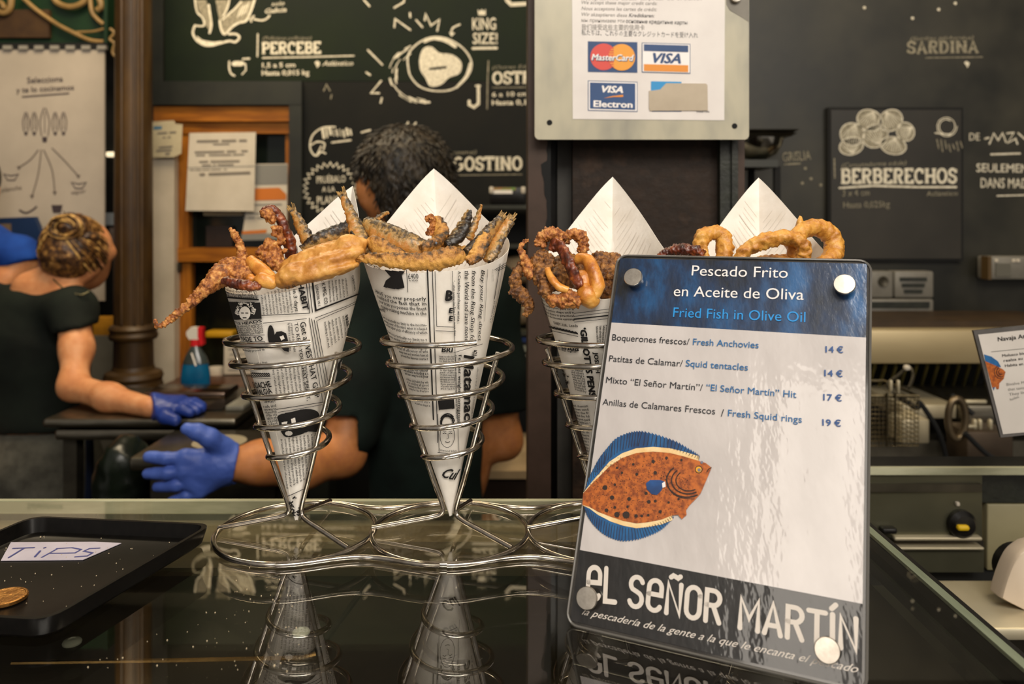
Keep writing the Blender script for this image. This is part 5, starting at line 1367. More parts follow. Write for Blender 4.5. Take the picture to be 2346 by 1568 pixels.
# ------------------------------------------------------------------ left background
M_bronze = mat('bronze_paint', '2c1e0e', '4a3415', 9, .45, spec=.4, bump=.2, bscale=60, stretch=(1, 1, .4))
M_scroll = mat('tan_scrollwork', 'a1814f', '7d6236', 12, .5)
M_dgreen = mat('deep_green_paint', '0c2410', '16351a', 4, .45)
DC = 2.25
c = U(306, 800, DC); 
t = thing('cast_iron_column', (c.x, c.y, 0), 'bronze painted cast iron column with ringed base, to the right of the woman', 'column')
def zz_(py, d=DC): return GZ + EYE - (py - HY) / F * d
r1 = lambda px: px / F * DC
b = MB(); b.lathe([(r1(40), 0), (r1(40), zz_(906))] + [(r1(q), zz_(y)) for q, y in ((52, 906), (62, 900), (64, 885), (60, 872), (64, 862), (60, 852), (46, 846), (44, 838))], (c.x, c.y, 0), 36); b.build('base_moulding', M_bronze, t, ang=30)
b = MB(); b.lathe([(r1(q), zz_(y)) for q, y in ((43, 839), (42, 780), (50, 776), (53, 768), (49, 760), (53, 752), (49, 746), (42, 742), (40, 300), (38, -300))], (c.x, c.y, 0), 36); b.build('shaft', M_bronze, t, ang=30)
for a in (-40, -62, -100): 
    b = MB(); x, y = c.x + r1(41.5) * math.cos(R(a)), c.y + r1(41.5) * math.sin(R(a)); b.tube([(x, y, zz_(740)), (x, y, zz_(-300))], .0045, 8); b.build('flute', M_bronze, t)
DP = 2.62
t = tor('iron_scrollwork', -160, -160, 262, 112, DP, .03, 'dark green ironwork panel with tan scrolls at the top left corner', 'ironwork')
sl('backing_panel', -160, -160, 240, 104, DP + .02, .02, M_dgreen, t); sl('brown_patch', -160, 22, 112, 86, DP + .004, .016, mat('brown_plaster', '2f1c0c', '473015', 9, .7), t, label='brown patch in the ironwork panel'); sl('frame_post', 238, -160, 246, 112, DP - .01, .05, M_dgreen, t)
def sc(pts, w): 
    b = MB(); q = spline([U(x, y, DP - .006) for x, y in pts], 6); b.tube(q, w * DP / F, 8); b.build('scroll', M_scroll, t)
sc([(48, -10), (80, 20), (130, 55), (170, 76), (205, 92), (238, 96)], 5); sc([(26, -20), (24, 15), (10, 30), (-12, 24)], 7); sc([(-10, 2), (4, 8), (10, 20)], 6)
sc([(120, -20), (130, 5), (160, 16), (190, 6), (200, -20)], 7); sc([(206, -20), (210, 25), (224, 45), (238, 56)], 5); sc([(226, -10), (232, 14), (222, 24)], 7); sc([(238, 66), (215, 72), (175, 74)], 3)
b = MB(); q = spline([U(x, y, DP - .02) for x, y in ((252, 66), (262, 76), (252, 90), (262, 100), (258, 120), (266, 132))], 5); b.tube(q, .005, 8); b.build('scroll', M_scroll, t)
DW = 2.5
t = tor('poster', -90, 96, 240, 690, DW, .02, 'large pale cooking poster with shellfish drawings and arrows, on the left', 'poster')
sl('sheet', -90, 112, 239, 690, DW, .008, mat('poster_paper', 'a69b8d', 'b4a899', 4, .7), t)
b = MB(); slab(b, -90, 98, 244, 112, DW - .004, .016)
b.build('rail', M_gap, t, smooth=False)
for i in range(8): sl('clip', -30 + 36 * i, 104, -10 + 36 * i, 113, DW - .01, .012, mat('clip_grey', '8a857b', rough=.4), t)
wp = wall(DW); b = MB(); bd = MB(); PO2 = .0012
T(b, wp, 'Selecciona', (63, 191), (145, 187), 14, .015, off=PO2); T(b, wp, 'y te lo cocinamos', (38, 213), (170, 206), 13, .015, off=PO2); ink(b, wp, [(52, 222), (158, 214)], 3, PO2)
for x in (60, 79, 103, 127, 146):
    big = x == 103; s_ = 1.5 if big else 1; y = 278
    for dx in (-5, 5): ink(b, wp, [(x + dx * s_, y + 22 * s_), (x + dx * s_ * 1.4, y), (x + dx * s_ * .3, y - 20 * s_)], 2.2, PO2, smooth=4)
    ink(b, wp, [(x, y - 14 * s_), (x, y + 18 * s_)], 1.8, PO2); blot(b, wp, [(x - 4 * s_, y + 24 * s_), (x + 4 * s_, y + 24 * s_), (x + 3 * s_, y + 32 * s_), (x - 3 * s_, y + 32 * s_)], PO2)
for q in ([(88, 344), (70, 366), (44, 384)], [(95, 344), (88, 400), (74, 450)], [(101, 344), (120, 390), (126, 442)], [(120, 340), (150, 370), (180, 404)]):
    ink(bd, wp, q, 2.6, PO2, smooth=4); x, y = q[-1]; blot(bd, wp, [(x - 5, y - 3), (x + 5, y - 3), (x, y + 6)], PO2)
for cx_, cy_ in ((26, 405), (181, 424)): ink(b, wp, [(cx_ - 17, cy_ - 6), (cx_ - 8, cy_ + 8), (cx_ + 8, cy_ + 8), (cx_ + 17, cy_ - 6), (cx_, cy_ - 2)], 2.4, PO2, closed=True)
T(bd, wp, 'plancha', (4, 440), (50, 434), 10, .005, .2, off=PO2); T(bd, wp, 'vapor', (164, 446), (198, 442), 10, .005, .2, off=PO2)
ink(b, wp, [(46, 482), (60, 488), (74, 482), (84, 474)], 4, PO2, smooth=4); blot(b, wp, [(118, 470), (144, 470), (140, 488), (122, 488)], PO2)
apart(b, .02, 'print', mat('poster_ink', '3a3033', rough=.7), t, 'dark lettering or drawing'); apart(bd, .02, 'print', mat('poster_grey', '5d534b', rough=.7), t, 'grey arrow or small script')
# objects between poster and column
b = MB(); q = U(290, 0, 2.83); b.box((q.x, 2.83, 1.7), (.3, .03, 3.4)); b.build('wall_alcove', M_gap, None, kind='structure', smooth=False)
tag(sl('white_card', 242, 488, 268, 516, 2.803, .01, mat('card_pale_blue', 'b9c3cf', rough=.5)), 'small pale blue card between the poster and the cast iron column', 'card')
tag(sl('price_card', 250, 522, 267, 560, 2.803, .01, mat('card_pinkish', '9c8d88', '6b5a58', 30, .5)), 'small pinkish card under the pale blue one, beside the cast iron column', 'card')
M_lamp = mat('lit_tube', 'fff2d0', emit='ffe9bf', estr=1.2)
tag(sl('tube_lamp', 242, 348, 269, 359, 2.794, .02, M_lamp, bev=.004), 'short glowing tube lamp behind the cast iron column', 'lamp')
tag(sl('yellow_box', 212, 728, 266, 769.5, 2.43, .05, mat('yellow_carton', 'b57e12', '94650e', 20, .5), bev=.003), 'yellow carton on a shelf behind the woman’s shoulder', 'box')
tag(sl('grey_cabinet', 196, 770, 300, 1583, 2.42, .2, mat('grey_cabinet_paint', '6b675c', '57544a', 5, .5)), 'grey cabinet side standing behind the woman, left of the cast iron column', 'cabinet')

# ------------------------------------------------------------------ wooden window
DN = 2.44
t = tor('window_1', 346, 240, 662, 930, DN, .05, None, None); tag(t, kind='structure')
M_whitep = mat('cream_paint', 'bdb09b', 'a99d89', 6, .5)
sl('side_post', 344, 330, 399, 960, DN - .03, .06, M_whitep, t, label='cream painted post')
sl('stile', 393, 300, 432, 585, DN, .04, M_wood, t); sl('stile', 402, 598, 438, 905, DN + .01, .03, M_wood, t); sl('rail', 352, 244, 662, 278, DN - .02, .05, M_woodh, t); sl('rail', 352, 276, 662, 306, DN - .005, .04, M_woodh, t); sl('rail', 388, 568, 664, 600, DN - .006, .04, M_woodh, t); sl('rail', 402, 868, 664, 918, DN, .04, M_woodh, t)
sl('stile', 654, 300, 664, 900, DN + .008, .03, M_wood, t)
sl('pane', 430, 304, 658, 570, DN + .03, .004, mat('dark_pane', '0c1210', '141a16', 5, .12), t, label='dark reflecting upper pane'); 
sl('pane', 436, 598, 658, 870, DN + .14, .004, mat('dark_interior', '0d0e08', '2c2a12', 9, .3, lo=.45, hi=.75), t, label='dark lower pane with olive patches'); sl('hinge', 397, 603, 412, 622, DN - .01, .02, M_steel_d, t)  # olive shapes of the interior put into the pane colour
wn = wall(DN + .026)
tag(sl('picture_frame', 472, 518, 532, 566, DN + .012, .012, mat('brown_frame', '2d201a', '1c1512', 12, .4)), 'small dark brown picture frame behind the lower edge of the upper window pane', 'picture')
tag(sl('shelf_light', 466, 484, 556, 494, DN + .008, .012, mat('pale_batten', 'a89d80', rough=.5)), 'pale batten across the upper window pane under the white notice', 'batten')
def sheet(name, pts, d, m, label, cat, lines=(), mi=None, extra=None, group=None):
    pl = wall(d); q = [pl.pt(*pl.pick(*p), 0) for p in pts]
    t = thing(name, sum(q, Vector()) / len(q), label, cat, group); b = MB(); b.loft([[p + Vector((0, .002, 0)) for p in q], q]); b.build('sheet', m, t, smooth=False)
    if lines:
        b = MB()
        for x0, y0, x1, y1, w in lines:
            n = int(abs(x1 - x0) / max(3, w * 1.6)); 
            for k in range(n):
                if random.random() < .16: continue
                u = k / n; v = (k + .75) / n; ink(b, pl, [(x0 + (x1 - x0) * u, y0 + (y1 - y0) * u), (x0 + (x1 - x0) * v, y0 + (y1 - y0) * v)], w, .0012)
        b.build('print', mi, t, label='grey printed lines')
    if extra:
        for nm, p, mm in extra:
            b = MB(); blot(b, pl, p, .0008); b.build(nm, mm, t)
    return t
M_note = mat('office_paper', 'c3b9a8', 'b5ab9a', 9, .7); M_greyink = mat('grey_ink', '6d655a', rough=.7); M_orange = mat('orange_print', 'b8661c', rough=.6); M_greyp = mat('grey_print', '77756f', rough=.6)
sheet('paper_notice', [(434, 305), (586, 303), (582, 484), (425, 483)], DN - .03, M_note, 'white printed notice taped to the wooden window, its lower half folded up', 'notice', [(453, 324, 566, 322, 5), (490, 331, 526, 330, 3), (448, 349, 568, 346, 4), (450, 356, 560, 354, 3), (458, 371, 556, 369, 4), (464, 379, 536, 377, 3), (436, 390, 520, 388, 2), (460, 400, 574, 396, 6)], M_greyink, [('fold', [(430, 384), (584, 380), (584, 381.5), (430, 385.5)], M_greyp)])
sheet('leaflet', [(580, 376), (659, 375), (657, 548), (553, 551)], DN - .012, M_note, 'orange and white leaflet taped behind the white notice on the wooden window', 'notice', [(560, 490, 650, 488, 3), (560, 500, 650, 498, 3), (560, 470, 646, 468, 3)], M_greyp, [('grey_band', [(581, 378), (658, 377), (658, 422), (581, 424)], M_greyp), ('orange_band', [(580, 432), (640, 430), (656, 445), (656, 458), (578, 460)], M_orange), ('orange_band', [(555, 530), (612, 526), (610, 534), (555, 537)], M_orange), ('grey_band', [(553, 537), (657, 534), (657, 549), (553, 551)], M_greyp)])
t = sheet('paper_label', [(347, 279), (398, 276), (402, 284), (418, 285), (415, 352), (398, 360), (347, 361)], DN - .05, mat('old_paper', 'b7ab8c', 'a99c7e', 14, .7), 'small yellowed paper label at the top of the cream window post', 'label', [(356, 306, 404, 303, 4), (368, 316, 392, 314, 3), (366, 338, 396, 336, 4), (360, 346, 394, 344, 4), (372, 354, 390, 352, 5)], M_greyink, [('blue_mark', [(352, 290), (371, 289), (371, 296), (352, 297)], mat('label_blue', '47708a', rough=.6))])
sheet('paper_card', [(514, 776), (590, 775), (590, 857), (513, 858)], DN + .02, M_note, 'white printed card standing inside the lower window, beside the spray bottle', 'card', [(524, 800 + 12 * k, 584, 799 + 12 * k, 2.4) for k in range(5)], M_greyp)
tag(sl('yellow_tray', 470, 760, 532, 774, DN + .05, .06, mat('yellow_tray', 'b98a16', rough=.4), bev=.004), 'flat yellow tray inside the lower window', 'tray')
b = MB(); b.lathe([(.0001, 0), (.022, 0), (.026, .02), (.022, .034), (.001, .036)], U(495, 866, DN + .05), 20); b.build('white_bowl', M_note, None, 'small white bowl inside the lower window, left of the white card', 'bowl')
# ledge and spray bottle
t = tor('wooden_ledge', 330, 900, 720, 930, 2.1, .3, 'reddish brown wooden ledge under the window', 'ledge')
a = U(338, 900, 2.2); c = U(740, 900, 2.2); zl = zz_(897, 2.2)
b = MB(); b.box(((a.x + c.x) / 2, 2.25, zl - .015), (c.x - a.x, .34, .03), 0, 0, .006); b.build('board', mat('red_brown_wood', '3a1e0e', '54301a', 9, .35, stretch=(6, 1, 1)), t)
b = MB(); b.box(((a.x + c.x) / 2, 2.36, (zl - .03) / 2), (c.x - a.x - .02, .1, zl - .03)); b.build('support', M_moul, t, smooth=False)
bx = U(448, 897, 2.16); bx.z = zl
t = thing('spray_bottle', bx, 'spray bottle of blue cleaner with a white and red trigger head on the ledge', 'bottle')
u_ = 2.16 / F
def ring(py, w, dpt, n=20): return [Vector((bx.x + w * u_ * math.cos(2 * PI * k / n), bx.y + dpt * u_ * math.sin(2 * PI * k / n), zl + (897 - py) * u_)) for k in range(n)]
b = MB(); b.loft([ring(897, 31, 18), ring(890, 34, 20), ring(850, 33, 20), ring(826, 29, 18)]); b.build('liquid', mat('blue_liquid', '0d5f86', '0a4a70', 12, .25), t, label='blue liquid')
b = MB(); b.loft([ring(825, 29.5, 18.5), ring(810, 24, 15), ring(795, 15, 11), ring(784, 9, 8)]); b.build('bottle_top', mat('clear_bottle', '3f4644', '2c3331', 10, .15, spec=.7), t, label='clear empty upper part')
b = MB(); b.loft([ring(785, 12, 9), ring(770, 11, 9)]); b.build('collar', mat('red_plastic', 'c01a20', rough=.35), t, label='red collar')
b = MB(); cx_ = bx.x; zt_ = lambda py: zl + (897 - py) * u_
b.loft([[Vector((cx_ + (x - 448) * u_, bx.y + s_ * 8 * u_, zt_(y))) for x, y in ((436, 770), (458, 770), (466, 756), (464, 743), (440, 742), (430, 752), (430, 760))] for s_ in (-1, 1)]); b.build('spray_head', mat('white_plastic', 'c9c3b6', rough=.4), t, label='white spray head')
b = MB(); b.loft([[Vector((cx_ + (x - 448) * u_, bx.y + s_ * 6 * u_, zt_(y))) for x, y in ((456, 742), (467, 743), (466, 758), (468, 782), (462, 784), (456, 764))] for s_ in (-1.4, 1.4)]); b.build('trigger', mat('red_plastic', 'c01a20', rough=.35), t, label='red trigger')
b = MB(); b.tube([Vector((cx_ - 4 * u_, bx.y - 13 * u_, zt_(800))), Vector((cx_ + 8 * u_, bx.y - 19 * u_, zt_(828)))], .002, 6); b.build('dip_tube', M_white, t)

# ------------------------------------------------------------------ steel tables on the left
t = thing('steel_table', (-.85, 1.9, 0), 'steel work table with a double lipped edge under the woman’s gloved hand', 'table')
zt2 = GZ - .2
def boxo(name, x0, x1, y0, y1, z0, z1, m, par=None, bev=0, label=None):
    b = MB(); b.box(((x0 + x1) / 2, (y0 + y1) / 2, (z0 + z1) / 2), (x1 - x0, y1 - y0, z1 - z0), 0, 0, bev); return b.build(name, m, par, label, smooth=bev > 0)
boxo('table_top', -1.02, -.60, 1.73, 2.06, zt2 - .02, zt2, M_steel, t, .006); boxo('lower_lip', -1.0, -.605, 1.74, 2.06, zt2 - .05, zt2 - .026, M_steel, t, .006)
for x in (-.98, -.64): 
    for y in (1.78, 2.02): boxo('leg', x - .015, x + .015, y - .015, y + .015, 0, zt2 - .05, M_steel_d, t)
boxo('side_panel', -.62, -.60, 1.80, 2.04, zt2 - .14, zt2 - .05, M_steel_d, t)
M_pink = mat('pink_reflection_steel', '8f7a6c', '6d5d52', 9, .22, 1)  # pink reflections on the pan put into the steel colour
b = MB(); b.box((-.79, 1.965, zt2 + .009), (.2, .10, .016), 0, 0, .005); b.build('steel_pan', M_pink, None, 'low shiny steel pan on the steel table behind the gloved hand', 'pan')
tag(boxo('black_mat', -.70, -.655, 1.80, 1.90, zt2 + .0005, zt2 + .004, M_black), 'black mat on the steel table right of the gloved hand', 'mat')
tag(boxo('cutting_board', -.648, -.607, 1.80, 1.98, zt2 + .0005, zt2 + .012, mat('grey_board', '77756a', '66645b', 20, .5), None, .003), 'grey cutting board at the right edge of the steel table', 'board')
t = thing('steel_cabinet', (-.58, 1.58, 0), 'low steel cabinet with a lipped top behind the man’s spread glove', 'cabinet')
zc = GZ - .215
boxo('cabinet_top', -.722, -.42, 1.5, 1.70, zc - .026, zc, M_steel, t, .006); boxo('body', -.69, -.43, 1.52, 1.69, 0, zc - .026, M_steel_d, t, 0); boxo('door', -.66, -.45, 1.512, 1.52, .1, zc - .06, M_steel_d, t)
b = MB(); b.lathe([(.035, 0), (.05, .006), (.052, .008), (.001, .009)], (-.58, 1.58, zc), 24); b.build('steel_plate', M_steel_l, None, 'shiny round steel plate lying on the low steel cabinet', 'plate')
f = Field(.05); 
for p in ((286, 1050, 1.62, 36), (280, 1100, 1.62, 44), (290, 1150, 1.62, 48), (300, 1260, 1.62, 46), (300, 1380, 1.62, 46), (300, 1500, 1.62, 46), (300, 1620, 1.62, 46), (300, 1740, 1.62, 46), (300, 1840, 1.62, 46)): f.ell(U(*p[:3]), (p[3] * 1.1 * 1.62 / F, .05, p[3] * 1.5 * 1.62 / F))
vs, fs = f.mesh(.008, cut=lambda X, Y, Z: .02 - Z); b = MB(); b.add(vs, fs); rough_up(b, .008, 18); b.build('bin_bag', mat('black_bag', '0a0f0a', '151c13', 14, .3, bump=.4, bscale=30), None, 'tall black bin bag standing in front of the steel table', 'bag', ang=0)

# ------------------------------------------------------------------ shelf between the man and the iron column
t = tor('black_shelf', 1096, 470, 1290, 1130, 2.25, .2, 'black shelf between the man and the brown iron column', 'shelf')
for y in (470, 560, 760, 840): sl('shelf_board', 1090, y, 1300, y + 9, 2.2, .16, mat('grey_shelf', '26271f', '33342b', 9, .4), t)
sl('back_panel', 1090, 474, 1300, 1130, 2.37, .02, M_gap, t)
for x in (1090, 1290): 
    a = U(x, 800, 2.36); b = MB(); b.box((a.x, 2.36, .72), (.02, .02, 1.44)); b.build('upright', M_gap, t, smooth=False)
t = tor('black_box', 1122, 426, 1205, 468, 2.21, .08, 'black box with a striped cream label on the black shelf', 'box')
sl('box_body', 1122, 428, 1204, 468, 2.215, .09, M_black, t, bev=.004); sl('label_strip', 1126, 436, 1174, 444, 2.212, .004, M_white, t); sl('label_strip', 1126, 430, 1182, 436, 2.212, .004, mat('colour_strip', 'a8603a', '5f8a3a', 60, .5), t, label='red and green strip'); 
for x in (1126, 1199): sl('knob', x - 5, 428, x + 5, 444, 2.209, .01, M_note, t, bev=.003)
for i, (x0, y0, x1, y1, lab) in enumerate(((1140, 585, 1250, 648, 'folded cream cloth on the upper shelf board beside the iron column'), (1150, 664, 1250, 744, 'taller cream bag standing under the folded cloth beside the iron column'))):
    f = Field(.03); a = U((x0 + x1) / 2, (y0 + y1) / 2, 2.28); k = 2.28 / F
    f.ell(a, ((x1 - x0) / 2 * k, .05, (y1 - y0) / 2 * k)); vs, fs = f.mesh(.005); b = MB(); b.add(vs, fs); rough_up(b, .004, 25); b.build('cream_cloth' if i == 0 else 'cream_bag', mat('cream_cloth', 'a48d6c', '857156', 20, .8), None, lab, 'cloth' if i == 0 else 'bag', ang=0)
t = tor('black_scale', 1150, 770, 1260, 838, 2.22, .1, 'black electronic scale with a blue strip on the black shelf', 'scale')
sl('scale_body', 1160, 772, 1260, 838, 2.215, .1, M_black, t, bev=.004); sl('blue_strip', 1172, 774, 1256, 784, 2.212, .006, mat('blue_strip', '23396b', rough=.4), t); sl('display', 1180, 792, 1206, 806, 2.212, .006, mat('grey_display', '7a7c70', rough=.3), t); sl('button', 1196, 814, 1206, 830, 2.212, .006, M_note, t)
t = tor('back_worktop', 1060, 1078, 1330, 1260, 1.95, .3, 'pale edged worktop behind the man, left of the iron column base', 'worktop')
sl('worktop_edge', 1060, 1080, 1330, 1098, 1.95, .35, mat('pale_worktop', 'a58f70', '8d7a5e', 9, .4), t); sl('front', 1060, 1100, 1330, 1700, 1.97, .3, mat('brown_front', '33241a', '2a1d15', 9, .5), t)

# ------------------------------------------------------------------ right background
t = tor('black_rack', 1690, 366, 1785, 1100, 1.9, .12, 'black rack with a shelf behind the raised paper of the fourth cone', 'rack')
sl('shelf_board', 1640, 366, 1783, 383, 1.86, .14, mat('rack_paint', '24251f', '2f3029', 12, .4), t)
for x in (1744, 1770): 
    a = U(x, 383, 1.9); b = MB(); b.box((a.x, 1.87 if x == 1770 else 1.98, (a.z) / 2), (.014, .014, a.z)); b.build('leg', M_gap, t, smooth=False)
c = U(1735, 366, 1.93); b = MB(); b.lathe([(.02, 0), (.045, .012), (.058, .036), (.061, .05), (.058, .05), (.053, .036), (.001, .012)], c, 30); b.build('steel_bowl', mat('mirror_steel', 'b5b0a4', rough=.15, metal=1), None, 'shiny steel bowl on the black rack beside the card plate', 'bowl')
t = thing('steel_tray', U(1745, 316, 1.93), 'stack of two flat trays lying on the steel bowl', 'trays')
for k in range(2):
    q = U(1742 + 4 * k, 318 - 8 * k, 1.93); b = MB(); b.loft([[q + Vector((sx_ * (.066 - .012 * (1 - j)), sy * (.07 - .01 * (1 - j)), .007 * j)) for sx_, sy in ((-1, -1), (1, -1), (1, 1), (-1, 1))] for j in (0, 1)]); b.build('tray_plate', M_steel_d if k == 0 else M_steel, t, smooth=False)
M_gbox = mat('grey_plastic', '78746a', '666259', 14, .45)
def ebox(x0, y0, x1, y1, d, label):
    t = tor('electrical_box', x0, y0, x1, y1, d, .05, label, 'electrical box'); sl('case', x0, y0, x1, y1, d, .05, M_gbox, t, bev=.005); return t
t = ebox(1972, 622, 2047, 683, D2 - .055, 'small grey electrical box with a round socket beside the price sign'); c = U(2024, 646, D2 - .056); b = MB(); b.lathe([(.014, .001), (.013, -.002), (.009, -.001), (.001, .001)], c, 22, axis=(0, 1, 0)); b.build('socket', M_steel_d, t)
t = ebox(2050, 622, 2140, 683, D2 - .055, 'small grey electrical box with dark slots, to the right of the round socket')
for k in range(3): sl('slot', 2062 + 5 * k, 636 + 14 * k, 2124 - 5 * k, 644 + 14 * k, D2 - .058, .006, M_greenp, t)
t = ebox(1972, 686, 2140, 738, D2 - .06, 'wide grey electrical box below the socket box')
sl('window', 1980, 692, 2130, 706, D2 - .064, .008, M_greenp, t); sl('window', 1980, 716, 2112, 728, D2 - .064, .008, M_gap, t)
t = ebox(2264, 588, 2420, 641, D2 - .06, 'grey electrical box at the right edge of the picture, above the rest')
for x in (2284, 2324, 2334): sl('screw', x - 4, 594, x + 4, 602, D2 - .063, .006, M_note, t, bev=.002)
sl('hinge_side', 2264, 588, 2272, 641, D2 - .066, .03, mat('brown_edge', '4d3a1c', rough=.5), t)
sl('window', 2282, 604, 2316, 634, D2 - .0635, .006, mat('smoked_window', '5d5a50', rough=.25), t)
t = tor('extractor_hood', 1930, 740, 2460, 905, 1.78, .3, 'extractor hood with a broad cream steel front above the fryer', 'hood')
sl('front_bar', 1930, 757, 2460, 834, 1.76, .06, mat('cream_steel', 'b3a27d', 'a08f6b', 3, .38, .35, stretch=(.6, 1, 2)), t, bev=.004); sl('back_panel', 1900, 834, 2460, 908, 1.98, .02, M_gap, t); sl('top_strip', 1930, 736, 2460, 757, 1.8, .2, mat('brown_strip', '2c1f10', '3a2a15', 9, .5), t)
for k in range(13):
    x = 1985 + 24 * k; p, q = U(x, 902, 1.94), U(x + 20, 836, 1.84); b = MB(); b.tube([p, q], .0062, 8, flat=.5); b.build('baffle', mat('olive_steel', '8f8650', '5d5630', 20, .4, .3), t)
t = tor('deep_fryer', 1930, 905, 2460, 1064, 1.6, .35, 'steel deep fryer behind the right end of the counter', 'fryer')
def slz(name, x0, x1, y0, d0, d1, th, m, bev=.003, label=None):   # level slab whose near edge shows at y0
    a = U(x0, y0, d0); c_ = U(x1, y0, d0); b = MB(); b.box(((a.x + c_.x) / 2, (d0 + d1) / 2, a.z - th / 2), (c_.x - a.x, d1 - d0, th), 0, 0, bev); return b.build(name, m, t, label)
slz('basin_rim', 2066, 2192, 928, 1.72, 1.92, .03, M_steel_l); slz('basin_rim', 2206, 2420, 930, 1.70, 1.92, .045, M_steel); slz('drip_panel', 2216, 2322, 990, 1.62, 1.7, .08, mat('brown_steel', '55483a', '463b30', 9, .4, .6)); slz('body', 1900, 2460, 1010, 1.74, 1.95, .6, M_steel_d); slz('sloped_panel', 2066, 2130, 962, 1.66, 1.72, .05, M_steel_l)
q = [U(2192 + 20 * math.cos(a), 960 + 46 * math.sin(a), 1.58) for a in [2 * PI * k / 28 for k in range(28)]]; b = MB(); b.tube(q, .007, 10, True); b.build('ring_handle', mat('bronze_handle', '5f5240', '7a6a52', 12, .3, .8), t, label='bronze ring handle')
for pts in ([(2058, 908, 1.56), (2100, 936, 1.56), (2108, 924, 1.56), (2150, 990, 1.56), (2170, 1060, 1.58)], [(2180, 905, 1.6), (2230, 950, 1.58)], [(2210, 992, 1.56), (2260, 1040, 1.56), (2300, 1058, 1.56), (2360, 1064, 1.58)]): 
    b = MB(); b.tube(spline([U(*p) for p in pts], 6), .005, 8); b.build('hose', M_gap, t, label='black hose')
for k, x in enumerate((2236, 2248, 2272)): sl('tap', x - 4, 962, x + 4, 986, 1.6, .01, M_steel_l, t, bev=.003)
sl('control_strip', 2212, 975, 2240, 982, 1.58, .01, M_steel_l, t, bev=.002); sl('control_strip', 2214, 918, 2262, 926, 1.64, .01, M_steel_l, t, bev=.002)
t = tor('fryer_basket', 1985, 905, 2104, 1022, 1.5, .2, 'wire fryer basket with two upright prongs hanging on the fryer', 'basket')
M_wire = mat('oily_wire', '8c8064', '6d6249', 40, .3, 1)
b = MB(); x0, x1, y0, y1, d0, d1 = 1960, 2104, 908, 1022, 1.50, 1.64
def wire(p, q, r=.0011): b.tube([p, q], r, 5)
nx = 16; ny = 11
for k in range(nx + 1): x = x0 + (x1 - x0) * k / nx; wire(U(x, y0, d0), U(x, y1, d0), .0008)
for k in range(ny + 1): y = y0 + (y1 - y0) * k / ny; wire(U(x0, y, d0), U(x1, y, d0), .0008)
p = [U(x0, y0, d0), U(x1, y0, d0)]; sd = [Vector((v.x, d1, v.z)) for v in p]
for k in range(ny + 1): y = y0 + (y1 - y0) * k / ny; v = U(x1, y, d0); wire(v, Vector((v.x, d1, v.z)), .0008)
b.build('mesh', M_wire, t, label='wire mesh')
b = MB(); b.tube([p[0], p[1], sd[1], sd[0]], .003, 8, True); b.build('rim', M_wire, t)
for x in (2032, 2051): b = MB(); b.tube([U(x, 1022, d0 - .004), U(x, 900, d0 - .004)], .0022, 8); b.build('prong', M_wire, t)
for x in (2043, 2060): sl('handle_prong', x - 3, 872, x + 3, 904, d0 - .02, .008, M_steel_l, t, bev=.002)
b = MB(); b.tube(spline([U(*q_) for q_ in ((2044, 900, d0 - .02), (2034, 880, d0 + .02), (2056, 862, d0 + .08), (2082, 842, d0 + .1), (2092, 862, d0 + .08), (2082, 890, d0 + .04))], 6), .003, 8); b.build('handle', M_steel_d, t)
sl('handle_knob', 2074, 838, 2088, 850, d0 + .08, .012, M_note, t, bev=.004)

# near steel cabinet to the right of the counter
DK = .95
zk = zz_(1082, DK)
t = tor('refrigerated_cabinet', 1900, 1068, 2480, 1500, DK, .5, 'low steel refrigerated cabinet with a black rotary switch, right of the glass counter', 'cabinet')
a = U(1880, 1084, DK); c = U(2520, 1084, DK)
b = MB(); b.box(((a.x + c.x) / 2, DK + .022, a.z + .003), (c.x - a.x, .04, .008)); b.build('glass_lid', M_gloss, t, label='dark glass lid', smooth=False)
b = MB(); b.box(((a.x + c.x) / 2, DK - .001, a.z + .003), (c.x - a.x, .006, .0085)); b.build('lid_edge', M_edge, t, label='pale green edge of the glass lid', smooth=False)
M_kst = mat('greenish_steel', '4a4839', '5d5b49', 3.5, .36, .6, rvar=.1, stretch=(1, 1, 2))
sl('panel', 1880, 1086, 2250, 1232, DK, .04, M_kst, t); sl('panel', 1880, 1262, 2254, 1312, DK, .04, M_kst, t); sl('black_gap', 1880, 1312, 2500, 1342, DK + .02, .03, M_gap, t); sl('panel', 2250, 1086, 2510, 1152, DK + .02, .02, M_greenp, t)
sl('upper_band', 1880, 1110, 2250, 1128, DK - .004, .01, M_steel_d, t); sl('edge_strip', 2050, 1232, 2252, 1241, DK - .008, .02, M_steel_l, t, bev=.002); sl('edge_strip', 2050, 1255, 2256, 1262, DK - .006, .02, M_steel_l, t, bev=.002); sl('recess', 1880, 1241, 2254, 1255, DK + .01, .03, M_steel_d, t)
sl('pale_door', 2262, 1156, 2510, 1308, DK + .02, .02, mat('cream_door', '8f8768', '7d7558', 8, .4), t, bev=.002)
sl('lower_panel', 1880, 1342, 2510, 1520, DK + .02, .03, M_kst, t); sl('edge_strip', 2150, 1360, 2300, 1368, DK, .03, M_steel_l, t, bev=.002); sl('edge_strip', 2120, 1384, 2310, 1391, DK, .03, M_steel_l, t, bev=.002); sl('base', 1880, 1520, 2510, 2900, DK + .02, .03, M_steel_d, t)
c = U(2200, 1199, DK - .001); b = MB(); b.lathe([(.0165, 0), (.0165, .006), (.012, .011), (.0005, .012)], c, 30, axis=(0, -1, 0)); k_ = b.build('rotary_switch', M_black, t, label='black rotary switch', ang=35)
sl('switch_grip', 2196, 1206, 2224, 1219, DK - .018, .008, mat('yellow_grip', 'c9a514', rough=.4), k_, label='yellow grip', bev=.003)
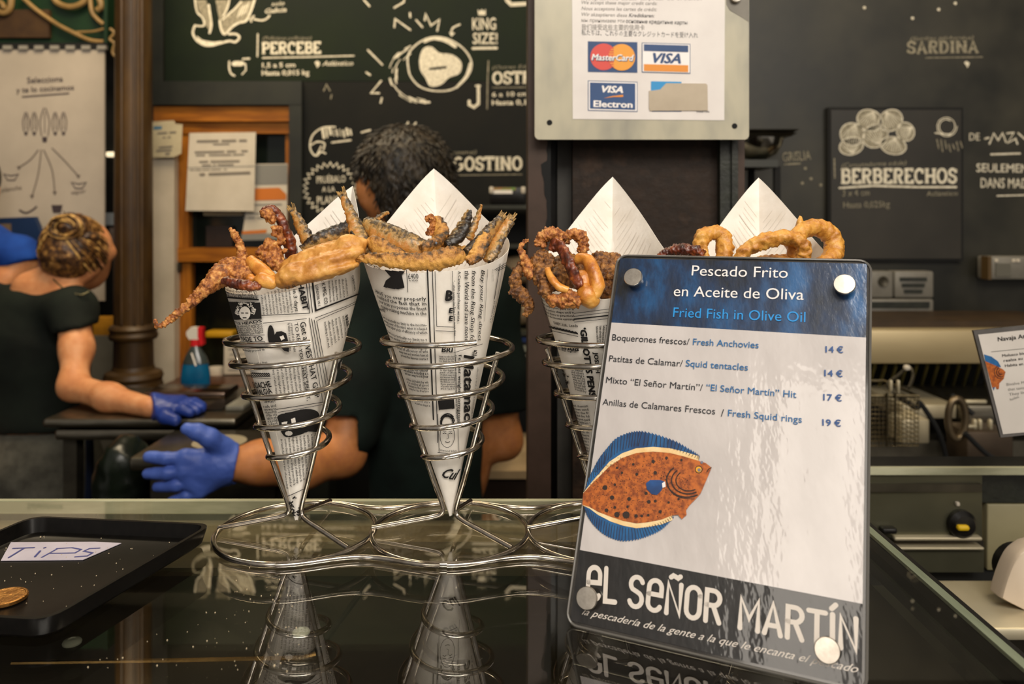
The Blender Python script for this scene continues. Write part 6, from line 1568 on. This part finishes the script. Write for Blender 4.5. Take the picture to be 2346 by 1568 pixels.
sl('pilot_light', 2192, 1152, 2200, 1161, DK - .004, .006, M_note, t, bev=.001); sl('latch', 2022, 1212, 2058, 1226, DK - .012, .012, M_black, t, bev=.003)
t = thing('steel_ledge', U(2380, 1420, .72), 'bright steel ledge at the lower right corner', 'ledge')
a = U(2262, 1416, .76); b = MB(); b.box((a.x + .12, .79, a.z - .006), (.26, .10, .012), 0, 0, .003); b.build('ledge_plate', M_steel_l, t)
b = MB(); b.box((a.x + .13, .81, (a.z - .014) / 2), (.22, .04, a.z - .014)); b.build('bracket', M_steel_d, t, smooth=False)
q = [U(x, y, .772) for x, y in ((2420, 1236), (2362, 1252), (2334, 1274), (2314, 1312), (2297, 1366), (2300, 1376), (2330, 1392), (2362, 1408), (2420, 1408))]
b = MB(); q = q[:1] + spline(q[1:-1], 6) + q[-1:]; cq = sum(q, Vector()) / len(q); b.loft([[cq + (p - cq) * s_ + Vector((0, y_, 0)) for p in q] for y_, s_ in ((0, .93), (.001, .97), (.005, 1), (.018, 1), (.02, .97))]); b.build('white_board', mat('ivory_plastic', 'c9b8a2', 'c0ae98', 9, .4), None, 'ivory plastic board with a rounded corner at the right edge of the picture', 'board', ang=50)
q = [U(2338 + 50 * math.cos(a_), 1302 + 50 * math.sin(a_), .80) for a_ in [2 * PI * k / 30 for k in range(30)]]
b = MB(); b.prism(q, (0, .012, 0)); b.build('black_disc', M_black, None, 'round black disc behind the ivory plastic board', 'disc')
# product card on a rod
t = thing('product_card', U(2330, 1000, .82), 'white product card with a flatfish picture in a clear sleeve at the right edge', 'card')
pc = wall(.82); q = [pc.pt(*pc.pick(*p), 0) for p in ((2230, 758), (2430, 738), (2493, 983), (2293, 1003))]
b = MB(); b.loft([[p + Vector((0, .003, 0)) for p in q], q]); b.build('sleeve', mat('clear_sleeve', '4a4744', '5d5956', 20, .2, coat=.4), t, label='grey clear plastic sleeve', smooth=False)
b = MB(); blot(b, pc, [(2240, 767), (2426, 748), (2486, 978), (2297, 995)], .0006); b.build('paper', mat('card_paper', 'c9c2ba', 'bfb8b0', 12, .6, coat=.3), t)
b = MB(); bd = MB(); 
T(b, pc, 'Navaja Atlántica', (2285, 782), (2388, 770), 10, .02, off=.001); ink(bd, pc, [(2270, 806), (2400, 793)], 1.2, .001)
for k, s in enumerate(('Molusco bivalvo muy', 'realza su sabor.', 'Habita en los fondos')): T(b, pc, s, (2295 + 3.2 * k, 818 + 11.5 * k), (2386 + 3.2 * k - (12 if k == 1 else 0), 808 + 11.5 * k), 6.5, .01, off=.001)
for k, s in enumerate(('Bivalve Mollusc', 'that tastes good', 'They live in', 'holes.')): T(bd, pc, s, (2305 + 3 * k, 884 + 11.5 * k), (2372 + 3 * k - (0, 0, 14, 46)[k], 876 + 11.5 * k), 6.5, .004, off=.001)
b.build('lettering', M_ink, t, label='black lettering'); bd.build('lettering', M_greyp, t, label='grey lettering')
b = MB(); blot(b, pc, [(2253, 812), (2270, 817), (2285, 828), (2292, 841), (2280, 840), (2256, 828)], .001); blot(b, pc, [(2273, 888), (2278, 886), (2275, 895)], .001); b.build('fish_fins', M_fb, t, label='blue fins of the small flatfish picture')
b = MB(); blot(b, pc, [(2255, 827), (2280, 838), (2296, 846), (2302, 852), (2298, 868), (2288, 878), (2287, 891), (2282, 892), (2280, 886), (2272, 888)], .001); b.build('fish_body', M_fo, t, label='orange body of the small flatfish picture')
b = MB()
for r_ in (6, 11, 16): ink(b, pc, [(2292 + r_ * math.cos(R(a_)), 852 + r_ * math.sin(R(a_))) for a_ in range(70, 260, 24)], 1.4, .0014)
b.build('fish_marks', M_fk, t)
v = pc.pt(*pc.pick(2392, 990), -.004); zf = U(2392, 1415, .76).z; b = MB(); b.tube([v, Vector((v.x, v.y, zf + .003))], .003, 8); b.build('rod', M_steel_d, t); b = MB(); b.lathe([(.02, 0), (.02, .004), (.001, .006)], (v.x, v.y, zf), 20); b.build('foot', M_steel_d, t)

# ------------------------------------------------------------------ people
def skin_mat(name, a, b, c):
    return mat(name, a, b, 26, .5, c3=c, spec=.4, bump=.15, bscale=140, sub=.12)
M_skin = skin_mat('tanned_skin', 'a0643c', 'bd7d50', 'b0713f'); M_skinf = skin_mat('light_skin', 'b97a50', 'cf9468', 'c58659')
def cloth(name, a, b, sc=8): return mat(name, a, b, sc, .85, bump=.7, bscale=16, detail=3, spec=.25)
M_shirt = cloth('black_tshirt', '14201b', '0b120f'); M_top = cloth('black_top', '171d17', '0d110d'); M_grey = cloth('grey_trousers', '55534a', '3f3d36', 30); M_dark = cloth('dark_trousers', '121316', '0b0c0e')
M_glove = mat('blue_nitrile', '4a64b4', '3a529f', 9, .5, bump=.35, bscale=70, spec=.5); M_gloved = mat('dark_blue_nitrile', '243d8f', '18307a', 9, .42, bump=.35, bscale=70)
def fmesh(f, step, name, m, parent=None, cut=None, grow=0, label=None, cat=None, rough=None, group=None):
    vs, fs = f.mesh(step, cut, grow); b = MB(); b.add(vs, fs)
    if rough: rough_up(b, *rough)
    return b.build(name, m, parent, label, cat, group, ang=0)
def ux(px, d): return (px - CX) / F * d
def uz(py, d): return GZ + EYE - (py - HY) / F * d
def rr(px, d): return px / F * d
def below(zc): return lambda X, Y, Z: Z - zc
def hand(wrist, knuckles, fingers, thumb, pw, f=None):
    """palm as a fan from the wrist to the knuckles, then five separate bent fingers"""
    f = f or Field(.006)
    for k in knuckles: f.cone(wrist, k, pw[0], pw[1], .010)
    for i in range(len(knuckles) - 1): f.cone(knuckles[i], knuckles[i + 1], pw[1], pw[1], .006)
    for P, r in fingers: f.chain(P, r, .0025)
    f.chain(*thumb, k=.008)
    return f
# --- the man in the black shirt, seen from behind
HD = 1.56
he = U(930, 428, HD); n0 = U(948, 560, 1.59); 
shL, shR = U(858, 676, 1.60), U(1116, 676, 1.62); elL, elR = U(786, 1040, 1.50), U(1156, 1012, 1.64); wrL, wrR = U(528, 1066, 1.345), U(1090, 1010, 1.92)
hip = U(1000, 1240, 1.66)
body = Field(.03)
body.ell(he, (.086, .098, .108)); body.ell(U(925, 470, 1.62), (.062, .07, .075)); body.cone(U(930, 500, 1.585), n0, .056, .058)
body.cone(n0, U(960, 640, 1.62), .06, .07)
# face on the far side: nose, brow, jaw
body.ell(U(922, 455, 1.67), (.014, .02, .022), k=.012); body.ell(U(922, 498, 1.655), (.03, .02, .014), k=.012)
for dx in (-34, 30): body.ell(U(925 + dx, 432, 1.655), (.016, .012, .010), k=.008)
body.ell(U(838, 445, 1.515), (.017, .022, .037), Matrix.Rotation(R(-14), 3, 'Y') @ Matrix.Rotation(R(28), 3, 'Z'), k=.006); body.ell(U(1016, 447, 1.56), (.010, .022, .032), Matrix.Rotation(R(12), 3, 'Y'), k=.006)
body.cone(shL, shR, .055, .055); body.ell(U(988, 790, 1.63), (.135, .10, .17)); body.ell(U(992, 1010, 1.64), (.125, .095, .20)); body.ell(hip, (.135, .10, .11))
body.chain([shL, U(812, 880, 1.54), elL], [.05, .043, .037]); body.chain([elL, U(690, 1064, 1.44), U(600, 1060, 1.385), wrL], [.039, .040, .033, .027])
body.chain([shR, U(1146, 860, 1.63), elR], [.047, .036, .031]); body.chain([elR, U(1130, 1008, 1.76), wrR], [.033, .033, .026])
for s_ in (-1, 1):
    h_ = hip + Vector((s_ * .08, 0, -.04)); body.chain([h_, Vector((h_.x, h_.y + .01, .48)), Vector((h_.x, h_.y, .09)), Vector((h_.x + s_ * .01, h_.y + .12, .045))], [.085, .058, .042, .035])
man = fmesh(body, .0075, 'person', M_skin, None, label='person seen from behind in a black t-shirt and blue gloves, reaching out to the left', cat='person')
sh = Field(.035)
sh.cone(shL, shR, .058, .058); sh.cone(U(955, 610, 1.61), U(960, 700, 1.62), .062, .09); sh.ell(U(988, 790, 1.63), (.143, .105, .175)); sh.ell(U(992, 1010, 1.64), (.142, .108, .21)); sh.ell(U(998, 1190, 1.66), (.148, .112, .14))
sh.chain([shL, U(812, 880, 1.54), U(796, 985, 1.515)], [.058, .053, .055]); sh.chain([shR, U(1146, 860, 1.63), U(1154, 975, 1.635)], [.057, .046, .047])
nk = Vector((0, .25, 1)).normalized(); pn = U(948, 600, 1.6)
def shirtcut(X, Y, Z):
    c1 = (X - pn.x) * nk.x + (Y - pn.y) * nk.y + (Z - pn.z) * nk.z - .012
    inner = np.sqrt((X - n0.x) ** 2 + (Y - n0.y) ** 2) - .35
    sL = np.minimum(uz(937, 1.53) - Z, ux(836, 1.55) - X); sR = np.minimum(uz(936, 1.635) - Z, X - ux(1106, 1.63))
    return np.maximum(np.maximum(c1, sL), np.maximum(sR, .74 - Z))
fmesh(sh, .0075, 'tshirt', M_shirt, man, shirtcut, .006, rough=(.0035, 9, 2), label='black short sleeved t-shirt')
ha = Field(.02); ha.ell(U(931, 408, HD), (.094, .104, .103)); ha.ell(U(930, 452, 1.535), (.076, .07, .088)); ha.ell(U(905, 380, 1.56), (.07, .09, .06))
def haircut(X, Y, Z):
    front = (Y - 1.60) - (Z - uz(430, 1.56)) * .9
    nape = uz(512, 1.54) - Z
    side = np.minimum(uz(406, 1.54) - Z, ux(852, 1.54) + (uz(406, 1.54) - Z) * .42 - X)
    return np.maximum(np.maximum(front, nape), side)
M_hair = mat('dark_hair', '0a0805', '3a2f20', 60, .45, bump=1, bscale=120, detail=7, stretch=(1, 1, .5))
vs, fs = ha.mesh(.004, haircut); b = MB(); b.add(vs, fs); rough_up(b, .003, 110, 4); rg = random.Random(4)
for k in range(1500):
    p = b.v[rg.randrange(len(vs))]
    if p.y > 1.585: continue
    n = (p - U(931, 425, 1.57)).normalized(); dn = (Vector((rg.uniform(-.5, .5), 0, -1)) - n * n.dot(Vector((0, 0, -1)))).normalized()
    b.tube([p, p + dn * .010 + n * .0025, p + dn * .017 + n * .003], [.0016, .0013, .0003], 4)
b.build('hair', M_hair, man, 'short black hair', ang=0)
tr = Field(.04); tr.ell(hip, (.14, .105, .12))
for s_ in (-1, 1):
    h_ = hip + Vector((s_ * .08, 0, -.04)); tr.chain([h_, Vector((h_.x, h_.y + .01, .48)), Vector((h_.x, h_.y, .09))], [.092, .068, .06])
fmesh(tr, .012, 'trousers', M_dark, man, lambda X, Y, Z: Z - .80, .004)
for s_ in (-1, 1):
    h_ = hip + Vector((s_ * .08, 0, 0)); f = Field(.03); f.cone(Vector((h_.x, h_.y - .01, .05)), Vector((h_.x + s_ * .01, h_.y + .13, .04)), .05, .045); fmesh(f, .008, 'shoe', M_black, man, lambda X, Y, Z: .004 - Z)
HW = 1.33
def hp(x, y, d=HW): return U(x, y, d)
kn = [hp(424, 1050, 1.318), hp(424, 1080, 1.316), hp(440, 1104, 1.32), hp(456, 1122, 1.325)]
fg = [([kn[0], hp(382, 1051, 1.310), hp(341, 1047, 1.316)], [.0112, .0102, .0088]), ([kn[1], hp(384, 1085, 1.308), hp(339, 1086, 1.314)], [.0112, .0104, .0088]),
      ([kn[2], hp(404, 1113, 1.310), hp(362, 1116, 1.317)], [.0108, .0098, .0084]), ([kn[3], hp(428, 1136, 1.316), hp(394, 1149, 1.32)], [.0100, .0090, .0076])]
gl = hand(hp(530, 1062, 1.345), kn, fg, ([hp(512, 1030, 1.335), hp(480, 1004, 1.312), hp(452, 990, 1.305), hp(428, 983, 1.305)], [.020, .0145, .0118, .0090]), (.0285, .0138))
gl.cone(hp(500, 1062, 1.338), hp(540, 1064, 1.35), .030, .0285)
wv = (hp(545, 1066, 1.35) - hp(480, 1060, 1.335)).normalized(); wq = hp(538, 1066, 1.349)
fmesh(gl, .0024, 'glove', M_glove, man, lambda X, Y, Z: (X - wq.x) * wv.x + (Y - wq.y) * wv.y + (Z - wq.z) * wv.z, .0006, rough=(.0010, 60, 3), label='blue rubber glove with fingers spread')
b = MB(); b.tube([wq + wv * .001 + (Vector((0, 0, 1)) * math.cos(a_) + Vector((0, 1, 0)) * math.sin(a_)) * .0295 for a_ in [2 * PI * k / 24 for k in range(24)]], .0018, 6, True); b.build('glove_cuff', M_glove, man, label='rolled cuff of the spread blue glove')
kn = [wrR + Vector((x, .085, z)) for x, z in ((-.03, .012), (-.01, .016), (.012, .014), (.03, .006))]
g2 = hand(wrR + Vector((0, .01, 0)), kn, [([k_, k_ + Vector((0, .035, -.008)), k_ + Vector((0, .06, -.03))], [.0115, .0105, .009]) for k_ in kn], ([wrR + Vector((-.022, .03, 0)), wrR + Vector((-.05, .06, -.01)), wrR + Vector((-.055, .09, -.02))], [.016, .013, .0105]), (.026, .0145))
fmesh(g2, .004, 'glove', M_glove, man, None, .001, label='blue rubber glove')

# --- the woman on the left, bending over the steel table
WD = 2.05
he = U(183, 580, WD); 
wo_ = Field(.03); tilt = Matrix.Rotation(R(24), 3, 'Y')
wo_.ell(he, (.072, .085, .088), tilt); wo_.ell(he + Vector((-.005, .05, -.045)), (.048, .05, .055)); wo_.ell(he + Vector((-.022, .098, -.018)), (.014, .018, .014), k=.012); wo_.ell(he + Vector((.058, .03, .0)), (.020, .022, .018), k=.012)
for dx, dz in ((-.05, .012), (.008, .0)): wo_.ell(he + Vector((dx, .086 - (dx > .03) * .012, dz)), (.014, .012, .009), k=.008)
wo_.ell(he + Vector((-.02, .09, -.055)), (.02, .014, .008), k=.008)
wo_.ell(he + Vector((.044, -.022, -.048)), (.011, .02, .027), Matrix.Rotation(R(38), 3, 'Y'), k=.006); wo_.ell(he + Vector((-.080, .006, .008)), (.012, .018, .026), tilt, k=.006)
wo_.cone(U(160, 625, WD), U(118, 672, WD - .01), .048, .055); sl_, sr_ = U(-40, 700, 2.08), U(166, 708, 1.98)
wo_.cone(U(115, 665, WD), U(110, 720, WD), .06, .09); wo_.cone(sl_, sr_, .05, .045); wo_.cone(U(60, 655, 2.02), U(150, 668, 1.99), .030, .030)
wo_.ell(U(80, 810, WD), (.125, .095, .16)); wo_.ell(U(85, 960, WD + .01), (.115, .09, .12)); hp2 = U(86, 1090, WD + .02); wo_.ell(hp2, (.135, .11, .12))
elw = U(168, 886, 1.86); wrw = U(345, 934, 1.75)
wo_.chain([sr_, U(176, 800, 1.92), elw], [.040, .034, .029]); wo_.chain([elw, U(250, 911, 1.80), wrw], [.030, .028, .022])
wo_.chain([sl_, U(-75, 880, 2.05), U(-60, 1000, 1.97), U(-50, 1090, 1.92)], [.045, .036, .032, .024])
for s_ in (-1, 1):
    h_ = hp2 + Vector((s_ * .08, 0, -.03)); wo_.chain([h_, Vector((h_.x, h_.y + .01, .46)), Vector((h_.x, h_.y, .08)), Vector((h_.x, h_.y + .11, .04))], [.085, .055, .04, .032])
lady = fmesh(wo_, .0075, 'person', M_skinf, None, label='person with a hair bun and black top, one gloved hand on the steel table', cat='person')
tp_ = Field(.035); tp_.cone(sl_, sr_, .055, .047); tp_.ell(U(80, 810, WD), (.140, .105, .17)); tp_.ell(U(85, 940, WD + .01), (.132, .102, .13)); tp_.cone(U(108, 715, WD), U(90, 760, WD), .08, .1)
tp_.chain([sr_, U(177, 790, 1.93)], [.048, .046]); tp_.chain([sl_, U(-70, 840, 2.06)], [.052, .046])
pa, pb = U(30, 634, 2.0), U(214, 690, 1.96)
def topcut(X, Y, Z):
    q = np.clip((X - ux(66, 2.0)) / .055, -1, 3); line = uz(662, 2.0) + .018 * np.clip(q - .4, -1.4, 2) ** 2 * 1.0
    neckline = Z - np.where((X > ux(34, 2.0)) & (X < ux(205, 1.97)), line, 9)
    sleeve = np.maximum(uz(752, 1.96) - Z + (X - ux(180, 1.96)) * .25, ux(140, 1.96) - X)
    sleeve = np.where(X > ux(140, 1.96), sleeve, -9)
    return np.maximum(np.maximum(neckline, uz(975, 2.05) - Z), sleeve)
fmesh(tp_, .0075, 'top', M_top, lady, topcut, .004, rough=(.003, 9, 2), label='black short sleeved top')
tf_ = Field(.05); tf_.ell(hp2 + Vector((0, 0, .06)), (.14, .112, .13)); tf_.ell(hp2, (.15, .12, .14))
for s_ in (-1, 1):
    h_ = hp2 + Vector((s_ * .08, 0, -.05)); tf_.chain([h_, Vector((h_.x, h_.y + .01, .46)), Vector((h_.x, h_.y, .08))], [.098, .085, .08])
fmesh(tf_, .011, 'trousers', M_grey, lady, lambda X, Y, Z: np.maximum(Z - uz(962, 2.05), .05 - Z), .003, rough=(.004, 8, 2), label='grey trousers')
q = [U(190, 905, 1.99), U(203, 980, 1.97), U(206, 1080, 1.96), U(200, 1180, 1.96)]
b = MB(); b.tube(spline(q, 5), .016, 8, flat=.35); b.build('apron_string', mat('navy_apron', '16233f', '0f1930', 12, .8), lady, label='navy apron edge hanging at the side')
for s_ in (-1, 1):
    h_ = hp2 + Vector((s_ * .08, 0, 0)); f = Field(.03); f.cone(Vector((h_.x, h_.y - .01, .05)), Vector((h_.x, h_.y + .12, .04)), .045, .04); fmesh(f, .008, 'shoe', M_black, lady, lambda X, Y, Z: .004 - Z)
hf = Field(.02); hf.ell(he + Vector((-.006, -.012, .012)), (.074, .083, .082), tilt); hf.ell(he + Vector((-.004, -.055, .0)), (.064, .045, .066), tilt)
hn = Field(.012)
hn.ell(U(164, 520, WD - .06), (.042, .04, .034)); hn.ell(U(140, 534, WD - .05), (.028, .03, .020), Matrix.Rotation(R(-20), 3, 'Y')); hn.ell(U(196, 540, WD - .04), (.035, .035, .022), Matrix.Rotation(R(25), 3, 'Y'))
hn.cone(U(150, 520, WD - .05), U(122, 534, WD - .05), .016, .004); hn.cone(U(165, 512, WD - .05), U(158, 492, WD - .05), .014, .003); hn.cone(U(176, 512, WD - .05), U(178, 496, WD - .05), .012, .003)
M_blond = food_mat('streaked_hair', [(.1, '1d1007'), (.35, '4a2d12'), (.6, '8a602c'), (.85, 'd0a660')], 70, .45, .4, tone=1, bscale=260)
hc = U(230, 585, WD)
def ladycut(X, Y, Z):
    a_ = np.maximum((X - he.x) * -.4 + (Y - he.y) * .92 - .058, (he.z - .060) - Z - (X - he.x) * .35)
    return np.maximum(a_, np.minimum((he.z - .022) - Z, X - he.x - .046))
vs, fs = hf.mesh(.004, ladycut); b = MB(); b.add(vs, fs, 0, [.38] * len(vs)); rough_up(b, .002, 60, 3); rg = random.Random(8); bun = he + Vector((-.008, -.075, .066))
for k in range(240):
    a_ = rg.uniform(0, 2 * PI); q0 = Vector((math.cos(a_) * .95, rg.uniform(-.2, .45), math.sin(a_))).normalized()
    if q0.z < -.72: continue
    q1 = (bun - he).normalized(); P = []
    for j in range(7):
        u = j / 6; dv = q0.lerp(q1, u * .93).normalized(); P.append(he + Vector((-.005, -.014, .01)) + Vector((dv.x * .074, dv.y * .086, dv.z * .082)) * 1.075)
    n0 = len(b.v); b.tube(P, [.0008, .002, .0026, .0028, .0026, .0022, .001], 5); b.t[n0:] = [min(.9, max(.05, rg.gauss(.5, .22)))] * (len(b.v) - n0)
o_ = b.build('hair', M_blond, lady, 'streaked brown and blond hair', ang=0)
vs, fs = hn.mesh(.0035); b = MB(); b.add(vs, fs, 0, [.3] * len(vs)); rough_up(b, .003, 55, 3); cb = U(164, 520, WD - .065)
for k in range(90):
    a_ = rg.uniform(0, 2 * PI); rr_ = rg.uniform(.018, .04); ln = rg.uniform(.8, 2.2); yy = rg.uniform(-.04, -.01)
    b.tube([cb + Vector((math.cos(a_ + ln * j / 6) * rr_ * 1.15, yy, math.sin(a_ + ln * j / 6) * rr_ * .8)) for j in range(7)], [.0006, .0018, .0022, .0024, .0022, .0016, .0005], 5); b.t[-35:] = [min(.9, max(.05, rg.gauss(.5, .25)))] * 35
for x0_, y0_, x1_, y1_ in ((140, 528, 104, 540), (138, 520, 112, 524), (160, 510, 150, 488), (168, 508, 166, 486), (178, 512, 184, 494), (150, 514, 132, 502)):
    p, q = U(x0_, y0_, WD - .06), U(x1_, y1_, WD - .06)
    for k in range(4): b.tube([p, (p + q) / 2 + Vector((rg.uniform(-.005, .005), 0, rg.uniform(-.003, .006))), q + Vector((rg.uniform(-.008, .008), 0, rg.uniform(-.008, .008)))], [.0035, .0022, .0005], 5)
b.build('hair_bun', M_blond, o_, 'messy knot of hair', ang=0)
b = MB(); b.tube(spline([U(122, 640, 1.975), U(150, 664, 1.955), U(184, 676, 1.945), U(204, 668, 1.96)], 6), .002, 6); b.build('necklace', mat('tarnished_chain', '6a6346', '4d4a36', 90, .4, .6), lady)
zt3 = zt2
kn = [U(400, 933, 1.765) + Vector((0, .036 - .02 * i, .0)) for i in range(4)]
fgs = [([k_, k_ + Vector((.03, -.002, .001)), k_ + Vector((.056 - .006 * abs(i - 1.3), -.004, -.006))], [.0125, .0115, .0095]) for i, k_ in enumerate(kn)]
g = hand(wrw + Vector((.004, 0, 0)), kn, fgs, ([wrw + Vector((.02, -.015, -.004)), wrw + Vector((.05, -.04, -.010)), wrw + Vector((.075, -.05, -.016))], [.016, .0135, .011]), (.0265, .0165))
wv2 = (kn[1] - wrw).normalized(); 
fmesh(g, .003, 'glove', M_gloved, lady, lambda X, Y, Z: -((X - wrw.x) * wv2.x + (Y - wrw.y) * wv2.y + (Z - wrw.z) * wv2.z), .0012, rough=(.001, 45, 3), label='dark blue rubber glove')

# --- someone in blue, mostly out of the picture at the left edge
PD = 2.28
bp_ = Field(.03); sb = U(-30, 560, PD); 
bp_.ell(U(-75, 430, PD), (.075, .09, .1)); bp_.cone(U(-75, 480, PD), U(-75, 560, PD), .05, .055); bp_.cone(U(-140, 580, PD), sb, .05, .045); bp_.ell(U(-80, 720, PD), (.13, .095, .2)); bp_.ell(U(-80, 960, PD), (.12, .09, .18))
bp_.chain([sb, U(40, 588, PD - .02), U(52, 606, PD - .02)], [.045, .040, .034]); bp_.chain([U(50, 606, PD - .02), U(36, 622, PD - .03), U(14, 640, PD - .05), U(-10, 690, PD - .08)], [.030, .027, .025, .02])
for s_ in (-1, 1):
    h_ = U(-80, 1100, PD) + Vector((s_ * .075, 0, 0)); bp_.chain([h_, Vector((h_.x, h_.y, .45)), Vector((h_.x, h_.y, .08)), Vector((h_.x, h_.y + .1, .04))], [.085, .055, .04, .032])
bl_ = fmesh(bp_, .009, 'person', M_skinf, None, label='person in a blue shirt at the left edge, only a sleeve and forearm showing', cat='person')
bs = Field(.035); bs.cone(U(-140, 580, PD), sb, .056, .054); bs.ell(U(-80, 720, PD), (.142, .105, .21)); bs.ell(U(-80, 950, PD), (.135, .1, .2)); bs.chain([sb, U(42, 586, PD - .02), U(60, 606, PD - .02)], [.052, .047, .042])
fmesh(bs, .008, 'shirt', cloth('blue_shirt', '1c4aa0', '12337a'), bl_, lambda X, Y, Z: np.maximum(Z - uz(520, PD) - .02, np.where(X > ux(0, PD), uz(608, PD) - Z + (X - ux(45, PD)) * .3, -9)), .004, rough=(.003, 10, 2), label='bright blue shirt')
fmesh(Field(.02).ell(U(-78, 405, PD), (.083, .095, .09)), .006, 'hair', M_hair, bl_, lambda X, Y, Z: uz(440, PD) - Z)
tq = Field(.04); tq.ell(U(-80, 1080, PD), (.14, .1, .12))
for s_ in (-1, 1):
    h_ = U(-80, 1100, PD) + Vector((s_ * .075, 0, 0)); tq.chain([h_, Vector((h_.x, h_.y, .45)), Vector((h_.x, h_.y, .07))], [.09, .07, .06])
fmesh(tq, .012, 'trousers', M_dark, bl_, lambda X, Y, Z: .05 - Z, .003)
t = thing('navy_board', U(20, 660, 2.42), 'slanting navy blue board behind the blue shirted person, in front of the poster', 'board')
q = [U(x, y, 2.42) for x, y in ((-90, 503), (78, 497), (100, 552), (136, 650), (136, 700), (-90, 700))]
b = MB(); b.prism(q, (0, .02, 0)); b.build('panel', mat('navy_paint', '0f2444', '152e52', 5, .5), t, smooth=False)
b = MB(); b.box((q[0].x + .15, 2.43, q[4].z / 2), (.25, .02, q[4].z)); b.build('support', M_moul, t, smooth=False)
sl('tan_label', -8, 513, 22, 542, 2.412, .01, mat('tan_label', '6d5a44', rough=.6), t)
